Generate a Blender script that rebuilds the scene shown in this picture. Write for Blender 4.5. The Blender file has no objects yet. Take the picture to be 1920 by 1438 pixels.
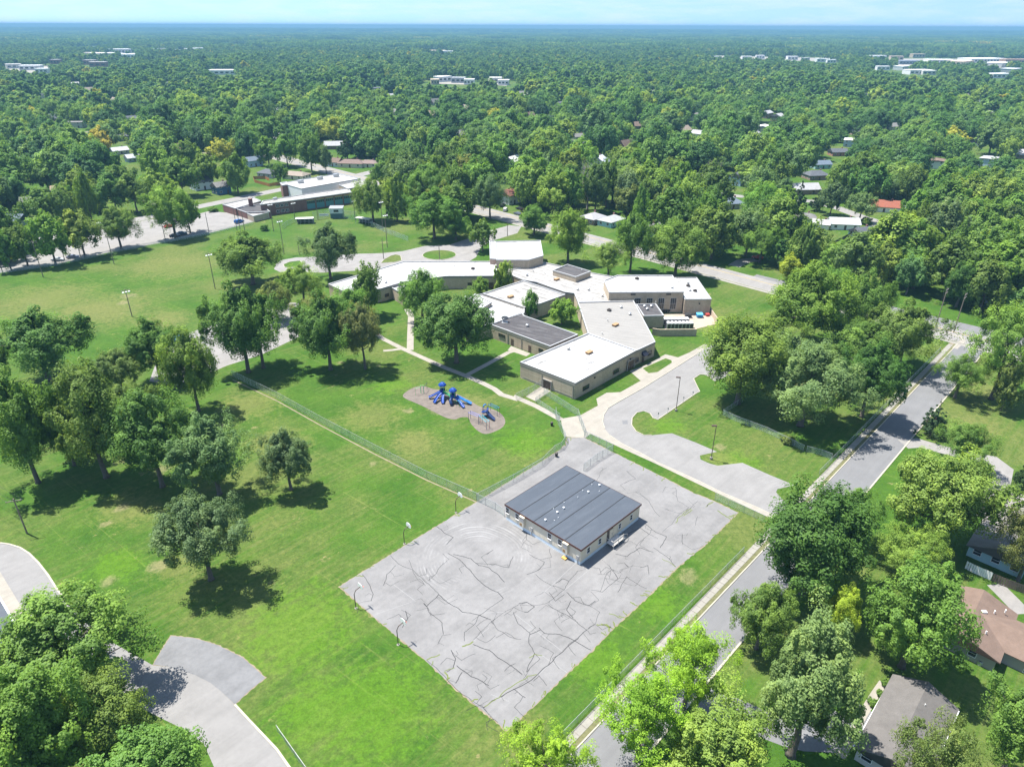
import bpy, bmesh, math, random
import numpy as np
from mathutils import Vector, Matrix
R = math.radians
scene = bpy.context.scene
C = scene.collection

# ---------------------------------------------------------------- camera, sky, sun, exposure
cam_d = bpy.data.cameras.new('camera'); cam = bpy.data.objects.new('camera', cam_d); C.objects.link(cam)
cam_d.sensor_width = 36.0; cam_d.lens = 36.0 * 1300 / 1920
cam_d.clip_start = 0.5; cam_d.clip_end = 60000
cam.location = (0, 0, 85.0)
PITCH, ROLL = 27.266, 0.2
cam.matrix_world = Matrix.Translation((0, 0, 85.0)) @ Matrix.Rotation(R(90 - PITCH), 4, 'X') @ Matrix.Rotation(R(ROLL), 4, 'Z')
scene.camera = cam

SUN_EL = 67.0
SHADOW_AZ = 116.0                      # heading in which shadows fall, clockwise from +Y
w = bpy.data.worlds.new('World'); scene.world = w; w.use_nodes = True
nt = w.node_tree; nt.nodes.clear()
def wn(t, **k):
    n = nt.nodes.new(t)
    for a, v in k.items(): setattr(n, a, v)
    return n
out = wn('ShaderNodeOutputWorld'); bg = wn('ShaderNodeBackground'); bg.inputs['Strength'].default_value = 0.115
sky = wn('ShaderNodeTexSky'); sky.sky_type = 'NISHITA'; sky.sun_disc = False
sky.sun_elevation = R(SUN_EL); sky.sun_rotation = R(SHADOW_AZ + 180)
sky.altitude = 200; sky.air_density = 1.0; sky.dust_density = 0.25; sky.ozone_density = 0.9
tc = wn('ShaderNodeTexCoord'); sep = wn('ShaderNodeSeparateXYZ'); comb = wn('ShaderNodeCombineXYZ')
mx = wn('ShaderNodeMath', operation='MAXIMUM'); mx.inputs[1].default_value = 0.0
lift = wn('ShaderNodeMath', operation='MULTIPLY_ADD'); lift.inputs[1].default_value = 0.72; lift.inputs[2].default_value = 0.28   # clear dry air: the blue reaches low
nt.links.new(tc.outputs['Generated'], sep.inputs[0]); nt.links.new(sep.outputs[0], comb.inputs[0]); nt.links.new(sep.outputs[1], comb.inputs[1])
nt.links.new(sep.outputs[2], mx.inputs[0]); nt.links.new(mx.outputs[0], lift.inputs[0]); nt.links.new(lift.outputs[0], comb.inputs[2]); nt.links.new(comb.outputs[0], sky.inputs[0])
# thin streaks of cloud
mp = wn('ShaderNodeMapping'); mp.inputs['Scale'].default_value = (7, 7, 46)
cn = wn('ShaderNodeTexNoise'); cn.inputs['Scale'].default_value = 1.6; cn.inputs['Detail'].default_value = 7; cn.inputs['Roughness'].default_value = 0.6
cr = wn('ShaderNodeValToRGB'); cr.color_ramp.elements[0].position = 0.42; cr.color_ramp.elements[0].color = (0, 0, 0, 1)
cr.color_ramp.elements[1].position = 0.8; cr.color_ramp.elements[1].color = (0.6, 0.6, 0.6, 1)
mixc = wn('ShaderNodeMixRGB'); mixc.inputs[2].default_value = (3.3, 3.6, 3.8, 1)
nt.links.new(tc.outputs['Generated'], mp.inputs[0]); nt.links.new(mp.outputs[0], cn.inputs['Vector']); nt.links.new(cn.outputs['Fac'], cr.inputs[0])
nt.links.new(cr.outputs[0], mixc.inputs[0]); nt.links.new(sky.outputs[0], mixc.inputs[1])
nt.links.new(mixc.outputs[0], bg.inputs['Color']); nt.links.new(bg.outputs[0], out.inputs['Surface'])

sun_d = bpy.data.lights.new('sun', 'SUN'); sun_d.energy = 4.9; sun_d.angle = R(0.53); sun_d.color = (1.0, 0.955, 0.88)
sun = bpy.data.objects.new('sun', sun_d); C.objects.link(sun)
a = R(SHADOW_AZ); e = R(SUN_EL)
sun.rotation_euler = Vector((math.sin(a) * math.cos(e), math.cos(a) * math.cos(e), -math.sin(e))).to_track_quat('-Z', 'Y').to_euler()
sun.location = (-60, 30, 200)

vs = scene.view_settings
vs.view_transform = 'Standard'; vs.look = 'None'; vs.gamma = 1; vs.exposure = 1.36; vs.use_curve_mapping = False
scene.cycles.max_bounces = 8; scene.cycles.diffuse_bounces = 4; scene.cycles.glossy_bounces = 2
scene.cycles.transparent_max_bounces = 16; scene.cycles.transmission_bounces = 5
scene.cycles.use_denoising = True

# ---------------------------------------------------------------- helpers
WM = {}                                # world matrix of everything built, so parts can be given in world metres
def reg(o, parent=None, local=Matrix.Identity(4)):
    C.objects.link(o)
    if parent is not None: o.parent = parent
    o.matrix_basis = local
    WM[o] = (WM[parent] if parent is not None else Matrix.Identity(4)) @ local
    return o
def tag(o, label=None, cat=None, group=None, kind=None):
    if label: o['label'] = label
    if cat: o['category'] = cat
    if group: o['group'] = group
    if kind: o['kind'] = kind
    return o
def thing(name, label, cat, loc, rz=0.0, group=None):
    o = bpy.data.objects.new(name, None); o.empty_display_size = 0.5
    m = Matrix.Translation((loc[0], loc[1], loc[2] if len(loc) > 2 else 0)) @ Matrix.Rotation(rz, 4, 'Z')
    reg(o, None, m); tag(o, label, cat, group); return o
def put(name, mesh, parent, loc=(0, 0, 0), rz=0.0, sc=(1, 1, 1)):
    o = bpy.data.objects.new(name, mesh)
    return reg(o, parent, Matrix.LocRotScale(Vector(loc), Matrix.Rotation(rz, 3, 'Z').to_quaternion(), Vector(sc)))

class MB:
    def __init__(self): self.v = []; self.f = []
    def add(self, vs_, fs): 
        n = len(self.v); self.v += [tuple(p) for p in vs_]; self.f += [tuple(i + n for i in q) for q in fs]; return self
    def box(self, x0, x1, y0, y1, z0, z1, M=None):
        p = [(x, y, z) for z in (z0, z1) for x, y in ((x0, y0), (x1, y0), (x1, y1), (x0, y1))]
        if M is not None: p = [M @ Vector(q) for q in p]
        return self.add(p, [(3, 2, 1, 0), (4, 5, 6, 7), (0, 1, 5, 4), (1, 2, 6, 5), (2, 3, 7, 6), (3, 0, 4, 7)])
    def prism(self, poly, z0, z1, top=True, bottom=True):
        poly = ccw(poly); n = len(poly)
        p = [(x, y, z0) for x, y in poly] + [(x, y, z1) for x, y in poly]
        fs = [(i, (i + 1) % n, n + (i + 1) % n, n + i) for i in range(n)]
        if top: fs.append(tuple(range(n, 2 * n)))
        if bottom: fs.append(tuple(range(n - 1, -1, -1)))
        return self.add(p, fs)
    def tube(self, pts, radii, n=6, cap=True):
        pts = [Vector(p) for p in pts]
        if not isinstance(radii, (list, tuple)): radii = [radii] * len(pts)
        vv = []
        for i, p in enumerate(pts):
            d = (pts[min(i + 1, len(pts) - 1)] - pts[max(i - 1, 0)]).normalized()
            u = d.cross(Vector((0, 0, 1)) if abs(d.z) < 0.9 else Vector((1, 0, 0))).normalized(); w_ = d.cross(u)
            for k in range(n):
                t = 2 * math.pi * k / n
                vv.append(p + (u * math.cos(t) + w_ * math.sin(t)) * radii[i])
        fs = [(i * n + k, (i + 1) * n + k, (i + 1) * n + (k + 1) % n, i * n + (k + 1) % n) for i in range(len(pts) - 1) for k in range(n)]
        if cap: fs += [tuple(range(n)), tuple(range((len(pts) - 1) * n + n - 1, (len(pts) - 1) * n - 1, -1))]
        return self.add(vv, fs)
    def lathe(self, prof, n=12, c=(0, 0, 0)):
        vv = [(c[0] + r * math.cos(2 * math.pi * k / n), c[1] + r * math.sin(2 * math.pi * k / n), c[2] + z) for r, z in prof for k in range(n)]
        fs = [(i * n + k, i * n + (k + 1) % n, (i + 1) * n + (k + 1) % n, (i + 1) * n + k) for i in range(len(prof) - 1) for k in range(n)]
        fs += [tuple(range(n - 1, -1, -1)), tuple(range((len(prof) - 1) * n, len(prof) * n))]
        return self.add(vv, fs)
    def strip(self, line, width, z, z1=None, closed=False):
        """a flat ribbon (or a raised one, when z1 is given) along a line"""
        L, Rr = offset_line(line, width / 2, closed), offset_line(line, -width / 2, closed)
        n = len(line); m = n if closed else n - 1
        top = z if z1 is None else z1
        self_v = [(x, y, top) for x, y in L] + [(x, y, top) for x, y in Rr]
        fs = [(n + i, n + (i + 1) % n, (i + 1) % n, i) for i in range(m)]
        if z1 is not None:
            self_v += [(x, y, z) for x, y in L] + [(x, y, z) for x, y in Rr]
            fs += [(i, (i + 1) % n, 2 * n + (i + 1) % n, 2 * n + i) for i in range(m)]
            fs += [(n + (i + 1) % n, n + i, 3 * n + i, 3 * n + (i + 1) % n) for i in range(m)]
            if not closed: fs += [(0, 2 * n, 3 * n, n), (n - 1, 2 * n - 1, 4 * n - 1, 3 * n - 1)]
        return self.add(self_v, fs)
    def mesh(self, name, mat, smooth=False):
        me = bpy.data.meshes.new(name); me.from_pydata(self.v, [], self.f); me.update()
        if mat is not None: me.materials.append(mat)
        if smooth: me.shade_smooth()
        return me
    def build(self, name, mat, parent=None, world=False, smooth=False):
        if world and parent is not None:
            im = WM[parent].inverted(); self.v = [tuple(im @ Vector(p)) for p in self.v]
        o = bpy.data.objects.new(name, self.mesh(name, mat, smooth)); return reg(o, parent)
def area(poly): return sum(poly[i][0] * poly[(i + 1) % len(poly)][1] - poly[(i + 1) % len(poly)][0] * poly[i][1] for i in range(len(poly))) / 2
def ccw(poly): return list(poly) if area(poly) > 0 else list(poly)[::-1]
def offset_line(line, d, closed=False):
    n = len(line); res = []
    for i in range(n):
        if closed: a_, b_, c_ = line[i - 1], line[i], line[(i + 1) % n]
        else: a_, b_, c_ = line[max(i - 1, 0)], line[i], line[min(i + 1, n - 1)]
        a_, b_, c_ = Vector(a_), Vector(b_), Vector(c_)
        d1 = (b_ - a_); d2 = (c_ - b_)
        if d1.length < 1e-6: d1 = d2
        if d2.length < 1e-6: d2 = d1
        d1.normalize(); d2.normalize()
        n1 = Vector((-d1.y, d1.x)); n2 = Vector((-d2.y, d2.x)); m = n1 + n2
        if m.length < 1e-4: m = n1
        m.normalize(); k = d / max(m.dot(n1), 0.35)
        res.append((b_.x + m.x * k, b_.y + m.y * k))
    return res
def inset(poly, d): return offset_line(ccw(poly), d, True)
def smooth_line(pts, it=2, closed=False):
    for _ in range(it):
        res = []; n = len(pts)
        for i in range(n if closed else n - 1):
            p, q = pts[i], pts[(i + 1) % n]
            res += [(p[0] * .75 + q[0] * .25, p[1] * .75 + q[1] * .25), (p[0] * .25 + q[0] * .75, p[1] * .25 + q[1] * .75)]
        if not closed: res = [pts[0]] + res + [pts[-1]]
        pts = res
    return pts
def inside(p, poly):
    x, y = p[0], p[1]; c = False; n = len(poly)
    for i in range(n):
        x1, y1 = poly[i]; x2, y2 = poly[i - 1]
        if (y1 > y) != (y2 > y) and x < (x2 - x1) * (y - y1) / (y2 - y1) + x1: c = not c
    return c

# ---------------------------------------------------------------- materials
def nodes(name):
    m = bpy.data.materials.new(name); m.use_nodes = True; t = m.node_tree
    return m, t, t.nodes['Principled BSDF']
def nd(t, typ, **k):
    n = t.nodes.new(typ)
    for a_, v in k.items():
        if a_ in n.inputs.keys() if isinstance(a_, str) else False: n.inputs[a_].default_value = v
        else: setattr(n, a_, v)
    return n
def noise(t, vec, scale, detail=4, rough=0.55, dist=0.0):
    n = t.nodes.new('ShaderNodeTexNoise'); n.inputs['Scale'].default_value = scale; n.inputs['Detail'].default_value = detail
    n.inputs['Roughness'].default_value = rough; n.inputs['Distortion'].default_value = dist
    if vec is not None: t.links.new(vec, n.inputs['Vector'])
    return n.outputs['Fac']
def ramp(t, fac, stops):
    n = t.nodes.new('ShaderNodeValToRGB'); el = n.color_ramp.elements
    while len(el) < len(stops): el.new(0.5)
    for e_, (p, c) in zip(el, stops): e_.position = p; e_.color = (*c, 1) if len(c) == 3 else c
    t.links.new(fac, n.inputs[0]); return n.outputs[0]
def mixc_(t, fac, c1, c2, mode='MIX'):
    n = t.nodes.new('ShaderNodeMixRGB'); n.blend_type = mode
    for i, v in enumerate((fac, c1, c2)):
        if isinstance(v, (int, float)): n.inputs[i].default_value = v
        elif isinstance(v, tuple): n.inputs[i].default_value = (*v, 1)
        else: t.links.new(v, n.inputs[i])
    return n.outputs[0]
def math_(t, op, a_, b_=None, clamp=False):
    n = t.nodes.new('ShaderNodeMath'); n.operation = op; n.use_clamp = clamp
    for i, v in enumerate((a_, b_)):
        if v is None: continue
        if isinstance(v, (int, float)): n.inputs[i].default_value = v
        else: t.links.new(v, n.inputs[i])
    return n.outputs[0]
def pos(t): return t.nodes.new('ShaderNodeNewGeometry').outputs['Position']
def mapped(t, vec, rz=0.0, sc=(1, 1, 1)):
    n = t.nodes.new('ShaderNodeMapping'); n.inputs['Rotation'].default_value = (0, 0, rz); t.links.new(vec, n.inputs[0])      # turn first, then stretch
    m = t.nodes.new('ShaderNodeMapping'); m.inputs['Scale'].default_value = sc; t.links.new(n.outputs[0], m.inputs[0]); return m.outputs[0]
def bump(t, bsdf, h, dist, strength=0.5):
    n = t.nodes.new('ShaderNodeBump'); n.inputs['Strength'].default_value = strength; n.inputs['Distance'].default_value = dist
    t.links.new(h, n.inputs['Height']); t.links.new(n.outputs[0], bsdf.inputs['Normal'])
def plain(name, col, rough=0.7, var=0.15, scale=1.5, metal=0.0, spec=0.3):
    """a colour with soft two-scale mottling"""
    m, t, b = nodes(name); p = pos(t)
    f = math_(t, 'ADD', math_(t, 'MULTIPLY', noise(t, p, scale, 5), 0.6), math_(t, 'MULTIPLY', noise(t, p, scale * 9, 3), 0.4))
    lo = tuple(c * (1 - var) for c in col); hi = tuple(min(1, c * (1 + var)) for c in col)
    t.links.new(ramp(t, f, [(0.3, lo), (0.7, hi)]), b.inputs['Base Color'])
    b.inputs['Roughness'].default_value = rough; b.inputs['Metallic'].default_value = metal; b.inputs['Specular IOR Level'].default_value = spec
    return m
_pm = {}
def paint(col, rough=0.6, var=0.1, metal=0.0):
    k = (tuple(round(c, 3) for c in col), rough, var, metal)
    if k not in _pm: _pm[k] = plain('paint_%d' % len(_pm), col, rough, var, 1.2, metal)
    return _pm[k]

# ---------------------------------------------------------------- setting: ground, paving, roads
random.seed(4); rng = np.random.default_rng(11)
DU = Vector((0.689, 0.7247)); DN = Vector((0.7247, -0.689))       # the town grid: along the side street and across it
def st(s, t): return (9.5 + DU.x * s + DN.x * t, 60.2 + DU.y * s + DN.y * t)

LUSH_SPOTS = [((-31.93,163.75), 7), ((-6.97,142.36), 5), ((3.11,135.28), 9), ((-33.64,79.69), 14), ((-19.24,65.29), 13), ((-2.72,94.51), 3), ((13,73.67), 7), ((24.03,85.68), 6), ((-69.7,94.17), 7), ((37.01,142.66), 6), ((49.07,126.84), 8), ((-26.69,65.26), 10)]
DRY_SPOTS = [((-65.72,152.42), 12), ((-53.72,134.91), 10), ((-76.12,110.98), 9), ((-59.35,94.22), 6), ((-33.94,147.27), 12), ((-21.97,135.12), 8), ((125.55,162.49), 9), ((112.55,143.18), 8), ((59.72,206.03), 10), ((65.48,215.32), 14), ((-139.84,218.22), 26), ((-161.95,228.26), 25), ((-130.99,264.8), 26), ((-114.14,208.95), 12), ((-118.36,294.99), 14), ((-10.74,152.81), 8), ((46.12,128.93), 5), ((22.65,163.24), 2.5), ((26.24,92.63), 4), ((1.61,62.07), 5), ((98.69,165.37), 6)]
BARE_SPOTS = [((-77.21,110.63), 2.2), ((-77.88,105.66), 1.4), ((-48.73,177.43), 1.6), ((-37.5,175.44), 1.0), ((-18.58,150.57), 3.2), ((-25.81,149.98), 2.0), ((-15.09,157.02), 2.6), ((-62.52,93.93), 2.4), ((-69.06,90.2), 2.0), ((47.4,133.75), 2.2), ((30.76,91.99), 2.6), ((27.83,93.57), 1.6), ((-85.16,128.1), 3), ((-75.67,124.02), 3), ((-30.19,126.35), 1.5), ((-135.5,231.21), 4), ((-133.57,224.34), 3), ((-83.98,287.36), 3), ((-56.63,299.94), 3), ((72.16,171.58), 4), ((79.12,159.17), 4), ((77.17,165.2), 3), ((55.51,65.59), 1.2)]
def grass_material():
    m, t, b = nodes('grass'); p = pos(t)
    big = noise(t, p, 0.03, 5, 0.65); mid = noise(t, p, 0.11, 4, 0.62); sm = noise(t, p, 0.9, 6, 0.75); fine = noise(t, p, 2.6, 6, 0.85)
    mow = noise(t, mapped(t, p, R(-46.4), (0.06, 1.1, 1)), 1.0, 5, 0.68)
    lush = mixc_(t, ramp(t, mid, [(0.3, (0, 0, 0)), (0.72, (1, 1, 1))]), (0.027, 0.076, 0.008), (0.054, 0.110, 0.014))
    dry = mixc_(t, ramp(t, sm, [(0.3, (0, 0, 0)), (0.7, (1, 1, 1))]), (0.068, 0.102, 0.022), (0.106, 0.120, 0.038))
    f = math_(t, 'ADD', math_(t, 'MULTIPLY', big, 0.75), math_(t, 'MULTIPLY', mow, 0.35))
    c = mixc_(t, ramp(t, f, [(0.50, (0, 0, 0)), (0.64, (0.9, 0.9, 0.9))]), lush, dry)
    trk = noise(t, mapped(t, p, R(38), (0.03, 1.5, 1)), 1.0, 3, 0.7)
    c = mixc_(t, ramp(t, trk, [(0.6, (0, 0, 0)), (0.72, (0.55, 0.55, 0.55))]), c, (0.120, 0.150, 0.040))
    bare = math_(t, 'MULTIPLY', math_(t, 'GREATER_THAN', noise(t, p, 0.16, 5, 0.65), 0.66), ramp(t, sm, [(0.45, (0, 0, 0)), (0.62, (1, 1, 1))]))
    c = mixc_(t, math_(t, 'MULTIPLY', bare, 0.7), c, (0.20, 0.165, 0.085))
    wob = math_(t, 'ADD', math_(t, 'MULTIPLY', noise(t, p, 0.45, 7, 0.8), 2.6), -1.4)
    def spots(c_, lst, col, amt):
        acc = None
        for (sx, sy), r_ in lst:
            v = t.nodes.new('ShaderNodeVectorMath'); v.operation = 'DISTANCE'; t.links.new(p, v.inputs[0]); v.inputs[1].default_value = (sx, sy, 0)
            k = math_(t, 'SUBTRACT', 1.0, math_(t, 'DIVIDE', v.outputs['Value'], r_)); acc = k if acc is None else math_(t, 'MAXIMUM', acc, k)
        return mixc_(t, math_(t, 'MULTIPLY', ramp(t, math_(t, 'ADD', acc, wob), [(0.1, (0, 0, 0)), (0.55, (1, 1, 1))]), amt), c_, col)
    c = spots(c, LUSH_SPOTS, (0.066, 0.146, 0.008), 0.55)
    c = spots(c, DRY_SPOTS, (0.128, 0.134, 0.044), 0.5)
    c = spots(c, BARE_SPOTS, (0.19, 0.165, 0.095), 0.5)
    c = mixc_(t, 1.0, c, ramp(t, math_(t, 'ADD', math_(t, 'MULTIPLY', fine, 0.6), math_(t, 'MULTIPLY', sm, 0.4)), [(0.32, (0.48, 0.5, 0.5)), (0.68, (1.5, 1.46, 1.4))]), 'MULTIPLY')
    t.links.new(c, b.inputs['Base Color']); b.inputs['Roughness'].default_value = 0.9; b.inputs['Specular IOR Level'].default_value = 0.1
    bump(t, b, fine, 0.12, 0.6); return m
def paving_material(name, col, patch=0.16, seam=False, tint=(1, 1, 1), scale=0.25):
    m, t, b = nodes(name); p = pos(t)
    f1 = noise(t, p, scale, 5, 0.6); f2 = noise(t, p, scale * 7, 5, 0.7); f3 = noise(t, p, 22, 2, 0.6)
    f = math_(t, 'ADD', math_(t, 'MULTIPLY', f1, 0.55), math_(t, 'ADD', math_(t, 'MULTIPLY', f2, 0.3), math_(t, 'MULTIPLY', f3, 0.15)))
    c = ramp(t, f, [(0.40, tuple(k * (1 - patch) for k in col)), (0.51, col), (0.62, tuple(k * (1 + patch) * q for k, q in zip(col, tint)))])
    trk = noise(t, mapped(t, p, R(-46.4), (0.05, 0.9, 1)), 1.0, 3, 0.6)
    c = mixc_(t, 0.35, c, ramp(t, trk, [(0.3, tuple(k * 0.8 for k in col)), (0.7, tuple(k * 1.12 for k in col))]))
    t.links.new(c, b.inputs['Base Color']); b.inputs['Roughness'].default_value = 0.88; b.inputs['Specular IOR Level'].default_value = 0.2
    bump(t, b, f3, 0.01, 0.3); return m, t, b, c
M = {}
M['grass'] = grass_material()
M['drive'] = paving_material('bleached_asphalt', (0.188, 0.184, 0.18), 0.14)[0]
M['lot'] = paving_material('lot_asphalt', (0.205, 0.197, 0.188), 0.18)[0]
M['street'] = paving_material('street_asphalt', (0.142, 0.143, 0.147), 0.10)[0]
M['patch'] = paving_material('newer_asphalt', (0.145, 0.147, 0.152), 0.24)[0]
M['conc'] = paving_material('concrete', (0.25, 0.232, 0.20), 0.14, scale=0.5)[0]
M['verge'] = paving_material('worn_verge', (0.115, 0.115, 0.055), 0.35, scale=1.5)[0]
M['slab'] = paving_material('pavement_slab', (0.225, 0.215, 0.19), 0.16, scale=0.6)[0]
M['dirt'] = paving_material('bare_soil', (0.19, 0.16, 0.11), 0.3, scale=1.2)[0]
M['mulch'] = paving_material('wood_mulch', (0.138, 0.118, 0.102), 0.28, scale=0.8)[0]
M['kerb'] = plain('kerb_concrete', (0.33, 0.305, 0.25), 0.9, 0.15)
M['crack'] = plain('crack_filler', (0.025, 0.025, 0.027), 0.9, 0.3)
M['weed'] = plain('crack_weeds', (0.10, 0.125, 0.03), 0.95, 0.4, 3)
M['faded'] = plain('faded_line_paint', (0.225, 0.225, 0.225), 0.9, 0.1, 3)
M['yellow'] = plain('yellow_line_paint', (0.36, 0.26, 0.07), 0.85, 0.2, 2)
def court_material():
    m, t, b, c = paving_material('court_asphalt', (0.168, 0.165, 0.164), 0.24, scale=0.16)
    p = pos(t); s = nd(t, 'ShaderNodeVectorMath', operation='DISTANCE'); s.inputs[1].default_value = (*(-6.46,96.81), 0.02)
    wob = noise(t, p, 0.12, 2); d = math_(t, 'ADD', s.outputs['Value'], math_(t, 'MULTIPLY', wob, 1.6)); t.links.new(p, s.inputs[0])
    rings = ramp(t, math_(t, 'FRACT', math_(t, 'MULTIPLY', d, 0.8)), [(0.0, (0, 0, 0)), (0.18, (1, 1, 1)), (0.36, (0, 0, 0)), (0.6, (0, 0, 0)), (0.7, (.7, .7, .7)), (0.8, (0, 0, 0))])
    band = ramp(t, math_(t, 'DIVIDE', d, 16.0), [(0.30, (0, 0, 0)), (0.42, (1, 1, 1)), (0.66, (1, 1, 1)), (0.74, (0, 0, 0))])
    pat = ramp(t, noise(t, p, 0.09, 4, 0.75), [(0.47, (0, 0, 0)), (0.62, (1, 1, 1))])
    k = math_(t, 'MULTIPLY', math_(t, 'MULTIPLY', rings, band), math_(t, 'MULTIPLY', pat, 0.6))
    c = mixc_(t, k, c, (0.30, 0.30, 0.30))
    t.links.new(c, b.inputs['Base Color']); return m
M['court'] = court_material()

def sheet(name, poly, z, mat, kind='structure', parent=None, label=None):
    mb = MB(); pl = ccw(poly); mb.add([(x, y, z) for x, y in pl], [tuple(range(len(pl)))])
    o = mb.build(name, mat, parent, world=parent is not None)
    if parent is None: tag(o, kind=kind, label=label)
    return o
def ribbon(name, line, width, z, mat, z1=None, closed=False, parent=None):
    o = MB().strip(line, width, z, z1, closed).build(name, mat, parent, world=parent is not None)
    if parent is None: tag(o, kind='structure')
    return o

def drop(x, y): return -max(0.0, math.hypot(x, y) - 1500) ** 2 / 6e7
# one sheet to the horizon, sinking with the curve of the earth
mb = MB(); rr = [0, 300, 700, 1200, 2000, 3000, 4500, 6500, 9000, 12000, 16900]; nseg = 72
mb.v.append((0, 0, 0))
for r in rr[1:]:
    for k in range(nseg):
        t_ = 2 * math.pi * k / nseg; mb.v.append((r * math.cos(t_), r * math.sin(t_), drop(r, 0)))
mb.f += [(0, 1 + k, 1 + (k + 1) % nseg) for k in range(nseg)]
for i in range(len(rr) - 2):
    for k in range(nseg):
        a_, b_ = 1 + i * nseg, 1 + (i + 1) * nseg
        mb.f.append((a_ + k, b_ + k, b_ + (k + 1) % nseg, a_ + (k + 1) % nseg))
tag(mb.build('ground', M['grass']), kind='structure')

# --- the cracked schoolyard court
COURT = [(-29.28,89.17),(-22.76,82.92),(-12.7,73.64),(-8.34,69.12),(-0.62,62.19),(3.97,66.75),(8.23,71.51),(12.26,75.63),(15.85,79.83),(22.68,86.83),(28.97,93.82),(36.16,100.66),(43.29,108.42)] + [(44.59,109.78),(40.74,113.53),(37.31,116.13),(32.6,121.21),(29,124.92),(22.63,131.48),(16.81,137.5),(12.8,137.47),(12.37,134.91),(11.21,132.56)] + [(-6.8,113.11),(-11.75,107.91),(-21.76,97.32)]
def ragged(poly, step, amp, seed):
    r_ = random.Random(seed); res = []
    for i in range(len(poly)):
        p, q = Vector(poly[i]), Vector(poly[(i + 1) % len(poly)]); n = max(1, int((q - p).length / step)); nn = Vector((-(q - p).y, (q - p).x)).normalized()
        for k in range(n):
            u = p.lerp(q, k / n) + nn * r_.uniform(-amp, amp); res.append((u.x, u.y))
    return res
sheet('court_verge', ragged(inset(COURT, -0.16), 0.45, 0.14, 3), 0.012, M['dirt'])
court = sheet('schoolyard_pavement', ragged(COURT, 0.9, 0.07, 5), 0.02, M['court'])
def jag(pts, r_, lev=3, amp=0.055):
    for _ in range(lev):
        res = []
        for p, q in zip(pts, pts[1:]):
            p, q = Vector(p), Vector(q); d = q - p; m_ = p.lerp(q, r_.uniform(.35, .65)) + Vector((-d.y, d.x)) * r_.uniform(-amp, amp)
            res += [(p.x, p.y), (m_.x, m_.y)]
        pts = res + [pts[-1]]
    return pts
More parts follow.
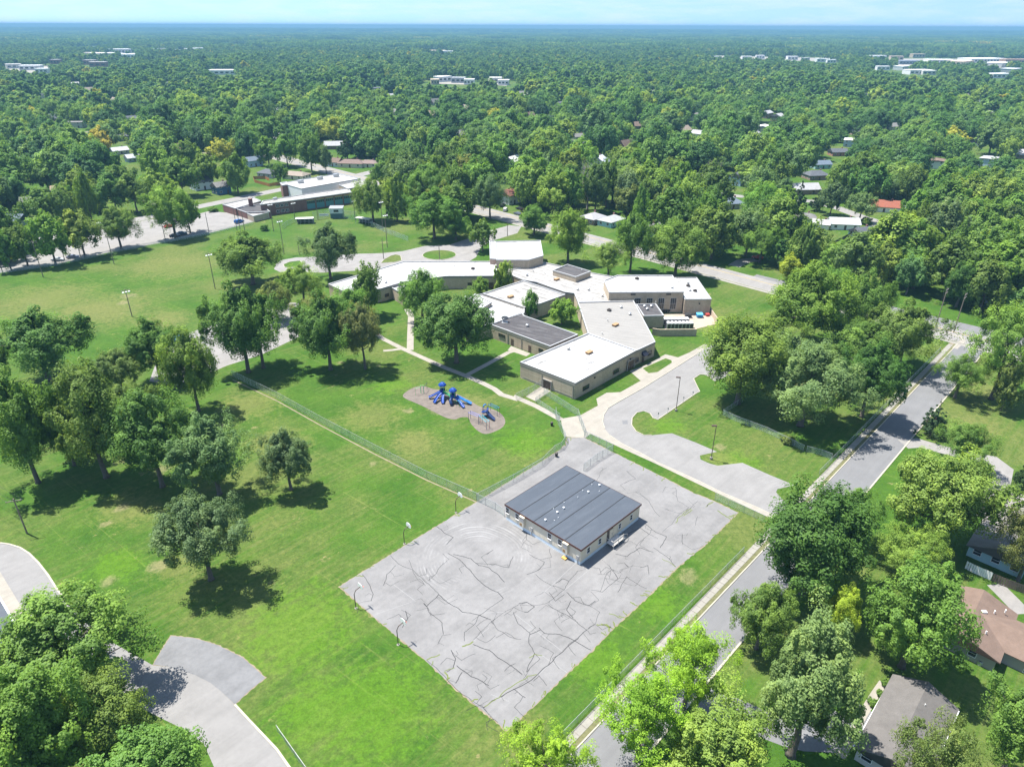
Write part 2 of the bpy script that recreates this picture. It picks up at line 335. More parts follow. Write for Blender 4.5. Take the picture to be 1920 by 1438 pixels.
CRACKS = [[(-14.3,105.2),(-12.64,103.25),(-10.86,101.98),(-11.95,100.1)], [(-21.8,97.02),(-20.21,94.99),(-17.23,93.3),(-15.86,91.65),(-12.81,88.2),(-12.18,87.43)], [(-12.18,87.43),(-13.14,85.9),(-13.93,84.66),(-14.56,85.4)], [(-12.17,87.33),(-10.33,85.42),(-7.99,83.47),(-5.06,82.76),(-3.23,81.82)],
 [(-12.11,95.03),(-13.21,92.21),(-14.39,90.57)], [(-18.35,95.87),(-16.15,90.83),(-14.65,89.5)], [(-11.54,97.67),(-8.77,95.34),(-6.63,92.25),(-4.59,89.55),(-2.28,87.99),(-1.32,86.56)], [(-10.51,97.38),(-7.23,96.22),(-5.76,94.49),(-3.97,93.93),(-2.36,92.27),(-1.18,90.37)],
 [(-6.38,95.06),(-2.81,94.79),(-0.44,93.95),(0.35,96.84)], [(-1.32,86.56),(-2.95,84.95),(-4.37,83.48),(-5.24,82.76),(-5.7,81.11),(-7.37,79.27),(-7.26,77.49)], [(-3.22,81.59),(-2.12,79.74),(-0.35,78.4),(1.56,77.88)],
 [(-5.88,77.71),(-4.91,79.28),(-3.22,81.35),(-1.1,83.5),(0.35,84.48),(1.27,85.22),(3.65,84.99),(5.87,85.49),(7.43,87.01)], [(1.27,85.47),(2.56,85.73),(3.83,84.74),(2.71,83.52),(2.16,83.51)], [(0.35,83.5),(1.06,81.14),(2.97,79.09),(2.76,77.1),(3.57,75.17),(2.32,71.69)],
 [(4.41,80.23),(5.25,79.1),(7.69,78.88),(9.37,78),(12.28,75.84)], [(2.97,78.86),(4.57,79.77)], [(6.05,85.24),(7.97,83.54),(10.03,82.12),(11.97,79.81)], [(7.43,87.01),(9.02,88.57),(9.93,90.69),(11.67,93.17)], [(4.23,92.3),(6.81,89.61),(9.02,88.57)],
 [(2.68,92.29),(4.84,93.41),(5.9,95.41),(3.17,97.45)], [(11.97,79.81),(7.82,75.4),(3.95,71.3),(-3.86,65.63)], [(9.96,86.01),(9.09,84.03),(10.05,82.35)], [(11.79,85.77),(14.5,83.57),(13.52,81.2),(12.17,80.04)], [(13.55,88.59),(15.38,88.08),(18.44,91.27),(17.31,94.61)],
 [(15.09,92.35),(16.64,92.36),(15,88.07)], [(18.01,88.09),(20.06,91.83),(23.03,88.9)], [(-5.84,76.84),(-3.4,75.78),(-0.32,73.08),(1.66,71.29)], [(-8.13,72.85),(-5.86,70.86),(-3.2,69.33)], [(-11.34,76.82),(-10.81,78.58),(-9.43,78.81)], [(-10.66,78.8),(-11.04,81.08),(-13.43,83.44),(-14.38,85.4)],
 [(-17.27,83.66),(-16.68,81.99),(-17.31,80.13)], [(25.6,106.41),(27.26,103.78),(29.11,102.51),(27.27,99.38)], [(21.7,103.11),(24.53,105.08),(25.89,103.13)], [(18.87,97.53),(20.8,96.95),(23.6,99.36),(25.83,98.16)], [(19.12,93.49),(20.77,94.06),(20.15,95.2)],
 [(22.74,94.07),(24.21,94.64),(24.02,92.4)], [(17.89,120.32),(18.95,123.59),(20.59,125.29)], [(24.74,124.05),(26.2,121.17),(23.62,119.55)], [(34.01,118.04),(33.51,113.49),(35.27,111.32),(28.52,103.79)], [(30.7,110.58),(33.92,109.2),(37.55,113.51)], [(25.46,116.45),(27.68,113.46),(28.99,108.48)],
 [(0.35,105.61),(2.86,103.01),(2.83,101.42)], [(-25.99,92.15),(-23.2,87.38),(-23.29,85.85)], [(-21.86,89.47),(-21.73,92.17),(-20.52,94.42)], [(2.32,71.69),(4.38,74.13),(3.57,75.17)], [(9.36,88.05),(10.7,86.01),(12.83,85.03),(14.03,86.03)], [(6.36,88.03),(7.37,86),(8.95,87.53)], [(16.64,92.36),(17.56,93.48),(18.7,93.2)],
 [(26.05,99.37),(28.03,96.98),(29.09,94.38)], [(25.89,103.13),(22.78,99.36),(23.31,97.55)], [(-3.86,65.63),(-3.05,64.58),(-1.79,63.37)], [(-0.97,71.87),(-0.32,72.68),(0.68,73.29)], [(3.27,70.12),(4.11,71.1),(5.18,69.36)], [(-12.73,73.85),(-10.51,71.63),(-8.35,69.31),(-6.97,67.81),(-3.86,65.63)],
 [(-9.19,75.75),(-8.39,74.07),(-8.6,72.44),(-9.52,71.64)], [(32.17,103.16),(31.64,100.32)], [(35.3,105.8),(36.37,108.52)], [(-3.3,98.61),(-4.48,97.41)], [(-7.22,71.65),(-8.06,69.69)], [(9.93,90.69),(8.81,91.23),(7.6,90.14)], [(0.35,68.77),(2.09,67.29)]]
r_ = random.Random(8); mb = MB()
for ln in CRACKS:
    mb.strip(jag(ln, r_), r_.choice([0.05, 0.065, 0.08, 0.105]), 0.028)
COURT_C = (8.0, 92.0)
for k in range(120):                                     # finer crazing between the long cracks
    ln = r_.choice(CRACKS); i_ = r_.randrange(len(ln) - 1); u = r_.random(); x, y = ln[i_][0] + (ln[i_ + 1][0] - ln[i_][0]) * u, ln[i_][1] + (ln[i_ + 1][1] - ln[i_][1]) * u
    if not inside((x, y), COURT): continue
    a_ = r_.choice([0.81, 2.38, 3.95, 5.52]) + r_.gauss(0, 0.3); L = r_.uniform(0.5, 2.4)
    mb.strip(jag([(x, y), (x + L * math.cos(a_), y + L * math.sin(a_)), (x + 1.6 * L * math.cos(a_ + .7), y + 1.6 * L * math.sin(a_ + .7))], r_, 2, 0.06), r_.uniform(0.03, 0.06), 0.027)
tag(mb.build('crack', M['crack'], court, world=True), kind='stuff')
mb = MB()
for ln in [[(-12.73,73.85),(-10.81,74.9)], [(-9.87,71.83),(-8.43,72.44)], [(-7.53,76.4),(-5.87,77.41)], [(-3.71,65.81),(-0.93,68.39),(1.32,70.11),(3.79,71.3)], [(27.11,96.39),(29.07,94.27)], [(14.4,81.11),(15.9,80.28)], [(19.74,85.81),(20.21,85.31)], [(15.91,83.24),(17.77,82.25)], [(31.6,106.45),(35.63,110.97)], [(38.9,111.7),(40.38,113.16)], [(38.67,111.52),(40.69,113.35)], [(33.63,108.67),(35.81,110.61)], [(2.7,74.33),(3.56,74.96),(4.74,74.76)], [(-9.85,71.63),(-9.09,70.46)], [(13.68,80.96),(15.28,80.97),(16.23,80.05)], [(22.29,87.85),(23.14,87.34)], [(40.72,110.46),(42.48,107.69)]]:
    mb.strip(jag(ln, r_, 3, 0.12), r_.uniform(0.10, 0.22), 0.032)
for k in range(46):
    p = random.choice(COURT); q = COURT[(COURT.index(p) + 1) % len(COURT)]; u = r_.random(); x, y = p[0] + (q[0] - p[0]) * u, p[1] + (q[1] - p[1]) * u
    cx, cy = 8 - x, 92 - y; L = math.hypot(cx, cy); mb.strip(jag([(x, y), (x + cx / L * r_.uniform(.4, 1.6) + r_.uniform(-.5, .5), y + cy / L * r_.uniform(.4, 1.6))], r_, 3, .2), r_.uniform(.08, .22), 0.031)
tag(mb.build('weed', M['weed'], court, world=True), kind='stuff')
mb = MB()
for ln in [[(-22.04,82.92),(-16.09,85.89)], [(-12,87.58),(-7.98,83.23)], [(-7.98,83.23),(-0.74,83.5)], [(0.71,83.03),(7.89,75.49)], [(4.74,74.76),(8.31,71.63)], [(7.89,75.49),(4.12,71.3)], [(-5.87,77.49),(-3.54,80.19)], [(-2.83,67.82),(-0.28,66.73)], [(-15.91,85.89),(-20.2,89.74)], [(13.65,93.46),(8.61,88.04)], [(11.43,95.15),(5.61,88.03)]]:
    mb.strip(ln, 0.07, 0.025)
tag(mb.build('painted_line', M['faded'], court, world=True), kind='stuff')

# --- concrete walks, loop drive
CURB = [(59.06,190.04),(53.88,183.9),(42.82,171.56),(34.41,162.25),(26.8,154.53),(24.06,151.53)] + [(22.54,147.99),(21.95,144.76),(22.07,141.64),(23.01,138.62),(25.14,135.23),(28.63,131.52),(31.88,127.52),(35.17,124.53),(39.47,120.44),(43.11,116.55),(48.87,111.58),(53.11,107.24)]
WALK = [(59.06,190.04),(57.93,191.17),(51.85,184.97),(47.97,181.71),(44.78,183.83),(37.63,176.46),(32.6,172.74),(34.73,166.77),(28.37,160.19),(24.66,159.82),(21.68,156.57),(21.68,152.87),(16.74,147.89),(12.83,146.57),(11.86,146.18),(12.26,137.91),(17.11,137.46)] + [(18.4,139.24),(23.28,134.65),(27.06,131.05),(31.32,127.08),(36.31,122.05),(41.02,117.3),(48.43,110.15),(52.11,106.22)]
sheet('concrete_walk', WALK + CURB[::-1], 0.016, M['conc'])
DRIVE_IN = [(54.65,166.65),(53.84,169.26),(52.89,170.58),(51.6,170.57),(49.32,168.09),(49.24,164.15),(49.22,160.61),(48.2,159.74),(41.63,152.61),(35.5,145.97),(34.5,146.72),(34.14,149.01),(32.8,150.17),(30.93,149.37),(29.36,146.68),(28.74,143.33),(29.33,140.46),(30.88,138.72),(32.7,138.74),(37.63,139.67),(42.19,135.73),(46.19,131.81),(45.4,131.49),(41.95,130.2),(41.74,128.63),(43.25,127.11),(44.89,126.21),(50.65,127.34),(55.11,122.74),(59.11,119.09),(55.06,117.7),(54.37,116.61),(55.28,111.94)]
sheet('loop_driveway', CURB + [(57.03,103.56),(64.27,112.64)] + DRIVE_IN[::-1] + [(65.78,174.89),(84.35,193.56),(85.43,206.26)], 0.010, M['drive'])
ribbon('kerb', CURB[1:9], 0.16, 0.0, M['kerb'], 0.13)
ribbon('kerb', CURB[9:], 0.14, 0.0, M['kerb'], 0.05)
ribbon('kerb', DRIVE_IN[:19], 0.16, 0.0, M['kerb'], 0.13)
bay = tag(MB().strip([(39.28,138.02),(37.51,137.32)], 0.1, 0.02).strip([(40.94,136.53),(38.18,135.37)], 0.1, 0.02).strip([(42.72,134.93),(39.75,133.59)], 0.1, 0.02).strip([(44.47,133.36),(40.57,131.78)], 0.1, 0.02).strip([(52.05,125.77),(49.77,124.93)], 0.1, 0.02).strip([(53.57,124.18),(50.9,123.12)], 0.1, 0.02).strip([(55.07,122.62),(52.05,121.46)], 0.1, 0.02).strip([(56.56,121.14),(53.16,119.78)], 0.1, 0.02).strip([(57.81,120.03),(54.35,118.46)], 0.1, 0.02).build('bay_marking', M['faded']), kind='structure')
sheet('drain_cover', [(26.79,145.59),(28.06,145.6),(27.94,143.85),(26.66,143.84)], 0.022, M['street'])
sheet('lawn_island', [(36.41,174.35),(38.21,175.96),(44.26,181.16),(45.76,179.7),(45.51,178.05),(40.33,172.02),(37.61,171.23)], 0.030, M['grass'])
ribbon('kerb', [(36.41,174.35),(38.21,175.96),(44.26,181.16),(45.76,179.7),(45.51,178.05),(40.33,172.02),(37.61,171.23)], 0.12, 0.0, M['kerb'], 0.06, closed=True)
FOOT = [(-42.13,198.18),(-39.31,194.23),(-32.37,187.11),(-18.93,174.54),(-12.39,169.22),(-7.67,164.86),(-4.62,161.69),(-2.74,158.61),(0.85,156.37)] + [(1.13,157.09),(6.14,152.5),(10.49,147.5),(12.02,145.69)]
ribbon('footpath', FOOT, 1.7, 0.024, M['conc'])
ribbon('footpath', [(-12.42,169.81),(-6.57,177.34),(-1.11,184.72),(1.34,186.41)], 1.6, 0.020, M['conc'])
sheet('footpath', [(-1.32,186.39),(-0.3,189.39),(5.39,184),(4.14,182.07)], 0.017, M['conc'])
ribbon('footpath', [(-30.06,186.14),(-31.55,198.05),(-33.31,213.1),(-35.54,219.38)], 2.0, 0.022, M['conc'])
ribbon('footpath', [(-32.37,187.11),(-35.5,186.1),(-37.87,185.59)], 1.3, 0.018, M['conc'])
sheet('doorstep', [(3.5,157.56),(7.79,163.32),(10.1,160.6),(6.01,155.12)], 0.028, M['conc'])
ribbon('bare_fence_line', [(-75.37,166.55),(-59.7,154.69),(-45.91,142.85),(-30.95,130.59),(-17.9,120.42),(-6.88,112.76)], 0.32, 0.014, M['dirt'])
mulch = sheet('playground_bed', smooth_line([(-28.52,157.95),(-27.31,160.75),(-25.51,163.02),(-23.24,163.25),(-20.77,161.62),(-19.21,161.22),(-14.51,159.24),(-10.93,155.73),(-7.99,151.79),(-4.9,151.25),(-2.33,148.37),(-1.41,144.86),(-2.07,142.14),(-3.92,140.14),(-6.25,138.66),(-8.19,140.44),(-10.1,144.12),(-10.43,146.89),(-12.55,146.88),(-13.85,145.47),(-16.22,146.5),(-19.55,149.69),(-23.57,153.35),(-27.22,156)], 2, True), 0.015, M['mulch'])

# --- front drive with its turning circle
FRONT = [(-94.06,273.67),(-89.13,277.38),(-79.59,278.8),(-66.06,282.73),(-54.52,283.83),(-46.54,286.84),(-37.85,294.96),(-27.55,296.54),(-18.33,309.12),(-10.22,320.73),(-1.55,330.61),(4.19,328.2),(2.22,316.2),(-5.63,307.07),(-9.7,302.67),(-13.5,294.24),(-15.06,278.63),(-17.51,273.11),(-44,268.91),(-48.98,266.59),(-52.71,263.64),(-58.49,260.89),(-72.36,257.94),(-89.99,258.23),(-93.42,261.84),(-94.61,268.33)]
sheet('front_driveway', FRONT, 0.014, M['lot'])
cx, cy = (-30.51,281.63); ex, ey = (-23.56,281.72); fx, fy = (-31.15,288.4)
circ = [(cx + (ex - cx) * math.cos(t_ * math.pi / 16), cy + (fy - cy) * math.sin(t_ * math.pi / 16)) for t_ in range(32)]
TEAR = [(-53.01,270.03),(-52.47,274.88),(-50.57,280.08),(-48.64,281.99),(-46.42,280.12),(-45.11,273.69),(-47.58,271.34)]
LEFTI = [(-91.53,267.84),(-90.1,271.2),(-86.29,273.04),(-83.97,268.45),(-83.2,263.64),(-89.94,264.24)]
for pl in (circ, TEAR, LEFTI):
    sheet('lawn_island', pl, 0.034, M['grass']); ribbon('kerb', pl, 0.2, 0.0, M['kerb'], 0.13, closed=True)
sheet('side_lot', [(-65.5,195.5),(-72.99,182.25),(-79.92,175.44),(-88.25,162.71),(-97.29,165.43),(-102.94,184.22),(-101.72,196.01),(-95.53,205.5),(-84.92,225.86),(-73.6,224.93)], 0.011, M['lot'])
LOT = [(-197.08,256.21),(-182.02,267.31),(-175.26,276.37),(-166.98,285.98),(-156.46,296.21),(-139.52,313.94),(-131.55,325.95),(-125.11,336.15),(-142.46,352.7),(-150.06,354.87),(-156.05,356.22),(-158.43,351.91),(-179,338),(-192.48,319.09),(-192.85,293.69),(-206.52,270.56),(-218.82,244.28),(-210.14,232.86)]
sheet('stadium_lot', LOT, 0.013, M['lot'])

# --- streets
S0, S1 = -45, 182
def along(t, s0=S0, s1=S1, n=12): return [st(s0 + (s1 - s0) * i / n, t) for i in range(n + 1)]
ribbon('side_street', along(3.5), 7.0, 0.012, M['street'])
ribbon('kerb', along(-0.1), 0.2, 0.0, M['kerb'], 0.12); ribbon('kerb', along(7.15, -45, 60), 0.3, 0.0, M['kerb'], 0.12); ribbon('kerb', along(7.15, 76, 178), 0.3, 0.0, M['kerb'], 0.12)
ribbon('verge_soil', along(-0.55), 0.75, 0.009, M['verge'])
walk = tag(ribbon('pavement', along(-1.5), 1.25, 0.006, M['dirt']), kind='structure')
slab = MB().box(-0.73, 0.73, -0.60, 0.60, 0.0, 0.045).mesh('slab', M['slab'])
for i in range(148):
    x, y = st(S0 + 0.8 + i * 1.52, -1.5); put('slab', slab, walk, (x, y, 0.004 + 0.012 * random.random()), math.atan2(DU.y, DU.x) + random.uniform(-.006, .006))
XC = (142.41,206.33)
ribbon('cross_street', [(XC[0] + DN.x * k, XC[1] + DN.y * k) for k in (-70, -20, 0, 20, 80)], 8.0, 0.015, M['street'])
ribbon('footpath', [(128.91,207.21),(132.59,203.66),(136.88,199.06),(138.81,197.72),(137.91,194.61),(131.91,188.68)], 1.4, 0.019, M['conc'])
AV = [(97.1 - 0.69 * k, 242 + 0.724 * k) for k in (-260, -120, 0, 30, 90, 170, 260, 420)]
ribbon('avenue', AV, 11.5, 0.018, M['lot'])
ribbon('centre_line', offset_line(AV, -2.0), 0.28, 0.026, M['yellow']); ribbon('avenue_pavement', offset_line(AV, 7.0), 1.7, 0.02, M['slab'])
ribbon('kerb', offset_line(AV, 5.9), 0.25, 0.0, M['kerb'], 0.13)
ribbon('cross_street', [(-40, 538), (-91, 467), (-97.6, 455.5), (-139, 404.5), (-153, 383.6), (-164.6, 367.4), (-194.8, 323.5), (-290, 190)], 8.5, 0.012, M['lot'])
ribbon('residential_street', [(86.41,433.18),(110.64,407.24),(119.72,401.58),(127.76,396.47),(144.78,388.28),(163.64,384.46),(171.81,368.89),(176.27,347.44),(180.75,339.19),(186.7,328.2)], 7, 0.014, M['lot'])
ribbon('residential_street', [(-358.6,594.7),(-368.82,642.13),(-358.87,669.01),(-339.59,669.52),(-269.17,627.94)], 7, 0.014, M['lot'])
ribbon('residential_street', [(-388.97,504.99),(-333.28,506.12),(-284.78,485.98),(-247.97,448.92),(-208.6,391.5),(-186.56,369.15)], 7, 0.013, M['lot'])
ribbon('driveway', [(180.75,339.19),(172.47,324.96),(163.37,310.34)], 6, 0.018, M['conc']); ribbon('driveway', [(180.75,339.19),(187.24,345.9),(195.69,354.64)], 4, 0.017, M['conc'])
ribbon('driveway', [(99.96,276.74),(93.79,274.4),(88.5,267.72)], 5, 0.02, M['lot']); ribbon('driveway', [(92.7,315.08),(98.92,323.98),(106.99,330.21)], 7, 0.02, M['lot'])
ribbon('driveway', [(27.31,67.35),(29.24,65.83),(31.65,65.09),(34.37,63.4),(37.13,62.11)] + [(39.06,61.54),(43.18,61.32),(46.61,63.45)], 4.6, 0.016, M['patch'])
sheet('driveway', [(42.71,62.25),(49.21,66.41),(50.5,65.17),(44.52,59.08),(40.7,59.28)], 0.019, M['patch'])
ribbon('footpath', [(54.36,70.09),(52.13,67.97),(48.87,64.67),(43.22,58.42)], 1.1, 0.023, M['conc'])
ribbon('driveway', [(89.78,135.26),(93.77,135.86),(97.46,133.05),(102.09,130.6),(106.33,128.75),(106.73,125.63),(103.33,121.12),(97.89,115.01),(92.6,108.1)], 3.8, 0.02, M['lot'])
ribbon('driveway', [(83.13,90.24),(83.44,87.11),(83.72,83.54)], 3, 0.02, M['lot'])

# --- paths in the near corner of the park
sheet('park_path', [(-105.77,98.88),(-99.18,99.94),(-94.32,100.04),(-92.37,99.68),(-89.83,98.78),(-87.12,97.17),(-83.95,94.73),(-80.49,91.71),(-76.81,88.2),(-72.71,84.57)] + [(-62.48,77.37),(-53.44,72.69),(-50.65,72.41),(-46.61,71.04),(-43.79,69.69),(-41.66,68.24),(-38.86,66.01),(-36.07,63.61),(-30.89,59.24),(-28.54,56.78),(-22.37,51.1),(-33.71,51.06),(-40.89,60.09),(-45.76,62.73),(-51.98,65.51),(-60.3,68.82),(-70.34,74.34)] + [(-79.84,79.97),(-100.61,91.94)], 0.012, M['drive'])
ribbon('kerb', [(-94.32,100.04),(-92.37,99.68),(-89.83,98.78),(-87.12,97.17),(-83.95,94.73),(-80.49,91.71),(-76.81,88.2),(-72.71,84.57)], 0.3, 0, M['kerb'], 0.1)
ribbon('kerb', [(-38.86,66.01),(-36.07,63.61),(-30.89,59.24),(-28.54,56.78),(-22.37,51.1)], 0.3, 0, M['kerb'], 0.1)
PT = [(-53.5,72.83),(-53.47,75.59),(-53.24,78.34),(-49.41,77.89),(-45.25,76.53),(-40.59,74.18),(-38.05,72.19),(-36.02,70.53),(-37.51,68.52),(-38.88,66.06),(-41.66,68.24),(-43.79,69.69),(-46.61,71.04),(-50.65,72.41)]
sheet('court_verge', ragged(inset(PT, -0.14), 0.4, 0.1, 9), 0.008, M['dirt'])
sheet('park_pad', PT, 0.020, M['patch'])
sheet('park_slab', [(-100.9,98.9),(-89.36,92.5),(-77.64,81.71),(-72.21,76.79),(-77.76,76.76),(-93.69,88.74)], 0.022, M['conc'])
# distant open ground
M['crop'] = plain('pale_crop', (0.075, 0.125, 0.05), 0.95, 0.1, 0.01)
FIELD = [(-1566.89,2703.33),(-1813.3,3221.36),(-1826.66,3484.29),(-1624.16,3165.26),(-1449.49,2774.53),(-1480.93,2656.21)]
sheet('field', FIELD, 0.4, M['crop'])
FARPAVE = [[(-1320.06,2333.35),(-1264.79,2571.96),(-1089.67,2232.41),(-1183.75,2114.51)], [(-1090.59,1614.09),(-1068.57,1748.23),(-920.98,1509.7),(-974.97,1438.38)], [(1105.6,2341.51),(1535.5,2300.62),(1290.24,1809.92),(923.37,1786.21)], [(-618.05,1564.45),(-576.24,1586.14),(-537.53,1479.66),(-576.13,1460.76)], [(-144.16,1390.42),(-69.36,1365.3),(-61.85,1213.31),(-128.32,1233.26)], [(-45.32,1366.54),(-11.34,1340.33),(-10.1,1193.39),(-40.39,1214.29)], [(-4328.21,19595.3),(-3386.75,20396.88),(-2354.3,14166.13),(-3045.18,13774.06)], [(614.44,23803.59),(2576.8,25474.39),(1489.74,14707.77),(365.42,14133.56)], [(-1405.55,3747.35),(-1257.15,3768.99),(-1055.63,3157.96),(-1181.32,3142.68)], [(-373.58,2955.22),(-251.67,2968.75),(-227.17,2675.83),(-337.37,2664.8)], [(660.83,2513.95),(987.31,2331.61),(896.03,2111.91),(585.87,2223.66)]]
for pl in FARPAVE: sheet('car_park', [(x, y) for x, y in pl], 0.3, M['conc'])

# ---------------------------------------------------------------- buildings: helpers
def brick_wall(name, col, dark=0.8):
    m, t, b = nodes(name); p = pos(t)
    br = t.nodes.new('ShaderNodeTexBrick'); br.inputs['Scale'].default_value = 1.0
    br.inputs['Color1'].default_value = (*col, 1); br.inputs['Color2'].default_value = (*[c * dark for c in col], 1); br.inputs['Mortar'].default_value = (*[c * 0.7 for c in col], 1)
    br.inputs['Brick Width'].default_value = 0.6; br.inputs['Row Height'].default_value = 0.2; br.inputs['Mortar Size'].default_value = 0.012
    cm = t.nodes.new('ShaderNodeSeparateXYZ'); t.links.new(p, cm.inputs[0]); c2 = t.nodes.new('ShaderNodeCombineXYZ')
    t.links.new(math_(t, 'ADD', cm.outputs[0], cm.outputs[1]), c2.inputs[0]); t.links.new(cm.outputs[2], c2.inputs[1]); t.links.new(c2.outputs[0], br.inputs['Vector'])
    f = noise(t, mapped(t, p, 0, (0.6, 0.6, 0.12)), 1.0, 5, 0.65)
    t.links.new(mixc_(t, 1.0, br.outputs['Color'], ramp(t, f, [(0.3, (0.84, 0.84, 0.84)), (0.7, (1.08, 1.08, 1.08))]), 'MULTIPLY'), b.inputs['Base Color'])
    b.inputs['Roughness'].default_value = 0.9; return m
def roof_material(name, col, stain, rz, amt=0.5, thr=0.62, rough=0.75, seam=0.0):
    m, t, b = nodes(name); p = pos(t)
    lo = noise(t, p, 0.12, 4, 0.6); st_ = noise(t, mapped(t, p, rz, (0.16, 0.9, 1)), 1.0, 6, 0.7); pt = noise(t, p, 0.9, 5, 0.7)
    c = mixc_(t, ramp(t, lo, [(0.3, (0, 0, 0)), (0.7, (1, 1, 1))]), col, tuple(k * 0.9 for k in col))
    c = mixc_(t, math_(t, 'MULTIPLY', ramp(t, st_, [(thr - 0.06, (0, 0, 0)), (thr + 0.1, (1, 1, 1))]), amt), c, stain)
    c = mixc_(t, math_(t, 'MULTIPLY', ramp(t, pt, [(0.57, (0, 0, 0)), (0.72, (1, 1, 1))]), amt * 0.7), c, stain)
    if seam:
        w_ = t.nodes.new('ShaderNodeTexWave'); w_.inputs['Scale'].default_value = seam; w_.inputs['Distortion'].default_value = 0.3; w_.inputs['Detail Scale'].default_value = 2
        t.links.new(mapped(t, p, rz + R(90)), w_.inputs['Vector'])
        c = mixc_(t, math_(t, 'MULTIPLY', ramp(t, w_.outputs['Fac'], [(0.0, (1, 1, 1)), (0.06, (0, 0, 0))]), 0.45), c, stain)
    t.links.new(c, b.inputs['Base Color']); b.inputs['Roughness'].default_value = rough; b.inputs['Specular IOR Level'].default_value = 0.25; return m
M['tan'] = brick_wall('tan_brick', (0.47, 0.385, 0.28)); M['pink'] = brick_wall('pink_brick', (0.46, 0.33, 0.26)); M['redbrick'] = brick_wall('red_brick', (0.23, 0.115, 0.095), 0.75)
M['fascia'] = plain('fascia_metal', (0.27, 0.25, 0.225), 0.5, 0.08); M['coping'] = plain('coping_metal', (0.42, 0.42, 0.42), 0.45, 0.08, 1, 0.3)
M['white_roof'] = roof_material('white_membrane', (0.38, 0.38, 0.377), (0.075, 0.07, 0.065), R(-46), 0.8, 0.60, 0.75, 0.11)
M['dull_roof'] = roof_material('weathered_white_membrane', (0.30, 0.292, 0.28), (0.075, 0.068, 0.06), R(40), 0.85, 0.585, 0.75, 0.11)
M['grey_roof'] = roof_material('grey_cap_sheet', (0.235, 0.228, 0.215), (0.14, 0.135, 0.13), R(20), 0.5, 0.58, 0.9, 0.16)
M['dark_roof'] = roof_material('dark_gravel_roof', (0.06, 0.057, 0.06), (0.135, 0.13, 0.13), R(25), 0.6, 0.55, 0.95)
M['glass'] = plain('window_glass', (0.02, 0.024, 0.03), 0.12, 0.2, 0.6, 0, 0.6); M['frame'] = plain('window_frame', (0.55, 0.55, 0.53), 0.5, 0.05)
M['darkframe'] = plain('bronze_frame', (0.06, 0.05, 0.045), 0.5, 0.1); M['door'] = plain('brown_door', (0.09, 0.06, 0.045), 0.5, 0.1)
M['galv'] = plain('galvanised_steel', (0.42, 0.43, 0.44), 0.4, 0.12, 2, 0.6); M['rust'] = plain('rusty_curb', (0.30, 0.19, 0.10), 0.9, 0.25, 3)
M['white'] = plain('white_paint', (0.78, 0.78, 0.77), 0.5, 0.04); M['cream'] = plain('cream_siding', (0.62, 0.56, 0.45), 0.7, 0.05); M['black'] = plain('black_plastic', (0.02, 0.02, 0.02), 0.5, 0.2)

def putw(name, mesh, parent, mw):
    o = bpy.data.objects.new(name, mesh); return reg(o, parent, WM[parent].inverted() @ mw)
def facemat(A, B, s, z):
    A, B = Vector(A), Vector(B); d = (B - A).normalized(); p = A + d * s
    return Matrix.Translation((p.x, p.y, z)) @ Matrix.Rotation(math.atan2(d.y, d.x), 4, 'Z')
def sal(A, B, p): return (Vector(p) - Vector(A)).dot((Vector(B) - Vector(A)).normalized())
_wm = {}
def window(parent, A, B, s, z, w_, h_, fr='frame', mull=0, glass='glass', dep=0.07):
    """a framed window on the wall A-B (outside on the right of A to B)"""
    k = (round(w_, 2), round(h_, 2), fr, mull, glass)
    if k not in _wm:
        f = 0.07; mb = MB()
        mb.box(-w_/2 - f, -w_/2, -dep, 0, -f, h_ + f).box(w_/2, w_/2 + f, -dep, 0, -f, h_ + f).box(-w_/2, w_/2, -dep, 0, h_, h_ + f).box(-w_/2, w_/2, -dep - 0.05, 0, -f, 0)
        for i in range(mull): x = -w_/2 + w_ * (i + 1) / (mull + 1); mb.box(x - .025, x + .025, -dep + .01, 0, 0, h_)
        if h_ > 0.9: mb.box(-w_/2, w_/2, -dep + .015, 0, h_*.5 - .025, h_*.5 + .025)
        _wm[k] = (mb.mesh('window', M[fr]), MB().box(-w_/2, w_/2, -0.03, -0.004, 0, h_).mesh('pane', M[glass]))
    o = putw('window', _wm[k][0], parent, facemat(A, B, s, z)); putw('pane', _wm[k][1], o, facemat(A, B, s, z)); return o
def door(parent, A, B, s, w_=1.0, h_=2.1, z=0.0, mat='door'):
    k = ('d', w_, h_, mat)
    if k not in _wm:
        mb = MB().box(-w_/2, w_/2, -0.06, -0.004, 0, h_); 
        _wm[k] = (mb.mesh('door', M[mat]), MB().box(w_*.3, w_*.38, -0.11, -0.06, 0.95, 1.08).mesh('handle', M['galv']))
    o = putw('door', _wm[k][0], parent, facemat(A, B, s, z)); putw('handle', _wm[k][1], o, facemat(A, B, s, z)); return o
def wing(root, poly, h, wall, roof, fascia=0.8, z0=0.0, par=0.32):
    poly = ccw(poly)
    wl = MB().prism(poly, z0, h - 0.02, top=False, bottom=False).build('wing', M[wall], root, world=True)
    MB().prism(inset(poly, 0.1), h - par - 0.15, h - par, bottom=False).build('roof', M[roof], wl, world=True)
    MB().strip(inset(poly, 0.10), 0.34, h - par - 0.05, h + 0.04, closed=True).build('coping', M['coping'], wl, world=True)
    if fascia: MB().strip(inset(poly, -0.01), 0.12, h - fascia, h - 0.06, closed=True).build('fascia', M['fascia'], wl, world=True)
    return wl
_rm = {}
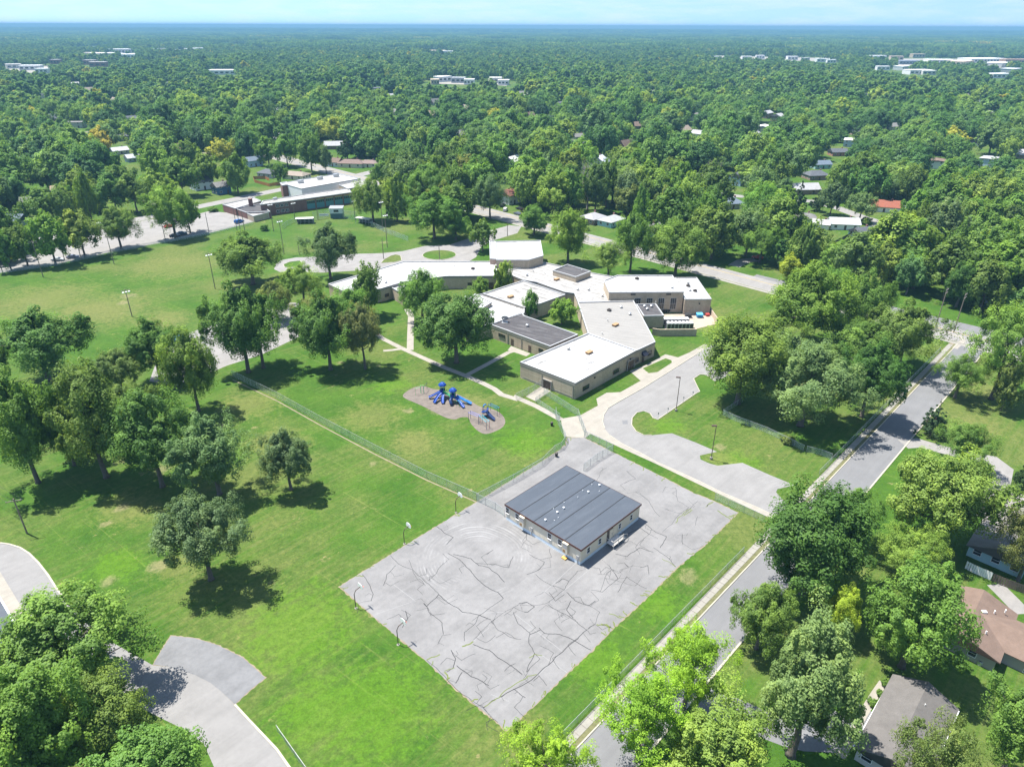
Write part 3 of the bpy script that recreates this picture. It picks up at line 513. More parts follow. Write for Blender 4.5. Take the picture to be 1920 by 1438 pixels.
def roof_unit(root, p, z, kind, rz=R(46), sc=1.0, part='roof_vent'):
    """vents, curbs and packaged units that stand on a roof"""
    if kind not in _rm:
        if kind == 'curb': mb = MB().box(-1, 1, -.55, .55, 0, .55).box(-1.1, 1.1, -.65, .65, .55, .62); mt = 'rust'
        elif kind == 'fan': mb = MB().lathe([(.28, 0), (.28, .35), (.5, .42), (.52, .6), (.3, .78), (.02, .82)], 12); mt = 'galv'
        elif kind == 'pipe': mb = MB().lathe([(.09, 0), (.09, .7), (.17, .72), (.17, .82), (.02, .9)], 8); mt = 'galv'
        elif kind == 'unit': mb = MB().box(-1.2, 1.2, -.8, .8, .15, 1.25).box(-1.3, -.2, -.6, .6, 0, .15).box(.3, 1.0, -.5, .5, 1.25, 1.4).box(-1.26, -1.2, -.6, .6, .4, 1.1); mt = 'galv'
        elif kind == 'dark': mb = MB().box(-.5, .5, -.5, .5, 0, .5).box(-.6, .6, -.6, .6, .5, .58).lathe([(.3, .58), (.3, .8), (.02, .86)], 10); mt = 'darkframe'
        _rm[kind] = mb.mesh(part, M[mt])
    return putw(part, _rm[kind], root, Matrix.Translation((p[0], p[1], z)) @ Matrix.Rotation(rz, 4, 'Z') @ Matrix.Scale(sc, 4))

# ---------------------------------------------------------------- the school
sc_c = (21.08,209.15)
school = thing('school_building', 'sprawling tan brick school with angled wings and flat white roofs', 'school', sc_c)
W1 = [(2.2,168.27),(15.97,155.98),(34.73,176.18),(22.33,188.18)]
W2 = [(21.53,214.41),(40,216.02),(41.07,182.39),(34.78,176.39),(22.38,188.6)]
w1 = wing(school, W1, 4.8, 'tan', 'white_roof'); w2 = wing(school, W2, 4.62, 'tan', 'grey_roof')
w3 = wing(school, [(21.61,215.26),(32.2,215.88),(38.49,240.28),(29.57,245.41),(12.09,258.21),(7.71,253.82),(-0.43,249.5),(-7.71,260.29),(-7.22,241.82),(0.35,241.58),(3.82,237.28),(8.95,234.61),(13.61,229.23),(17.98,224.61),(21.1,223.4)], 4.4, 'tan', 'dull_roof', 0.6)
GYM = [(31.57,228.6),(36.96,234.21),(56.29,234.42),(56.55,217.07),(31.86,216.54)]
gym = wing(school, GYM, 7.3, 'tan', 'white_roof', 0.0)
ANX = [(58.09,237.36),(65.83,237.6),(65.55,215.61),(56.73,215.39)]
anx = wing(school, ANX, 5.4, 'tan', 'white_roof', 0.0)
LOW = [(40.6,213.79),(47.07,214.37),(47.79,203.93),(41.29,203.51)]
low = wing(school, LOW, 4.2, 'tan', 'dark_roof', 0.0)
pent = wing(school, [(14.73,242.97),(20.52,249.98),(28.35,241.83),(22.47,235.51)], 6.2, 'tan', 'dark_roof', 0.0, z0=4.0)
TH = [(-6.86,275.94),(11.37,277.61),(11.69,256.48),(6.04,251.13),(-5.98,250.99)]
thea = wing(school, TH, 7.5, 'tan', 'white_roof', 0.0)
wing(school, [(-9.44,279.08),(-7.15,278.28),(-6.31,253.98),(-8.48,254.65)], 6.9, 'pink', 'white_roof', 0.0)
w9 = wing(school, [(-9.98,222.11),(3.8,235.79),(17.89,221.44),(9.5,213.18),(4,209.23)], 4.7, 'tan', 'dull_roof', 0.6)
w10 = wing(school, [(-15.99,220.57),(-10.01,222.81),(3.93,210.41),(3.78,205.52),(-6.64,195.99),(-13.79,191.79)], 4.25, 'tan', 'white_roof', 0.5)
DK = [(-6.63,195.62),(2.99,205.73),(3.82,202.77),(19.35,188.05),(10.77,179.51)]
w11 = wing(school, DK, 4.4, 'tan', 'dark_roof')
TW = [(-64.12,230.73),(-49.82,247.37),(-41.67,257.01),(-6.35,257.42),(-5.47,240.15),(-23.96,239.63),(-38.34,233.37),(-45.16,226.03),(-56.82,222.7)]
w12 = wing(school, TW, 4.9, 'tan', 'white_roof', 0.9)
wing(school, [(-42.23,229.77),(-37.77,234.22),(-31.82,225.61),(-37.37,222.78)], 4.2, 'tan', 'white_roof', 0.4)
wing(school, [(-12.5,220.27),(-6.7,212.44),(-10.05,206.18),(-14.82,212.36)], 5.2, 'tan', 'white_roof', 0.4, z0=3.6)
# front wing: openings on the long wall to the drive and on the end wall
A_, B_ = W1[1], W2[2]
for q, w_, h_ in (((19.55,159), 2.6, 1.1), ((28.65,168.69), 2.4, 1.0), ((35.35,175.83), 1.5, 1.0), ((39.68,180.48), 1.8, 1.2)):
    window(w1, A_, B_, sal(A_, B_, q), 1.25, w_, h_, 'darkframe', 1)
sd = sal(A_, B_, (33.24,173.57))
rec = MB(); fm = facemat(A_, B_, sd, 0); rec.box(-1.7, 1.7, -0.22, 0.0, 2.75, 3.0, fm).box(-1.75, -1.55, -0.22, 0, 0, 2.75, fm).box(1.55, 1.75, -0.22, 0, 0, 2.75, fm)
pr = rec.build('entrance_surround', M['fascia'], w1, world=True)
for k in (-0.78, 0.78): door(w1, A_, B_, sd + k, 1.45, 2.6)
sd = sal(A_, B_, (37.39,178.24)); door(w2, A_, B_, sd, 1.0, 2.1)
fm = facemat(A_, B_, sd, 0); aw = MB()
pts = [(-1, 0, 2.5), (1, 0, 2.5), (1, 0, 3.5), (-1, 0, 3.5), (-1, -1.2, 2.5), (1, -1.2, 2.5)]
aw.add([fm @ Vector(p) for p in pts], [(0, 3, 4), (1, 5, 2), (3, 2, 5, 4), (0, 4, 5, 1)]).build('awning', paint((0.015, 0.017, 0.03)), w2, world=True)
for q in ((22.28,161.16), (33.25,172.84)):
    MB().box(-.18, .18, -.3, 0, 3.3, 3.6, facemat(A_, B_, sal(A_, B_, q), 0)).build('wall_lamp', M['black'], w1, world=True)
A2, B2 = W1[0], W1[1]
s2 = sal(A2, B2, (9.04,161.53)); fm = facemat(A2, B2, s2, 0)
MB().box(-1.5, 1.5, -0.35, 0, 2.5, 2.75, fm).box(-1.5, -1.3, -0.35, 0, 0, 2.5, fm).box(1.3, 1.5, -0.35, 0, 0, 2.5, fm).build('porch', M['fascia'], w1, world=True)
for k in (-0.63, 0.63): door(w1, A2, B2, s2 + k, 1.2, 2.4)
L2 = (Vector(B2) - Vector(A2)).length
for a0, b0 in ((1.0, s2 - 2), (s2 + 2, L2 - .6)):             # blind panels framed by downpipes and a base line
    MB().box(a0, b0, -0.05, 0, 0.55, 0.68, facemat(A2, B2, 0, 0)).build('base_rail', M['fascia'], w1, world=True)
    MB().box(b0, b0 + .16, -0.14, 0, 0.1, 3.9, facemat(A2, B2, 0, 0)).build('downpipe', M['fascia'], w1, world=True)
A3, B3 = DK[0], DK[4]
window(w11, A3, B3, sal(A3, B3, (-3.21,192.26)), 1.5, 2.6, 1.0, 'darkframe', 1); window(w11, A3, B3, sal(A3, B3, (7.77,181.27)), 1.5, 1.6, 1.0, 'darkframe')
for q in ((-0.14,189.21), (4.91,184.5)): door(w11, A3, B3, sal(A3, B3, q), 1.0, 2.2)
for q in ((2.62,186.73), (-1.52,190.42)): MB().box(-.07, .07, -.14, 0, .1, 3.5, facemat(A3, B3, sal(A3, B3, q), 0)).build('downpipe', M['fascia'], w11, world=True)
# gym: tall windows and grilles over the yard
A4, B4 = GYM[4], GYM[3]
for q, z, h_ in (((41.58,214.82), 3.2, 1.9), ((45.52,215.48), 3.2, 1.9), ((49.43,216.14), 1.3, 3.8), ((53.45,216.56), 1.3, 3.8)):
    window(gym, A4, B4, sal(A4, B4, q), z, 1.9, h_, 'frame', 2)
for q in ((39.87,214.8), (51.61,216.16)): MB().box(-.8, .8, -.08, 0, 6.2, 6.75, facemat(A4, B4, sal(A4, B4, q), 0)).build('grille', M['darkframe'], gym, world=True)
MB().box(-.2, .2, -.2, 0, 3.6, 4.0, facemat(ANX[3], ANX[2], 5, 0)).build('wall_lamp', M['black'], anx, world=True)
A5, B5 = TW[5], TW[4]; A6, B6 = TW[7], TW[6]
for s_ in (2.5,): window(w12, A5, B5, s_ + 6, 1.3, 1.4, 1.0, 'darkframe')
door(w12, A5, B5, (Vector(B5) - Vector(A5)).length * .88, 1.8, 2.4); window(w12, A6, B6, 2.4, 1.4, 1.6, 1.0, 'darkframe')
# what stands on the roofs
for q, k, z in (((21.32,174.69), 'curb', 4.48), ((31.3,195.06), 'curb', 4.3), ((30.91,207.31), 'dark', 4.3), ((35.06,210.06), 'fan', 4.3), ((36.98,204.01), 'fan', 4.3), ((29.4,198.5), 'pipe', 4.3), ((26.5,188.09), 'pipe', 4.3),
                ((15.72,177.15), 'fan', 4.48), ((20.08,170.89), 'pipe', 4.48), ((43.26,230.64), 'dark', 6.98), ((53.56,221.56), 'fan', 6.98), ((61.39,231.95), 'fan', 5.08), ((60.82,228.74), 'dark', 5.08), ((60.37,224.21), 'fan', 5.08),
                ((62.04,223.67), 'dark', 5.08), ((43.01,211.81), 'fan', 3.88), ((43.42,209.45), 'fan', 3.88), ((45.25,211.96), 'fan', 3.88), ((47.21,215.03), 'pipe', 3.88), ((15.88,238), 'curb', 4.08), ((5.31,242.87), 'fan', 4.08),
                ((11.94,245.02), 'pipe', 4.08), ((7.75,246.92), 'pipe', 4.08), ((22.47,227.32), 'fan', 4.08), ((26.25,227.22), 'fan', 4.08), ((30.3,221.18), 'fan', 4.08), ((-0.58,219.11), 'curb', 4.38), ((12.45,228.36), 'pipe', 4.38),
                ((4.55,194.71), 'fan', 4.08), ((-14.68,248.5), 'dark', 4.58), ((-21.66,252.11), 'pipe', 4.58), ((-44.5,232.83), 'fan', 4.58), ((25.15,242.41), 'pipe', 5.88), ((5.1,242.25), 'pipe', 4.08)):
    roof_unit(school, q, z, k)
# satellite dish on the dark roof
q = (-2.3,197.97); dish = MB(); 
dish.lathe([(0.05, 0), (0.5, .08), (0.95, .28), (1.15, .45)], 18); rot = Matrix.Translation((q[0], q[1], 5.1)) @ Matrix.Rotation(R(-55), 4, 'X') @ Matrix.Rotation(0, 4, 'Z')
dish.v = [tuple(rot @ Vector(p)) for p in dish.v]; dish.tube([(q[0], q[1], 4.05), (q[0], q[1], 5.1)], 0.09, 8).box(q[0] - .9, q[0] + .9, q[1] - .9, q[1] + .9, 4.08, 4.2)
d_ = dish.build('satellite_dish', M['galv'], school, world=True)
# yard behind the gym
YD = [(50.47,215.52),(57.31,216.21),(66.13,216.3),(65.62,207.2),(58.4,203.1),(48.2,202.67)]
sheet('service_yard', YD, 0.02, paving_material('yard_concrete', (0.32, 0.26, 0.21), 0.15, scale=0.6)[0])
MB().strip([(43.33,197.97),(45.41,197.13),(56.85,197.44)], 0.3, 0, 2.3).build('yard_wall', M['tan'], school, world=True); MB().strip([(66.06,216.93),(65.99,207.79)], 0.3, 0, 1.8).build('yard_wall', M['tan'], school, world=True)
for i, (x, y) in enumerate([(52.36,206.84),(52.96,203.39)]):
    ch = thing('cooling_unit', ('long pale cooling unit behind another, farther from the tan yard wall', 'long pale cooling unit nearest the tan yard wall')[i], 'cooling unit', (x, y, 0.02), R(2), 'cooling units in the service yard')
    MB().box(-4.2, 4.2, -.9, .9, .2, 1.9).box(-4.25, 4.25, -.95, .95, 1.9, 2.0).box(-4, -3.6, -.8, .8, 0, .2).box(3.6, 4, -.8, .8, 0, .2).build('casing', M['galv'], ch)
    fan = MB().lathe([(.42, 0), (.42, .16), (.36, .18), (.05, .1)], 12).mesh('fan', M['white'])
    for k in range(7):
        for j in (-.45, .45): put('fan', fan, ch, (-3.6 + 1.2 * k, j, 2.0))
    for k in range(7): MB().box(-4 + 1.18 * k, -3.1 + 1.18 * k, -.93, -.9, .4, 1.7).build('grille', M['darkframe'], ch)
def dumpster(p, rz, col, lid, label, s=1.0):
    d = thing('dumpster', label, 'dumpster', (p[0], p[1], 0.02), rz, 'dumpsters in the service yard')
    pts = [(-1, -.75), (1, -.75), (1, .75), (-1, .75)]
    b = MB().add([(x * .92 * s, y * .85 * s, .12) for x, y in pts] + [(x * s, y * s, 1.15 * s) for x, y in pts], [(3, 2, 1, 0), (0, 1, 5, 4), (1, 2, 6, 5), (2, 3, 7, 6), (3, 0, 4, 7), (4, 5, 6, 7)])
    b.box(-1.08 * s, 1.08 * s, -.82 * s, -.74 * s, 1.0 * s, 1.15 * s).build('bin', paint(col, 0.5), d)
    for k in (-.5, .5): MB().add([((k - .48) * s, -.8 * s, 1.17 * s), ((k + .48) * s, -.8 * s, 1.17 * s), ((k + .48) * s, .78 * s, 1.42 * s), ((k - .48) * s, .78 * s, 1.42 * s), ((k - .48) * s, .78 * s, 1.16 * s), ((k + .48) * s, .78 * s, 1.16 * s)], [(0, 1, 2, 3), (3, 2, 5, 4), (0, 3, 4), (1, 5, 2)]).build('lid', paint(lid, 0.5), d)
    wl = MB().lathe([(.1, -.03), (.1, .03)], 8).mesh('caster', M['black'])
    for x in (-.8, .8):
        for y in (-.55, .55): put('caster', wl, d, (x * s, y * s, .1))
dumpster((57.81,212.87), 0.1, (0.05, 0.055, 0.065), (0.03, 0.03, 0.03), 'dark grey dumpster beside the blue one in the yard')
dumpster((61.57,212.91), 0.05, (0.03, 0.22, 0.42), (0.10, 0.42, 0.65), 'blue dumpster with pale blue lid in the service yard')
dumpster((64.5,214.04), 0.1, (0.42, 0.05, 0.035), (0.35, 0.05, 0.04), 'small red bin beside the blue dumpster', 0.62)
for k, q in enumerate([(50.57,216.78),(51.46,217.04),(52.34,217.3)]):
    b = thing('bin', ['black bin nearest the dark low roof, under the gym windows', 'black bin in the middle of three under the gym windows', 'black bin furthest along under the tall gym windows'][k], 'bin', (*q, 0.02), 0.1, 'black bins against the gym wall')
    MB().add([(-.3, -.3, .05), (.3, -.3, .05), (.3, .3, .05), (-.3, .3, .05), (-.38, -.4, 1.0), (.38, -.4, 1.0), (.38, .4, 1.0), (-.38, .4, 1.0)], [(3, 2, 1, 0), (0, 1, 5, 4), (1, 2, 6, 5), (2, 3, 7, 6), (3, 0, 4, 7), (4, 5, 6, 7)]).build('body', M['black'], b)
    MB().box(-.42, .42, -.44, .44, 1.0, 1.08).build('lid', M['darkframe'], b)

# ---------------------------------------------------------------- portable classroom on the court
PO = Vector((12.18,94.36)); PL = Vector((-1.31,107.36)); PRt = Vector((25.19,107.25))
vdir = (PL - PO); Lv = vdir.length; vdir.normalize(); udir = Vector((vdir.y, -vdir.x)); Lu = (PRt - PO).dot(udir)
prt = thing('portable_classroom', 'wide flat-roofed cream portable classroom on the cracked court', 'portable classroom', (PO.x, PO.y, 0.02), math.atan2(udir.y, udir.x))
# local frame: x along u (towards the right corner), y along v (towards the left corner)
e_ = 0.18
wl = MB().box(e_, Lu - e_, e_, Lv - e_, 0.72, 3.42).build('wall', M['cream'], prt)
MB().box(e_ + .03, Lu - e_ - .03, e_ + .03, Lv - e_ - .03, 0.0, 0.72).build('skirting', plain('pale_blue_skirt', (0.60, 0.68, 0.74), 0.6, 0.06), prt)
for k in range(int((Lu - .5) / 1.22)): MB().box(e_ + 1.22 * (k + 1) - .02, e_ + 1.22 * (k + 1) + .02, e_ - .012, e_ - .001, .75, 3.4).build('batten', M['cream'], wl)
for k in range(int((Lv - .5) / 1.22)): MB().box(e_ - .012, e_ - .001, e_ + 1.22 * (k + 1) - .02, e_ + 1.22 * (k + 1) + .02, .75, 3.4).build('batten', M['cream'], wl)
M['portroof'] = roof_material('blue_grey_membrane', (0.056, 0.067, 0.084), (0.072, 0.084, 0.102), math.atan2(udir.y, udir.x) - R(90), 0.6, 0.54, 0.6)
rf = MB()
nmod = 5; wv = Lv / nmod; zz = [3.52, 3.66, 3.76, 3.76, 3.66, 3.52]
for i in range(nmod):
    y0, y1 = i * wv + (.035 if i else 0), (i + 1) * wv - (.035 if i < nmod - 1 else 0)
    o = MB().add([(0, y0, 3.40), (Lu, y0, 3.40), (Lu, y1, 3.40), (0, y1, 3.40), (0, y0, 3.70), (Lu, y0, 3.70), (Lu, y1, 3.70), (0, y1, 3.70)], [(3, 2, 1, 0), (4, 5, 6, 7), (0, 1, 5, 4), (1, 2, 6, 5), (2, 3, 7, 6), (3, 0, 4, 7)]).build('roof_section', M['portroof'], prt)
    if i: MB().box(0.01, Lu - .01, i * wv - .075, i * wv + .075, 3.704, 3.74).build('seam_cap', plain('seam_tar', (0.022, 0.025, 0.03), 0.7, 0.2) if i == 1 else bpy.data.materials['seam_tar'], prt)
brown = paint((0.085, 0.032, 0.022), 0.45)
MB().box(-.04, Lu + .04, -.04, -.005, 3.33, 3.74).box(-.04, -.005, 0, Lv + .04, 3.33, 3.74).box(Lu + .005, Lu + .04, 0, Lv + .04, 3.33, 3.74).box(0, Lu, Lv + .005, Lv + .04, 3.33, 3.74).build('fascia', brown, prt)
# openings: the face towards the left (local x=0) and the face towards the right (local y=0)
PW = WM[prt]
def loc2(x, y): v_ = PW @ Vector((x, y, 0)); return (v_.x, v_.y)
LA, LB = loc2(e_, Lv - e_), loc2(e_, e_); RA, RB = loc2(e_, e_), loc2(Lu - e_, e_)
for q in ((-0.75,107.11), (1.02,105.24), (7.29,100), (9.11,98.3)): window(wl, LA, LB, sal(LA, LB, q), 1.75, 0.85, 1.25, 'white')
for q in ((2.2,104.14), (10.25,97.19)):
    fm = facemat(LA, LB, sal(LA, LB, q), 0); ac = MB().box(-.55, .55, -.55, -.003, 1.15, 3.3, fm).box(-.6, .6, -.62, -.003, 3.3, 3.42, fm).build('wall_air_conditioner', paint((0.55, 0.50, 0.40)), prt, world=True)
    MB().box(-.48, .48, -.57, -.552, 2.35, 3.15, fm).build('louvre', M['galv'], ac, world=True); MB().box(-.45, .1, -.57, -.552, 1.35, 1.95, fm).build('panel', M['rust'], ac, world=True)
for q, z0, z1 in (((3.91,102.81), 0.3, 1.9), ((11.88,95.12), 0.2, 1.9)):
    fm = facemat(LA, LB, sal(LA, LB, q), 0); MB().box(-.28, .28, -.18, -.003, 1.1, z1, fm).box(-.05, .05, -.12, -.003, 0.0, 1.1, fm).build('meter_box', M['galv'], prt, world=True)
q = (9.81,96.3); fm = facemat(LA, LB, sal(LA, LB, q), 0); MB().box(-.7, .2, -.9, -.25, 0.0, 0.28, fm).build('step', paint((0.55, 0.33, 0.08)), prt, world=True)
for q, w_, h_ in (((13.9,96), .8, 1.2), ((16.45,98.11), .8, 1.2), ((20.83,102.3), .7, 1.15), ((23.55,104.74), .7, 1.15)): window(wl, RA, RB, sal(RA, RB, q), 1.55, w_, h_, 'white')
sd = sal(RA, RB, (18.69,100.18)); fm = facemat(RA, RB, sd, 0)
MB().box(-.9, .9, -.05, -.003, .75, 3.1, fm).build('door_recess', M['darkframe'], prt, world=True); door(prt, RA, RB, sd + .35, 1.0, 2.15, 0.76, 'cream')  # no hollow here: flat panel behind the door, recess shade put into its dark colour
dk = MB().box(-1.0, 2.2, -1.7, -.05, 0.6, 0.72, fm)
for x in (-.9, .6, 2.1): dk.box(x - .05, x + .05, -1.68, -1.58, 0, 1.65, fm)
dk.box(-1.0, 2.2, -1.66, -1.6, 1.55, 1.65, fm).box(-1.0, 2.2, -1.66, -1.6, 1.05, 1.12, fm).box(-1.0, -.93, -1.7, -.1, 1.55, 1.65, fm)
for k in range(22): dk.box(-.95 + .145 * k, -.92 + .145 * k, -1.65, -1.62, .72, 1.6, fm)
dk = dk.build('porch_deck', paint((0.5, 0.48, 0.45)), prt, world=True)
for k in range(4): MB().box(2.22 + .3 * k, 2.52 + .3 * k, -1.6, -.4, 0, .54 - .15 * k, fm).build('step', paint((0.42, 0.40, 0.37)), prt, world=True)
MB().tube([fm @ Vector(p) for p in ((2.2, -1.63, 1.6), (3.4, -1.63, 1.0), (3.4, -1.63, 0))], .04, 6).tube([fm @ Vector(p) for p in ((2.2, -.38, 1.6), (3.4, -.38, 1.0), (3.4, -.38, 0))], .04, 6).build('handrail', M['galv'], prt, world=True)
for q in ((6.25,102.37), (8.59,104.68), (9.88,106), (15.02,111.1), (17.45,113.34)):
    putw('roof_vent', MB().lathe([(.12, 0), (.12, .25), (.19, .27), (.19, .36), (.02, .42)], 10).mesh('roof_vent', M['white']), prt, Matrix.Translation((*q, 3.72)))
for q in ((7.91,102.21), (7.94,105.68), (10.07,107.73), (12.82,109.41), (13.98,111.54), (17.2,111.33), (8.66,103.11), (15.99,113.61)):
    putw('vent_pipe', MB().lathe([(.06, 0), (.06, .3), (.02, .31)], 8).mesh('vent_pipe', M['white']), prt, Matrix.Translation((*q, 3.72)))

# ---------------------------------------------------------------- the old red brick school beyond the ball field
bc = (-114.67,364.32)
old = thing('brick_school', 'red brick school with teal window panels beyond the ball field', 'school', bc)
BL = [(-124.98,345.7),(-106.2,359.15),(-85.85,374.9),(-89.94,385.8),(-109.15,370.23),(-126.54,354.24)]
b1 = wing(old, BL, 6.0, 'redbrick', 'dull_roof', 0.0)
BH = [(-128.73,392.83),(-103.42,420.31),(-87.3,406.47),(-113.16,377.8)]
b2 = wing(old, BH, 7.2, 'white', 'white_roof', 0.0)
wing(old, [(-129.38,393.3),(-126.77,396.32),(-123.23,387.93),(-125.98,386.09)], 7.25, 'redbrick', 'white_roof', 0)
wing(old, [(-96.54,392.65),(-87.28,405.97),(-80.67,391.11),(-89.11,382.11)], 6.4, 'tan', 'dull_roof', 0)
b3 = wing(old, [(-147.89,355.63),(-137.52,371.9),(-130.79,363.79),(-138.22,347.03)], 3.8, 'redbrick', 'dull_roof', 0)
b4 = wing(old, [(-138.5,348.18),(-130.01,359.47),(-119.49,342.27),(-130.52,340.46)], 3.4, 'redbrick', 'dark_roof', 0)
wing(old, [(-131.81,342.12),(-126.72,351.22),(-119.73,342.85),(-125.24,334.65)], 3.0, 'tan', 'dull_roof', 0)
A_, B_ = BL[0], BL[1]
for k in range(2):
    for f_ in (0.36, 0.46, 0.56): window(b1, A_, B_, (Vector(B_) - Vector(A_)).length * f_, 0.9 + 2.7 * k, 1.5, 1.3, 'white', 1)
A_, B_ = BL[1], BL[2]; Lw = (Vector(B_) - Vector(A_)).length; teal = paint((0.08, 0.22, 0.25), 0.4)
for k in range(5):
    fm = facemat(A_, B_, Lw * (k + .5) / 5, 0); wd = Lw / 5 * .42
    pn = MB().box(-wd, wd, -.1, -.003, .5, 4.6, fm).build('window_panel', teal, b1, world=True)
    MB().box(-wd, wd, -.14, -.003, 4.65, 5.0, fm).build('lintel', paint((0.5, 0.36, 0.13)), b1, world=True)
    for j in range(4): MB().box(-wd + wd * .5 * j + .1, -wd + wd * .5 * (j + 1) - .1, -.13, -.101, 3.2, 4.4, fm).build('pane', M['glass'], pn, world=True)
for q in ((-109.75,404.39), (-102.43,412.41), (-117.96,394.03)): roof_unit(old, q, 6.9, 'unit', R(30), 1.3, 'air_handler')
roof_unit(old, (-121.37,358.11), 5.7, 'unit', R(30), .8); 
q = (-133.1,354.96); MB().box(q[0] - .8, q[0] + .8, q[1] - .8, q[1] + .8, 3.0, 6.6).box(q[0] - .95, q[0] + .95, q[1] - .95, q[1] + .95, 6.6, 6.8).build('chimney', M['redbrick'], old, world=True)

# ---------------------------------------------------------------- houses
GR = math.atan2(DU.y, DU.x)
_shg = {}
def shingle(col):
    k = tuple(col)
    if k not in _shg:
        m, t, b = nodes('shingles_%d' % len(_shg)); p = pos(t)
        f = noise(t, p, 0.7, 5, 0.65); g = noise(t, mapped(t, p, 0, (1, 1, 6)), 3.0, 3, 0.7)
        c = ramp(t, math_(t, 'ADD', math_(t, 'MULTIPLY', f, .6), math_(t, 'MULTIPLY', g, .4)), [(.3, tuple(v * .8 for v in col)), (.7, tuple(v * 1.2 for v in col))])
        t.links.new(c, b.inputs['Base Color']); b.inputs['Roughness'].default_value = .9; b.inputs['Specular IOR Level'].default_value = .2; _shg[k] = m
    return _shg[k]
def gable(mb, x0, x1, y0, y1, ze, zr, ov=0.45, hip=0.0, th=0.16):
    """pitched roof, ridge along x, with overhang and thickness"""
    x0 -= ov; x1 += ov; y0 -= ov; y1 += ov; yc = (y0 + y1) / 2; ze -= ov * (zr - ze) / (yc - y0 - ov + 1e-6)
    for dz in (0,):
        p = [(x0, y0, ze), (x1, y0, ze), (x1, y1, ze), (x0, y1, ze), (x0 + hip, yc, zr), (x1 - hip, yc, zr)]
        q = [(a_, b_, c_ - th) for a_, b_, c_ in p]
        mb.add(p + q, [(0, 1, 5, 4), (2, 3, 4, 5), (1, 2, 5), (3, 0, 4), (7, 6, 10, 11), (9, 8, 11, 10), (8, 7, 11), (6, 9, 10), (0, 6, 7, 1), (1, 7, 8, 2), (2, 8, 9, 3), (3, 9, 6, 0)])
    return mb
def house(p, w_, d_, rz, eave, ridge, wall, roof, label, hip=0.0, cat='house', name='house', garage=False, chimney=True, nwin=3, group='houses among the trees'):
    h = thing(name, label, cat, (p[0], p[1], drop(p[0], p[1])), rz, group)
    x, y = w_ / 2, d_ / 2; wm_ = paint(wall, .7, .06)
    wb = MB().box(-x, x, -y, y, 0, eave)
    if not hip: wb.add([(-x + .001, -y, eave), (-x + .001, y, eave), (-x + .001, 0, ridge - .1), (x - .001, -y, eave), (x - .001, y, eave), (x - .001, 0, ridge - .1)], [(0, 2, 1), (3, 4, 5)])
    wl = wb.build('wall', wm_, h); rf = gable(MB(), -x, x, -y, y, eave, ridge, .45, hip).build('roof', shingle(roof), h)
    W_ = WM[h]
    def pt(a_, b_): v_ = W_ @ Vector((a_, b_, 0)); return (v_.x, v_.y)
    faces = [(pt(-x, -y), pt(x, -y), w_), (pt(x, -y), pt(x, y), d_), (pt(x, y), pt(-x, y), w_), (pt(-x, y), pt(-x, -y), d_)]
    for fi, (A, B, L) in enumerate(faces):
        n = nwin if L > 8 else max(1, nwin - 1)
        for k in range(n):
            s_ = L * (k + .5) / n
            if fi in (0, 2) and k == n // 2: door(wl, A, B, s_, 1.0 if not garage else 2.6, 2.1, 0, 'white' if garage else 'door')
            else: window(wl, A, B, s_, 1.0 if eave < 4 else 1.0, min(1.2, L / n * .5), 1.1, 'white')
            if eave > 4.2: window(wl, A, B, s_, 3.7, min(1.2, L / n * .5), 1.1, 'white')
    if chimney: MB().box(x * .4, x * .4 + .7, .1, .8, ridge - 1.0, ridge + .7).build('chimney', M['redbrick'], rf)
    MB().lathe([(.06, 0), (.06, .5)], 6, (-x * .5, .7, ridge - .55)).build('vent_pipe', M['white'], rf)
    return h
GREYR, SLATE, BROWNR, REDR, TANR, BLUER, WHITER = (.15, .146, .142), (.085, .092, .105), (.145, .105, .085), (.24, .085, .055), (.23, .195, .16), (.11, .14, .18), (.36, .36, .36)
WHT, TEALW, GREYW, BLUEW, CREAMW, DKBLUE, BRNW = (.72, .73, .72), (.30, .48, .50), (.42, .42, .41), (.36, .47, .58), (.6, .55, .44), (.05, .12, .22), (.24, .17, .13)
H90 = GR + R(90)
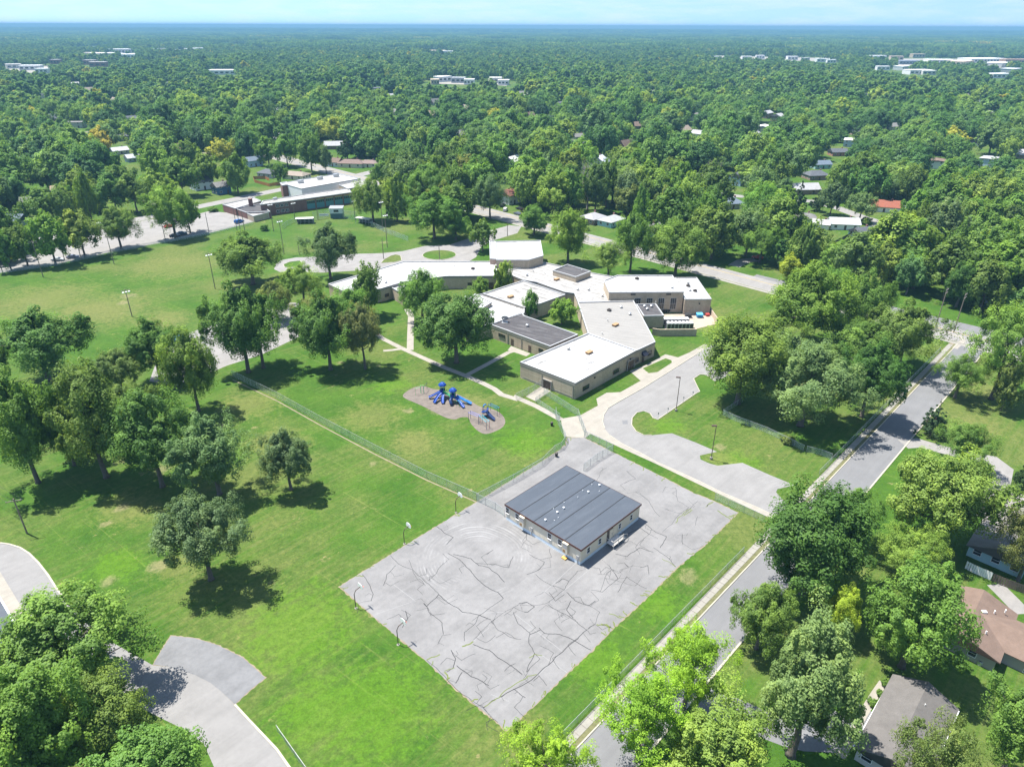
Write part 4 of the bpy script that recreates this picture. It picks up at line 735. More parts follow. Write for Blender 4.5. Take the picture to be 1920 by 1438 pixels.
for a_ in [
 ((157.12,327.8), 13, 8, R(-8), 2.9, 5.0, WHT, (.36, .37, .38), 'white cottage with pale grey roof between garage and willow'),
 ((141.26,338.64), 13, 9, R(-12), 3.0, 4.6, TEALW, GREYR, 'teal bungalow with grey hipped roof near two spruces', 3.5),
 ((146.34,327.66), 7.5, 6.5, R(-20), 2.6, 4.1, WHT, WHITER, 'small white garage between teal bungalow and white cottage', 0, 'garage', 'garage', True),
 ((159.94,313.67), 10, 6.5, R(22), 2.6, 4.2, TEALW, SLATE, 'slate-roofed teal garage at the corner of a fenced lawn', 0, 'garage', 'garage', True),
 ((192.77,362.87), 15, 8, R(-18), 3.0, 5.6, WHT, REDR, 'white house with rusty red roof beside the willow'),
 ((200.07,360.06), 5, 4, R(-18), 2.3, 3.4, (.5, .62, .62), WHITER, 'tiny pale shed behind the red-roofed white house', 0, 'shed', 'shed'),
 ((190.51,448.05), 13, 10, R(10), 3.0, 5.2, BRNW, SLATE, 'dark brick house with slate hipped roof behind the spruces', 4),
 ((208.56,485.96), 12, 8, R(10), 3.0, 5.0, TEALW, BLUER, 'pale teal house just behind the slate hipped roof'),
 ((242.01,537.85), 12, 8, R(5), 3.0, 5.0, (.35, .18, .13), SLATE, 'low red brick house in a clearing far up the hill'),
 ((114.78,369.93), 12, 10, R(10), 3.0, 5.2, GREYW, BLUER, 'grey house with blue-grey hipped roof beside leafy trees above avenue', 4.5),
 ((168.12,228.89), 8, 6.5, R(-15), 2.6, 4.0, WHT, BROWNR, 'white garage with brown roof and dark open doorway near utility poles', 0, 'garage', 'garage', True),
 ((38.91,337.26), 10, 9, GR, 2.9, 4.6, BRNW, (.27, .27, .28), 'brown house with grey hipped roof across the avenue', 4),
 ((47.42,332.25), 11, 8, GR, 2.9, 4.6, TEALW, (.3, .31, .31), 'teal house with pale grey hipped roof across the avenue', 3.5),
 ((63.99,316.73), 10, 8, GR, 2.9, 4.6, BLUEW, GREYR, 'pale blue house mostly hidden by trees across the avenue'),
 ((-2.1,378.4), 9, 9, GR, 5.0, 7.4, WHT, (.22, .09, .08), 'tall white house with dark red roof beyond the turning circle'),
 ((59.55,495.55), 9, 8, R(60), 3.6, 6.2, WHT, (.45, .47, .5), 'white gabled house alone in the trees above the dead tree'),
 ((67.1,493.11), 9, 7, R(0), 3.0, 5.0, WHT, (.22, .25, .30), 'low annex with blue-grey roof beside the white gabled house'),
 ((-120.59,486.9), 9, 7, R(-20), 3.2, 5.4, (.5, .62, .66), BROWNR, 'pale blue house at the end of the brown ranch house'),
 ((-108.76,484.61), 17, 9, R(-8), 2.9, 4.8, CREAMW, (.16, .115, .10), 'long brown-roofed ranch house behind the brick school', 4),
 ((-97.04,484.84), 12, 8, R(-8), 2.8, 4.4, CREAMW, (.18, .135, .12), 'brown-roofed wing right of the long ranch house', 3.5),
 ((-153.61,448.66), 11, 9, R(-25), 2.9, 4.7, GREYW, SLATE, 'grey house with slate hipped roof behind the orange fence', 3.5),
 ((-134.86,443.38), 15, 9, R(-20), 2.7, 4.3, CREAMW, TANR, 'tan-roofed long house just behind the brick school hall', 3),
 ((-165.13,399.33), 8, 7.5, GR, 4.6, 6.6, DKBLUE, GREYR, 'dark blue two-storey house across from the brick school'),
 ((-176.11,485.82), 10, 8, GR, 4.2, 6.2, BLUEW, BLUER, 'blue house under tall trees behind the slate hipped roof'),
 ((-181.21,411.62), 11, 8, GR, 4.6, 7.0, (.66, .68, .70), GREYR, 'pale two-storey house beside the dark blue one'),
 ((-225.88,394.67), 13, 9, R(20), 3.2, 5.4, WHT, GREYR, 'white house with grey gable in the trees above the stadium lot'),
 ((-322.63,599.28), 9, 8, R(60), 3.6, 5.6, (.20, .23, .26), SLATE, 'dark grey house beside the yellow tree'),
 ((-375.63,728.49), 11, 8, R(30), 3.2, 5.2, GREYW, SLATE, 'slate-roofed house up the street from the yellow tree'),
 ((-390.16,559.04), 14, 8, R(10), 3.0, 5.0, WHT, GREYR, 'low white house at the far left edge of the trees'),
 ((-239.21,329.45), 15, 9, R(-10), 3.0, 5.2, (.6, .66, .68), BLUER, 'house with blue-grey roof at the left edge by the stadium lot'),
 ((-251.34,366.64), 11, 8, R(25), 3.0, 5.2, WHT, GREYR, 'white house peeking out left of a dark leafy tree by the lot'),
 ((-252.81,394.24), 9, 8, R(25), 3.0, 5.2, WHT, (.36, .22, .2), 'white house with faded red roof above the lot trees'),
 ((-265.4,502.06), 9, 7, GR, 3.0, 5.0, BLUEW, (.38, .4, .44), 'small pale roof peeking between trees below the yellow tree'),
 ((-290.26,532.86), 11, 7, GR, 3.0, 5.0, GREYW, (.40, .41, .43), 'pale grey roof just below the yellow tree'),
 ((-394.55,825.44), 12, 9, GR, 3.2, 5.4, WHT, BLUER, 'blue-roofed house high in the trees above the yellow tree'),
 ((-359.16,613.73), 14, 8, R(15), 3.0, 5.0, CREAMW, TANR, 'low tan-roofed house left of the yellow tree'),
 ((-217.2,460.71), 10, 8, GR, 3.0, 5.2, CREAMW, BROWNR, 'brown-roofed house left of the pale two-storey house'),
 ((-216.99,508.48), 8, 7, GR, 3.0, 5.2, (.4, .26, .2), TANR, 'small tan house deep in the trees behind the dark blue house'),
 ((55.51,614.11), 12, 8, R(30), 3.0, 5.0, CREAMW, GREYR, 'low grey-roofed house far up in the central woods'),
 ((125.19,1045.29), 16, 10, R(10), 3.4, 5.6, WHT, (.55, .5, .42), 'large pale-roofed house far in the central woods'),
 ((137.39,1013), 12, 8, R(10), 3.2, 5.2, (.6, .42, .25), (.5, .33, .18), 'orange-tan house beside the large pale-roofed house'),
 ((499.95,779.35), 14, 10, R(50), 5.0, 7.4, WHT, (.5, .5, .5), 'white house among yellow-green trees far on the right side'),
 ]: house(*a_)
# the three houses along the near side street
def near_house(label, p, rz): return thing('house', label, 'house', (p[0], p[1], 0), rz, 'houses along the side street')
E1, E2, E4 = Vector((54.89,69.61)), Vector((44.43,58.35)), Vector((61.12,63.8))
dx = (E2 - E1).normalized(); Lh = (E2 - E1).length * 1.02; wd = abs((E4 - E1).dot(Vector((-dx.y, dx.x))))
mid = (E1 + dx * Lh / 2) + Vector((-dx.y, dx.x)) * (wd / 2) * (1 if (E4 - E1).dot(Vector((-dx.y, dx.x))) > 0 else -1)
g = house((mid.x, mid.y), Lh - .9, wd - .9, math.atan2(dx.y, dx.x), 2.6, 4.3, (.5, .48, .44), (.112, .105, .100), 'long grey-roofed house at the bottom right with walk and driveway', 0, 'house', 'house', False, False, 4, 'houses along the side street')
for q in ((56.96,64.93), (55.77,63.65), (54.47,62.31), (53.39,61.26)): putw('roof_vent', MB().box(-.2, .2, -.2, .2, -.3, .18).mesh('roof_vent', M['white']), g, Matrix.Translation((*q, 3.75)) @ Matrix.Rotation(.3, 4, 'Z'))
MB().tube([(*(54.73,69.28), 2.35), (*(44.28,58.25), 2.35)], .07, 6).tube([(*(60.98,63.56), 2.35), (*(55.67,57.96), 2.35)], .07, 6).build('gutter', M['white'], g, world=True)
# brown L-shaped house
R1, R2 = Vector((76.52,84.53)), Vector((69.38,76.81)); q = Vector((71.13,73.24)); 
b = thing('house', 'brown-roofed grey clapboard house with an L-shaped plan', 'house', (*(73.52,77.97), 0), 0, 'houses along the side street')
M['siding'] = plain('grey_clapboard', (.30, .28, .25), .8, .08)
ax = (R2 - R1).normalized(); nx = Vector((-ax.y, ax.x)); nx = nx if (q - R1).dot(nx) > 0 else -nx
Lm = 13.0; hw = 5.2; ctr = R1 + ax * (Lm / 2)
fr = Matrix.Translation((ctr.x, ctr.y, 0)) @ Matrix.Rotation(math.atan2(ax.y, ax.x), 4, 'Z')
def tr(mb): mb.v = [tuple(fr @ Vector(p)) for p in mb.v]; return mb
sg = 1 if (fr.to_3x3() @ Vector((0, 1, 0))).to_2d().dot(nx) > 0 else -1
wb = MB().box(-Lm/2 + .45, Lm/2 - .45, -hw + .45, hw - .45, 0, 2.6); wb.add([(Lm/2 - .451, -hw + .45, 2.6), (Lm/2 - .451, hw - .45, 2.6), (Lm/2 - .451, 0, 4.1)], [(0, 1, 2)]).add([(-Lm/2 + .451, -hw + .45, 2.6), (-Lm/2 + .451, hw - .45, 2.6), (-Lm/2 + .451, 0, 4.1)], [(0, 2, 1)])
wb.box(-4.6, 3.2, sg * (hw - .5) if sg > 0 else sg * (hw + 11), sg * (hw + 11) if sg > 0 else sg * (hw - .5), 0, 2.55)
wall_b = tr(wb).build('wall', M['siding'], b, world=True)
rb = tr(gable(MB(), -Lm/2 + .45, Lm/2 - .45, -hw + .45, hw - .45, 2.6, 4.25)).build('roof', shingle((.140, .100, .080)), b, world=True)
rw = MB(); gable(rw, .0, 15.5, -3.9, 3.9, 2.55, 4.0, .45); m4 = Matrix.Translation((-.7, 0, 0)) @ Matrix.Rotation(R(90) * sg, 4, 'Z'); rw.v = [tuple(fr @ (m4 @ Vector(p))) for p in rw.v]; rw.build('roof', shingle((.148, .106, .085)), b, world=True)
A_ = (fr @ Vector((Lm/2 - .45, -(hw - .45), 0))).to_2d(); B_ = (fr @ Vector((Lm/2 - .45, hw - .45, 0))).to_2d()
window(wall_b, A_, B_, 3.0, 1.0, 1.5, 1.2, 'white', 1); window(wall_b, A_, B_, 6.5, 1.0, 1.0, 1.2, 'white')
A_ = (fr @ Vector((3.2, sg * (hw + .5), 0))).to_2d(); B_ = (fr @ Vector((3.2, sg * (hw + 11), 0))).to_2d()
if sg < 0: A_, B_ = B_, A_
window(wall_b, A_, B_, 3.6, .2, 2.4, 1.9, 'white', 2); window(wall_b, A_, B_, 7.6, 1.0, 1.2, 1.1, 'white', 1)
qv = (73.91,80.09); putw('roof_vent', MB().box(-.35, .35, -.25, .25, -.4, .35).mesh('roof_vent', M['white']), b, Matrix.Translation((*qv, 3.7)))
for qv in ((75.71,80.26), (77.54,80.46), (71.85,76.11)): putw('vent_pipe', MB().lathe([(.1, -.3), (.1, .3)], 8).mesh('vent_pipe', M['white']), b, Matrix.Translation((*qv, 3.7)))
ac = thing('air_conditioner', 'round white air conditioner on the ground by the grey clapboard wall', 'air conditioner', (*(70.38,73.44), 0)); MB().lathe([(.42, 0), (.45, .05), (.45, .75), (.4, .8)], 14).build('casing', M['galv'], ac); MB().lathe([(.33, .8), (.33, .84), (.1, .83)], 14).build('fan_guard', M['black'], ac)
# grey-roofed pale teal house at the right edge
T1, T2 = Vector((97.72,113.28)), Vector((81.88,97.54)); dx = (T2 - T1).normalized(); sdn = Vector((-dx.y, dx.x)); sdn = sdn if sdn.x > 0 else -sdn
Lh = (T2 - T1).length; mid = T1 + dx * Lh / 2 + sdn * 4.6
house((mid.x, mid.y), Lh - .9, 8.6, math.atan2(dx.y, dx.x), 2.6, 4.4, (.34, .50, .54), (.20, .185, .175), 'grey-roofed pale teal house at the right edge behind bright maple', 0, 'house', 'house', False, False, 3, 'houses along the side street')
pf = thing('picket_fence', 'white board fence stepping down to a dark one behind the brown house', 'fence', (*(81.46,92.85), 0))
def boards(root, line, h_, mat, w_=0.14, gap=0.02):
    bm_ = MB().box(-w_/2, w_/2, -.012, .012, .05, h_).mesh('board', mat)
    for p_, q_ in zip(line, line[1:]):
        p_, q_ = Vector(p_), Vector(q_); L = (q_ - p_).length; d = (q_ - p_) / L; n = int(L / (w_ + gap)); an = math.atan2(d.y, d.x)
        for k in range(n): u = p_ + d * (k + .5) * L / n; putw('board', bm_, root, Matrix.Translation((u.x, u.y, 0)) @ Matrix.Rotation(an, 4, 'Z'))
        for z in (.4, h_ - .3): MB().box(0, L, .013, .06, z, z + .09, Matrix.Translation((p_.x, p_.y, 0)) @ Matrix.Rotation(an, 4, 'Z')).build('rail', mat, root, world=True)
boards(pf, [(80.13,94.19),(81.09,93.01),(82.92,91.21)], 1.7, M['white'], .3); boards(pf, [(82.93,91.05),(84.57,89.61),(86.67,88.05)], 1.7, paint((.12, .095, .075)), .3)
of = thing('wooden_fence', 'orange-brown wooden fence around a back yard behind the brick school', 'fence', (*(-148.09,425.85), 0))
boards(of, [(-160.83,439.95),(-156.61,429.71),(-144.06,418.11),(-139.5,424.02)], 1.8, paint((.40, .17, .07)), .4); boards(of, [(-160.83,439.95),(-153.42,440.08),(-149.26,434.73)], 1.8, paint((.40, .17, .07)), .4)
df = thing('wooden_fence', 'dark wooden fence enclosing the lawn below the slate garage', 'fence', (*(142.89,299.28), 0))
boards(df, [(158.51,317.38),(141.41,299.26),(145.82,294.16),(152.38,288.01)], 1.6, paint((.05, .042, .035)), .4); boards(df, [(126.99,315.53),(133.37,321.45),(141.1,333.82)], 1.6, paint((.07, .055, .045)), .4)

# ---------------------------------------------------------------- ball field buildings
for q, rz, lb in (((-100.1,332.76), R(8), 'open-fronted dugout with pale flat roof left of the press box'), ((-71.68,333.15), R(-28), 'open-fronted dugout with pale flat roof right of the press box')):
    d = thing('dugout', lb, 'dugout', q, rz, 'dugouts of the ball field')
    MB().box(-4.2, 4.2, -1.6, 1.6, 2.4, 2.6).build('roof', plain('dugout_roof', (.5, .5, .47), .8, .1) if 'dugout_roof' not in bpy.data.materials else bpy.data.materials['dugout_roof'], d)
    pm = MB().box(-.06, .06, -.06, .06, 0, 2.4).mesh('post', M['galv'])
    for x in (-4, -2, 0, 2, 4):
        for y in (-1.45, 1.45): put('post', pm, d, (x, y, 0))
    MB().box(-4.1, 4.1, 1.5, 1.58, 0, 2.0).build('back_wall', paint((.10, .12, .12)), d); MB().box(-3.8, 3.8, .6, 1.0, .42, .48).box(-3.6, -3.5, .65, .95, 0, .42).box(3.5, 3.6, .65, .95, 0, .42).build('bench', M['galv'], d)
pb = thing('press_box', 'two-storey teal and white press box behind home plate', 'press box', (-87.09,344.23), R(4))
MB().box(-3.0, 3.0, -2, 2, 0, 2.5).build('ground_floor', paint((.06, .12, .12)), pb); MB().box(-3.1, 3.1, -2.1, 2.1, 2.5, 4.9).build('upper_floor', paint((.55, .62, .62)), pb)
MB().add([(-3.4, -2.5, 4.9), (3.4, -2.5, 4.9), (3.4, 2.4, 5.3), (-3.4, 2.4, 5.3), (-3.4, -2.5, 5.05), (3.4, -2.5, 5.05), (3.4, 2.4, 5.45), (-3.4, 2.4, 5.45)], [(3, 2, 1, 0), (4, 5, 6, 7), (0, 1, 5, 4), (1, 2, 6, 5), (2, 3, 7, 6), (3, 0, 4, 7)]).build('roof', paint((.22, .23, .24)), pb)
Wp = WM[pb]; A_, B_ = (Wp @ Vector((-3.1, -2.1, 0))).to_2d(), (Wp @ Vector((3.1, -2.1, 0))).to_2d(); window(pb, A_, B_, 3.1, 3.3, 2.2, .9, 'darkframe', 2)
sb = thing('banner', 'white banner with faded lettering on posts beside the press box', 'banner', (-93.97,345.22), R(4)); MB().box(-2.3, 2.3, -.04, .04, .5, 1.7).build('panel', M['white'], sb)
for x in (-2.35, 2.35): MB().box(x - .05, x + .05, -.05, .05, 0, 1.9).build('post', M['galv'], sb)
for k in range(9): MB().box(-1.9 + .42 * k, -1.6 + .42 * k, -.046, -.041, .9, 1.3).build('lettering', paint((.15, .16, .3)), sb)

# ---------------------------------------------------------------- chain-link fences
def chain_material():
    m, t, b = nodes('chain_link'); p = pos(t); s = t.nodes.new('ShaderNodeSeparateXYZ'); t.links.new(p, s.inputs[0])
    u = math_(t, 'ADD', math_(t, 'MULTIPLY', s.outputs[0], .72), math_(t, 'MULTIPLY', s.outputs[1], .69)); v = s.outputs[2]
    u2 = math_(t, 'SUBTRACT', math_(t, 'MULTIPLY', s.outputs[0], .72), math_(t, 'MULTIPLY', s.outputs[1], .69)); uu = math_(t, 'ADD', u, math_(t, 'MULTIPLY', u2, .5))
    def wire(e_): return math_(t, 'LESS_THAN', math_(t, 'FRACT', math_(t, 'DIVIDE', e_, .06)), .16)
    al = math_(t, 'MAXIMUM', wire(math_(t, 'ADD', uu, v)), wire(math_(t, 'SUBTRACT', uu, v)))
    b.inputs['Base Color'].default_value = (.42, .52, .47, 1); b.inputs['Roughness'].default_value = .5; b.inputs['Metallic'].default_value = .2
    t.links.new(al, b.inputs['Alpha']); return m
M['chain'] = chain_material()
_pst = {}
def fence(line, h_, label, step=3.0, mat='galv', group='chain link fences'):
    c = line[len(line) // 2]; f = thing('chain_link_fence', label, 'fence', c, 0, group)
    if h_ not in _pst: _pst[h_] = MB().lathe([(.04, 0), (.04, h_ + .03), (.055, h_ + .05), (.01, h_ + .1)], 8).mesh('post', M[mat])
    rail = MB(); net = MB()
    for p_, q_ in zip(line, line[1:]):
        p_, q_ = Vector(p_), Vector(q_); L = (q_ - p_).length; n = max(1, round(L / step))
        for k in range(n): u = p_.lerp(q_, k / n); putw('post', _pst[h_], f, Matrix.Translation((u.x, u.y, 0)))
        rail.tube([(*p_, h_), (*q_, h_)], .03, 6); net.add([(*p_, .03), (*q_, .03), (*q_, h_), (*p_, h_)], [(0, 1, 2, 3)])
    u = line[-1]; putw('post', _pst[h_], f, Matrix.Translation((u[0], u[1], 0)))
    rail.build('top_rail', M[mat], f, world=True); net.build('wire_mesh', M['chain'], f, world=True); return f
fence([(-76.06,168.46),(-60.13,156.11),(-46.22,144.1),(-31.15,131.68),(-17.96,121),(-6.57,113.11)], 1.9, 'long chain link fence dividing the park lawn from the playground lawn')
fence([(-7.03,113.11),(0.35,119.81),(6.64,126.06)] + [(9.63,131.17),(11.21,132.56),(12.26,135.15),(12.37,136.83),(11.47,141.05),(10.8,145.75),(10.83,148.74)], 1.9, 'chain link fence curving round the playground lawn beside the court')
fence([(-7.03,113.11),(-5.19,111.81),(-3.16,110.25),(-1.38,108.17)], 1.9, 'short chain link fence between the court corner and the portable classroom', 2.2)
fence([(10.65,146.69),(11.59,145.28)], 1.2, 'short low gate fence at the end of the footpath', 1.0)
fence([(1.02,155.75),(5.95,160.57),(7.79,163.32)], 1.9, 'chain link fence along the near side of the school end door', 2.4)
fence([(5.98,154.24),(9.38,159.2)], 1.5, 'short chain link fence along the far side of the end door step', 2.0)
fence([(6,154.68),(11.66,146.49)], 1.3, 'low chain link fence beside the footpath below the school corner', 2.2)
fence([(8.28,158.73),(16.12,147.54)], 1.9, 'tall chain link fence crossing the small lawn below the school corner', 2.6)
fence([(16.12,147.54),(17.1,138.21)], 2.1, 'tall chain link gate across the concrete walk', 2.4)
fence([(16.81,137.59),(19.99,134.72),(22.78,131.71)], 1.9, 'chain link fence at the head of the green strip beside the court', 2.4)
fence([(22.78,131.71),(18.74,127.87),(15.46,123.99)], 1.9, 'chain link fence running out over the cracked court behind the classroom', 2.2)
fence([(41.06,113.9),(43.21,111.91),(45.69,109.79),(48.69,106.88)], 1.6, 'chain link fence at the driveway end of the court', 2.6)
fence([(51.85,148.36),(54.25,145.35),(60.04,139.97),(65.79,132.26)], 1.5, 'chain link fence along the shaded edge of the driveway lawn', 2.6)
fence([(51.85,148.36),(54.72,151.11),(58.83,155.18)], 1.5, 'chain link fence leading back under the big oak by the drive', 2.6)
fence([(66.37,131.94),(69.08,130.37),(70.71,128.81)], 1.5, 'short chain link fence between the shaded fence and the street fence', 2.4)
fence([st(s_, -2.45) for s_ in range(-40, 65, 15)], 1.3, 'long low fence along the street between court lawn and pavement', 3.0)
fence([st(s_, -2.45) for s_ in (84, 100, 120, 140, 160, 172)], 1.4, 'long low fence along the street beside the shaded trees', 3.0)
fence([(-31.58,61.85),(-28.12,58.15),(-23.99,53.8)], 1.3, 'short fence at the bottom edge of the lawn left of centre', 2.4)
fence([(-67.55,328.18),(-57.79,315.13),(-46.18,301.92)], 2.2, 'ball field fence running out from the right dugout', 3.2, 'galv', 'ball field fences'); fence([(-105.18,335.26),(-107.24,328.88),(-107.62,321.53)], 2.2, 'ball field fence running out from the left dugout', 3.2, 'galv', 'ball field fences')
fence([(-97.44,337.96),(-90.4,344.18),(-82.98,342.14),(-76.52,339.57)], 4.0, 'tall backstop fence in front of the press box', 3.2, 'galv', 'ball field fences')
fence([(-196.34,255.08),(-180.81,265.25),(-166,284.04),(-155.51,294.15),(-138.45,311.21),(-124.38,331.03)], 1.4, 'chain link fence along the stadium lot under the row of trees', 3.5)

# ---------------------------------------------------------------- poles, lamps, hoops
M['wood'] = plain('pole_wood', (.20, .165, .13), .9, .2, 3); M['bronze'] = plain('bronze_pole', (.075, .05, .04), .5, .1)
def utility_pole(p, h_, rz, label, arms=1, lamp=False, wires=None, group='utility poles'):
    o = thing('utility_pole', label, 'pole', (p[0], p[1], 0), rz, group)
    MB().tube([(0, 0, 0), (0, 0, h_)], [.16, .11], 8).build('pole', M['wood'], o)
    for k in range(arms):
        z = h_ - .5 - 1.1 * k; ca = MB().box(-1.3, 1.3, -.18, -.08, z, z + .14).build('crossarm', M['wood'], o)
        ins = MB().lathe([(.04, 0), (.06, .06), (.05, .16), (.01, .2)], 6).mesh('insulator', M['galv'])
        for x in (-1.2, -.4, .4, 1.2): put('insulator', ins, ca, (x, -.13, z + .14))
    if lamp:
        for x in (-.9, 0, .9): MB().lathe([(.1, 0), (.34, -.1), (.36, -.3)], 10, (x, -.35, h_ - .7)).build('floodlight', M['white'], o)
    if wires:
        for x in (-1.2, -.4, 1.2):
            a_ = WM[o] @ Vector((x, -.13, h_ - .2)); pts = []
            for i in range(13):
                f = i / 12; pts.append((a_.x + (wires[0] - a_.x) * f, a_.y + (wires[1] - a_.y) * f + x * f * .7, a_.z - 4 * 1.2 * f * (1 - f)))
            MB().tube(pts, .022, 4).build('wire', M['black'], o, world=True)
    return o
p0 = (-91,102.76); utility_pole(p0, 8.01, R(20), 'wooden utility pole with one crossarm beside the curved park path', 1, False, (p0[0] - 62, p0[1] + 40))
for q, h_, lb, ar, lm in (
 ((-177.35,251.16), 14.0, 'tall wooden pole on the far field edge, second from the left', 1, False), ((-158.98,267.58), 11.5, 'wooden pole on the field edge below a broad roadside tree', 1, False), ((-107.65,238.84), 13.5, 'tall floodlight pole standing in the open field', 1, True),
 ((-124.47,211.67), 9.5, 'floodlight pole at the near side of the open field', 1, True), ((-153.59,301.53), 9.0, 'thin pole by the lot fence near the red car', 1, False), ((-140.12,316.25), 9.0, 'thin pole by the lot fence right of the twin trees', 0, False),
 ((-175.39,273.62), 7.0, 'short pole on the field edge between lot trees', 0, False), ((-181.62,272.64), 7.0, 'short pole in the lot edge left of the dark parked car', 0, False), ((-196.59,257.03), 10, 'pole at the extreme left end of the field edge', 1, False),
 ((-127.12,316.54), 10.5, 'pole nearest the lot corner by the blue trailer', 0, False), ((-125.18,315.4), 10.0, 'pole right beside the lot corner pole', 0, False), ((-124.71,319.4), 9, 'third pole at the lot corner by the brick school', 0, False), ((-110.76,317.93), 13.1, 'tall pole in front of the brick school windows', 1, True), ((-95.41,282.1), 14.5, 'tall floodlight pole on the left side of the infield', 1, True),
 ((-88.75,281.23), 5.0, 'short foul pole left of the twin-trunk tree', 0, False), ((-95.49,339.31), 6.0, 'short pole right beside the white banner', 0, False), ((-106.79,339.15), 9.0, 'pole by the left dugout', 1, True), ((-77.37,339.56), 10.0, 'pole by the right dugout', 1, True), ((-60.41,319.78), 14.0, 'tall floodlight pole behind the right field line', 1, True),
 ((-53.95,292.44), 14.6, 'tall floodlight pole nearest the front driveway', 1, True), ((-52.83,276.06), 8.5, 'thin lamp pole at the teardrop lawn island', 0, False), ((-29.83,275.41), 6.0, 'flagpole in the round lawn island', 0, False), ((-2.32,311.28), 6.5, 'thin pole by the drive entrance', 0, False),
 ((136.15,206.67), 12.5, 'wooden utility pole on the far side of the street corner', 2, False), ((138.4,200.79), 13.0, 'wooden utility pole on the near side of the street corner', 2, False), ((145.99,292.9), 9.0, 'utility pole by the dark fence below the slate garage', 1, False)):
    utility_pole(q, h_, R(46), lb, ar, lm, group='poles around the field and streets')
def lamp_post(p, h_, rz, label):
    o = thing('lamp_post', label, 'lamp post', (p[0], p[1], 0), rz, 'lamp posts along the loop drive')
    MB().lathe([(.32, 0), (.32, .55), (.28, .6)], 12).build('base', M['slab'], o); MB().tube([(0, 0, .6), (0, 0, h_)], [.09, .07], 8).build('pole', M['bronze'], o)
    hd = MB().box(-.1, 1.0, -.22, .22, h_ - .05, h_ + .16).build('lamp_head', M['bronze'], o); MB().box(.25, .95, -.17, .17, h_ - .07, h_ - .051).build('lens', M['white'], hd)
lamp_post((44.07,128.69), 8.56, R(180), 'brown lamp post between the two parking bays'); lamp_post((40.81,150.23), 9.32, R(170), 'brown lamp post beside the signposts near the oak')
for k, q in enumerate([(35.54,146.2),(38.35,148.5),(43.43,154.25),(46.47,157.17)]):
    s_ = thing('signpost', ['small signpost nearest the rounded kerb nose', 'small signpost between the kerb nose and lamp post', 'small signpost just beyond the lamp post', 'small signpost farthest from the rounded kerb nose'][k], 'sign', (*q, 0), R(120), 'parking signs along the bay')
    MB().tube([(0, 0, 0), (0, 0, 1.9)], .03, 6).build('post', M['galv'], s_); MB().box(-.17, .17, -.035, -.03, 1.4, 1.88).build('plate', paint((.08, .10, .12)), s_)
def hoop(p, rz, label, h_=3.6):
    o = thing('basketball_hoop', label, 'basketball hoop', (p[0], p[1], 0.0), rz, 'basketball hoops round the court')
    MB().tube([(0, 0, 0), (0, 0, h_ - .9), (0, .35, h_ - .35), (0, 1.2, h_ - .15)], .07, 8).build('pole', M['bronze'], o)
    MB().lathe([(.25, 0), (.25, .06)], 10).build('base', M['slab'], o)
    bb = MB().tube([(0, 0, 0)] * 2, .01, 3) if False else MB()
    pts = [(-.68, -.1), (-.68, -.25), (-.45, -.45), (.45, -.45), (.68, -.25), (.68, .1), (.5, .42), (.2, .55), (-.2, .55), (-.5, .42), (-.68, .1)]
    n = len(pts); bb.add([(x, 1.2, h_ + z) for x, z in pts] + [(x, 1.26, h_ + z) for x, z in pts], [tuple(range(n)), tuple(range(2 * n - 1, n - 1, -1))] + [(i, n + i, n + (i + 1) % n, (i + 1) % n) for i in range(n)])
    bo = bb.build('backboard', M['white'] if 'metal' not in label else M['galv'], o)
    MB().tube([(.23 * math.cos(t_ * math.pi / 6), 1.6 + .23 * math.sin(t_ * math.pi / 6), h_ - .42) for t_ in range(13)], .02, 5).tube([(0, 1.27, h_ - .42), (0, 1.38, h_ - .42)], .03, 5).build('rim', paint((.6, .12, .04)), bo)
hoop((-10.92,109.5), R(-46 - 90 + 92), 'basketball hoop nearest the fence corner, with pale backboard'); hoop((-19.75,100.18), R(-44), 'basketball hoop second from the fence corner, with pale backboard')
hoop((-25.48,84.26), R(-46), 'basketball hoop at the left corner of the court', 4.0); hoop((-17.44,76.75), R(-46), 'basketball hoop on the near lower left edge of the court', 4.0)
for q, lb in (((9.93,129.5), 'black trash can standing on the pale concrete of the court'), ((9.55,142.9), 'black trash can on the playground lawn by the fence gate')):
    o = thing('trash_can', lb, 'trash can', (*q, 0.02), 0, 'black trash cans by the fence'); MB().lathe([(.28, 0), (.33, .8), (.36, .82), (.36, .88)], 12).build('can', M['black'], o); MB().lathe([(.36, .88), (.3, 1.02), (.12, 1.08)], 12).build('lid', M['darkframe'], o)

# ---------------------------------------------------------------- playground
BLUE = paint((.010, .050, .25), .35, .05); LBLUE = paint((.015, .14, .40), .35, .05); PGREEN = paint((.10, .45, .13), .4, .05); DGREEN = paint((.05, .22, .12), .4, .05); NAVY = paint((.012, .03, .10), .4, .05)
def slide(root, p, ang, z0, L, curve=0.0, mat=BLUE, w_=.32):
    pts = []
    for i in range(9):
        f = i / 8; d = L * f; a2 = ang + curve * f
        pts.append(Vector((p[0] + d * math.cos(a2), p[1] + d * math.sin(a2), z0 * (1 - f) ** 1.15 + .35 * f)))
    mb = MB(); prof = [(-w_, .28), (-w_ * .9, .05), (0, 0), (w_ * .9, .05), (w_, .28), (w_ * 1.15, .3), (w_ * 1.05, -.05), (0, -.1), (-w_ * 1.05, -.05), (-w_ * 1.15, .3)]
    n = len(prof); vv = []
    for i, q in enumerate(pts):
        d = (pts[min(i + 1, 8)] - pts[max(i - 1, 0)]).normalized(); s_ = Vector((-d.y, d.x, 0)).normalized()
        vv += [q + s_ * a_ + Vector((0, 0, b_)) for a_, b_ in prof]
    mb.add(vv, [(i * n + k, i * n + (k + 1) % n, (i + 1) * n + (k + 1) % n, (i + 1) * n + k) for i in range(8) for k in range(n)]); return mb.build('slide', mat, root, smooth=True)
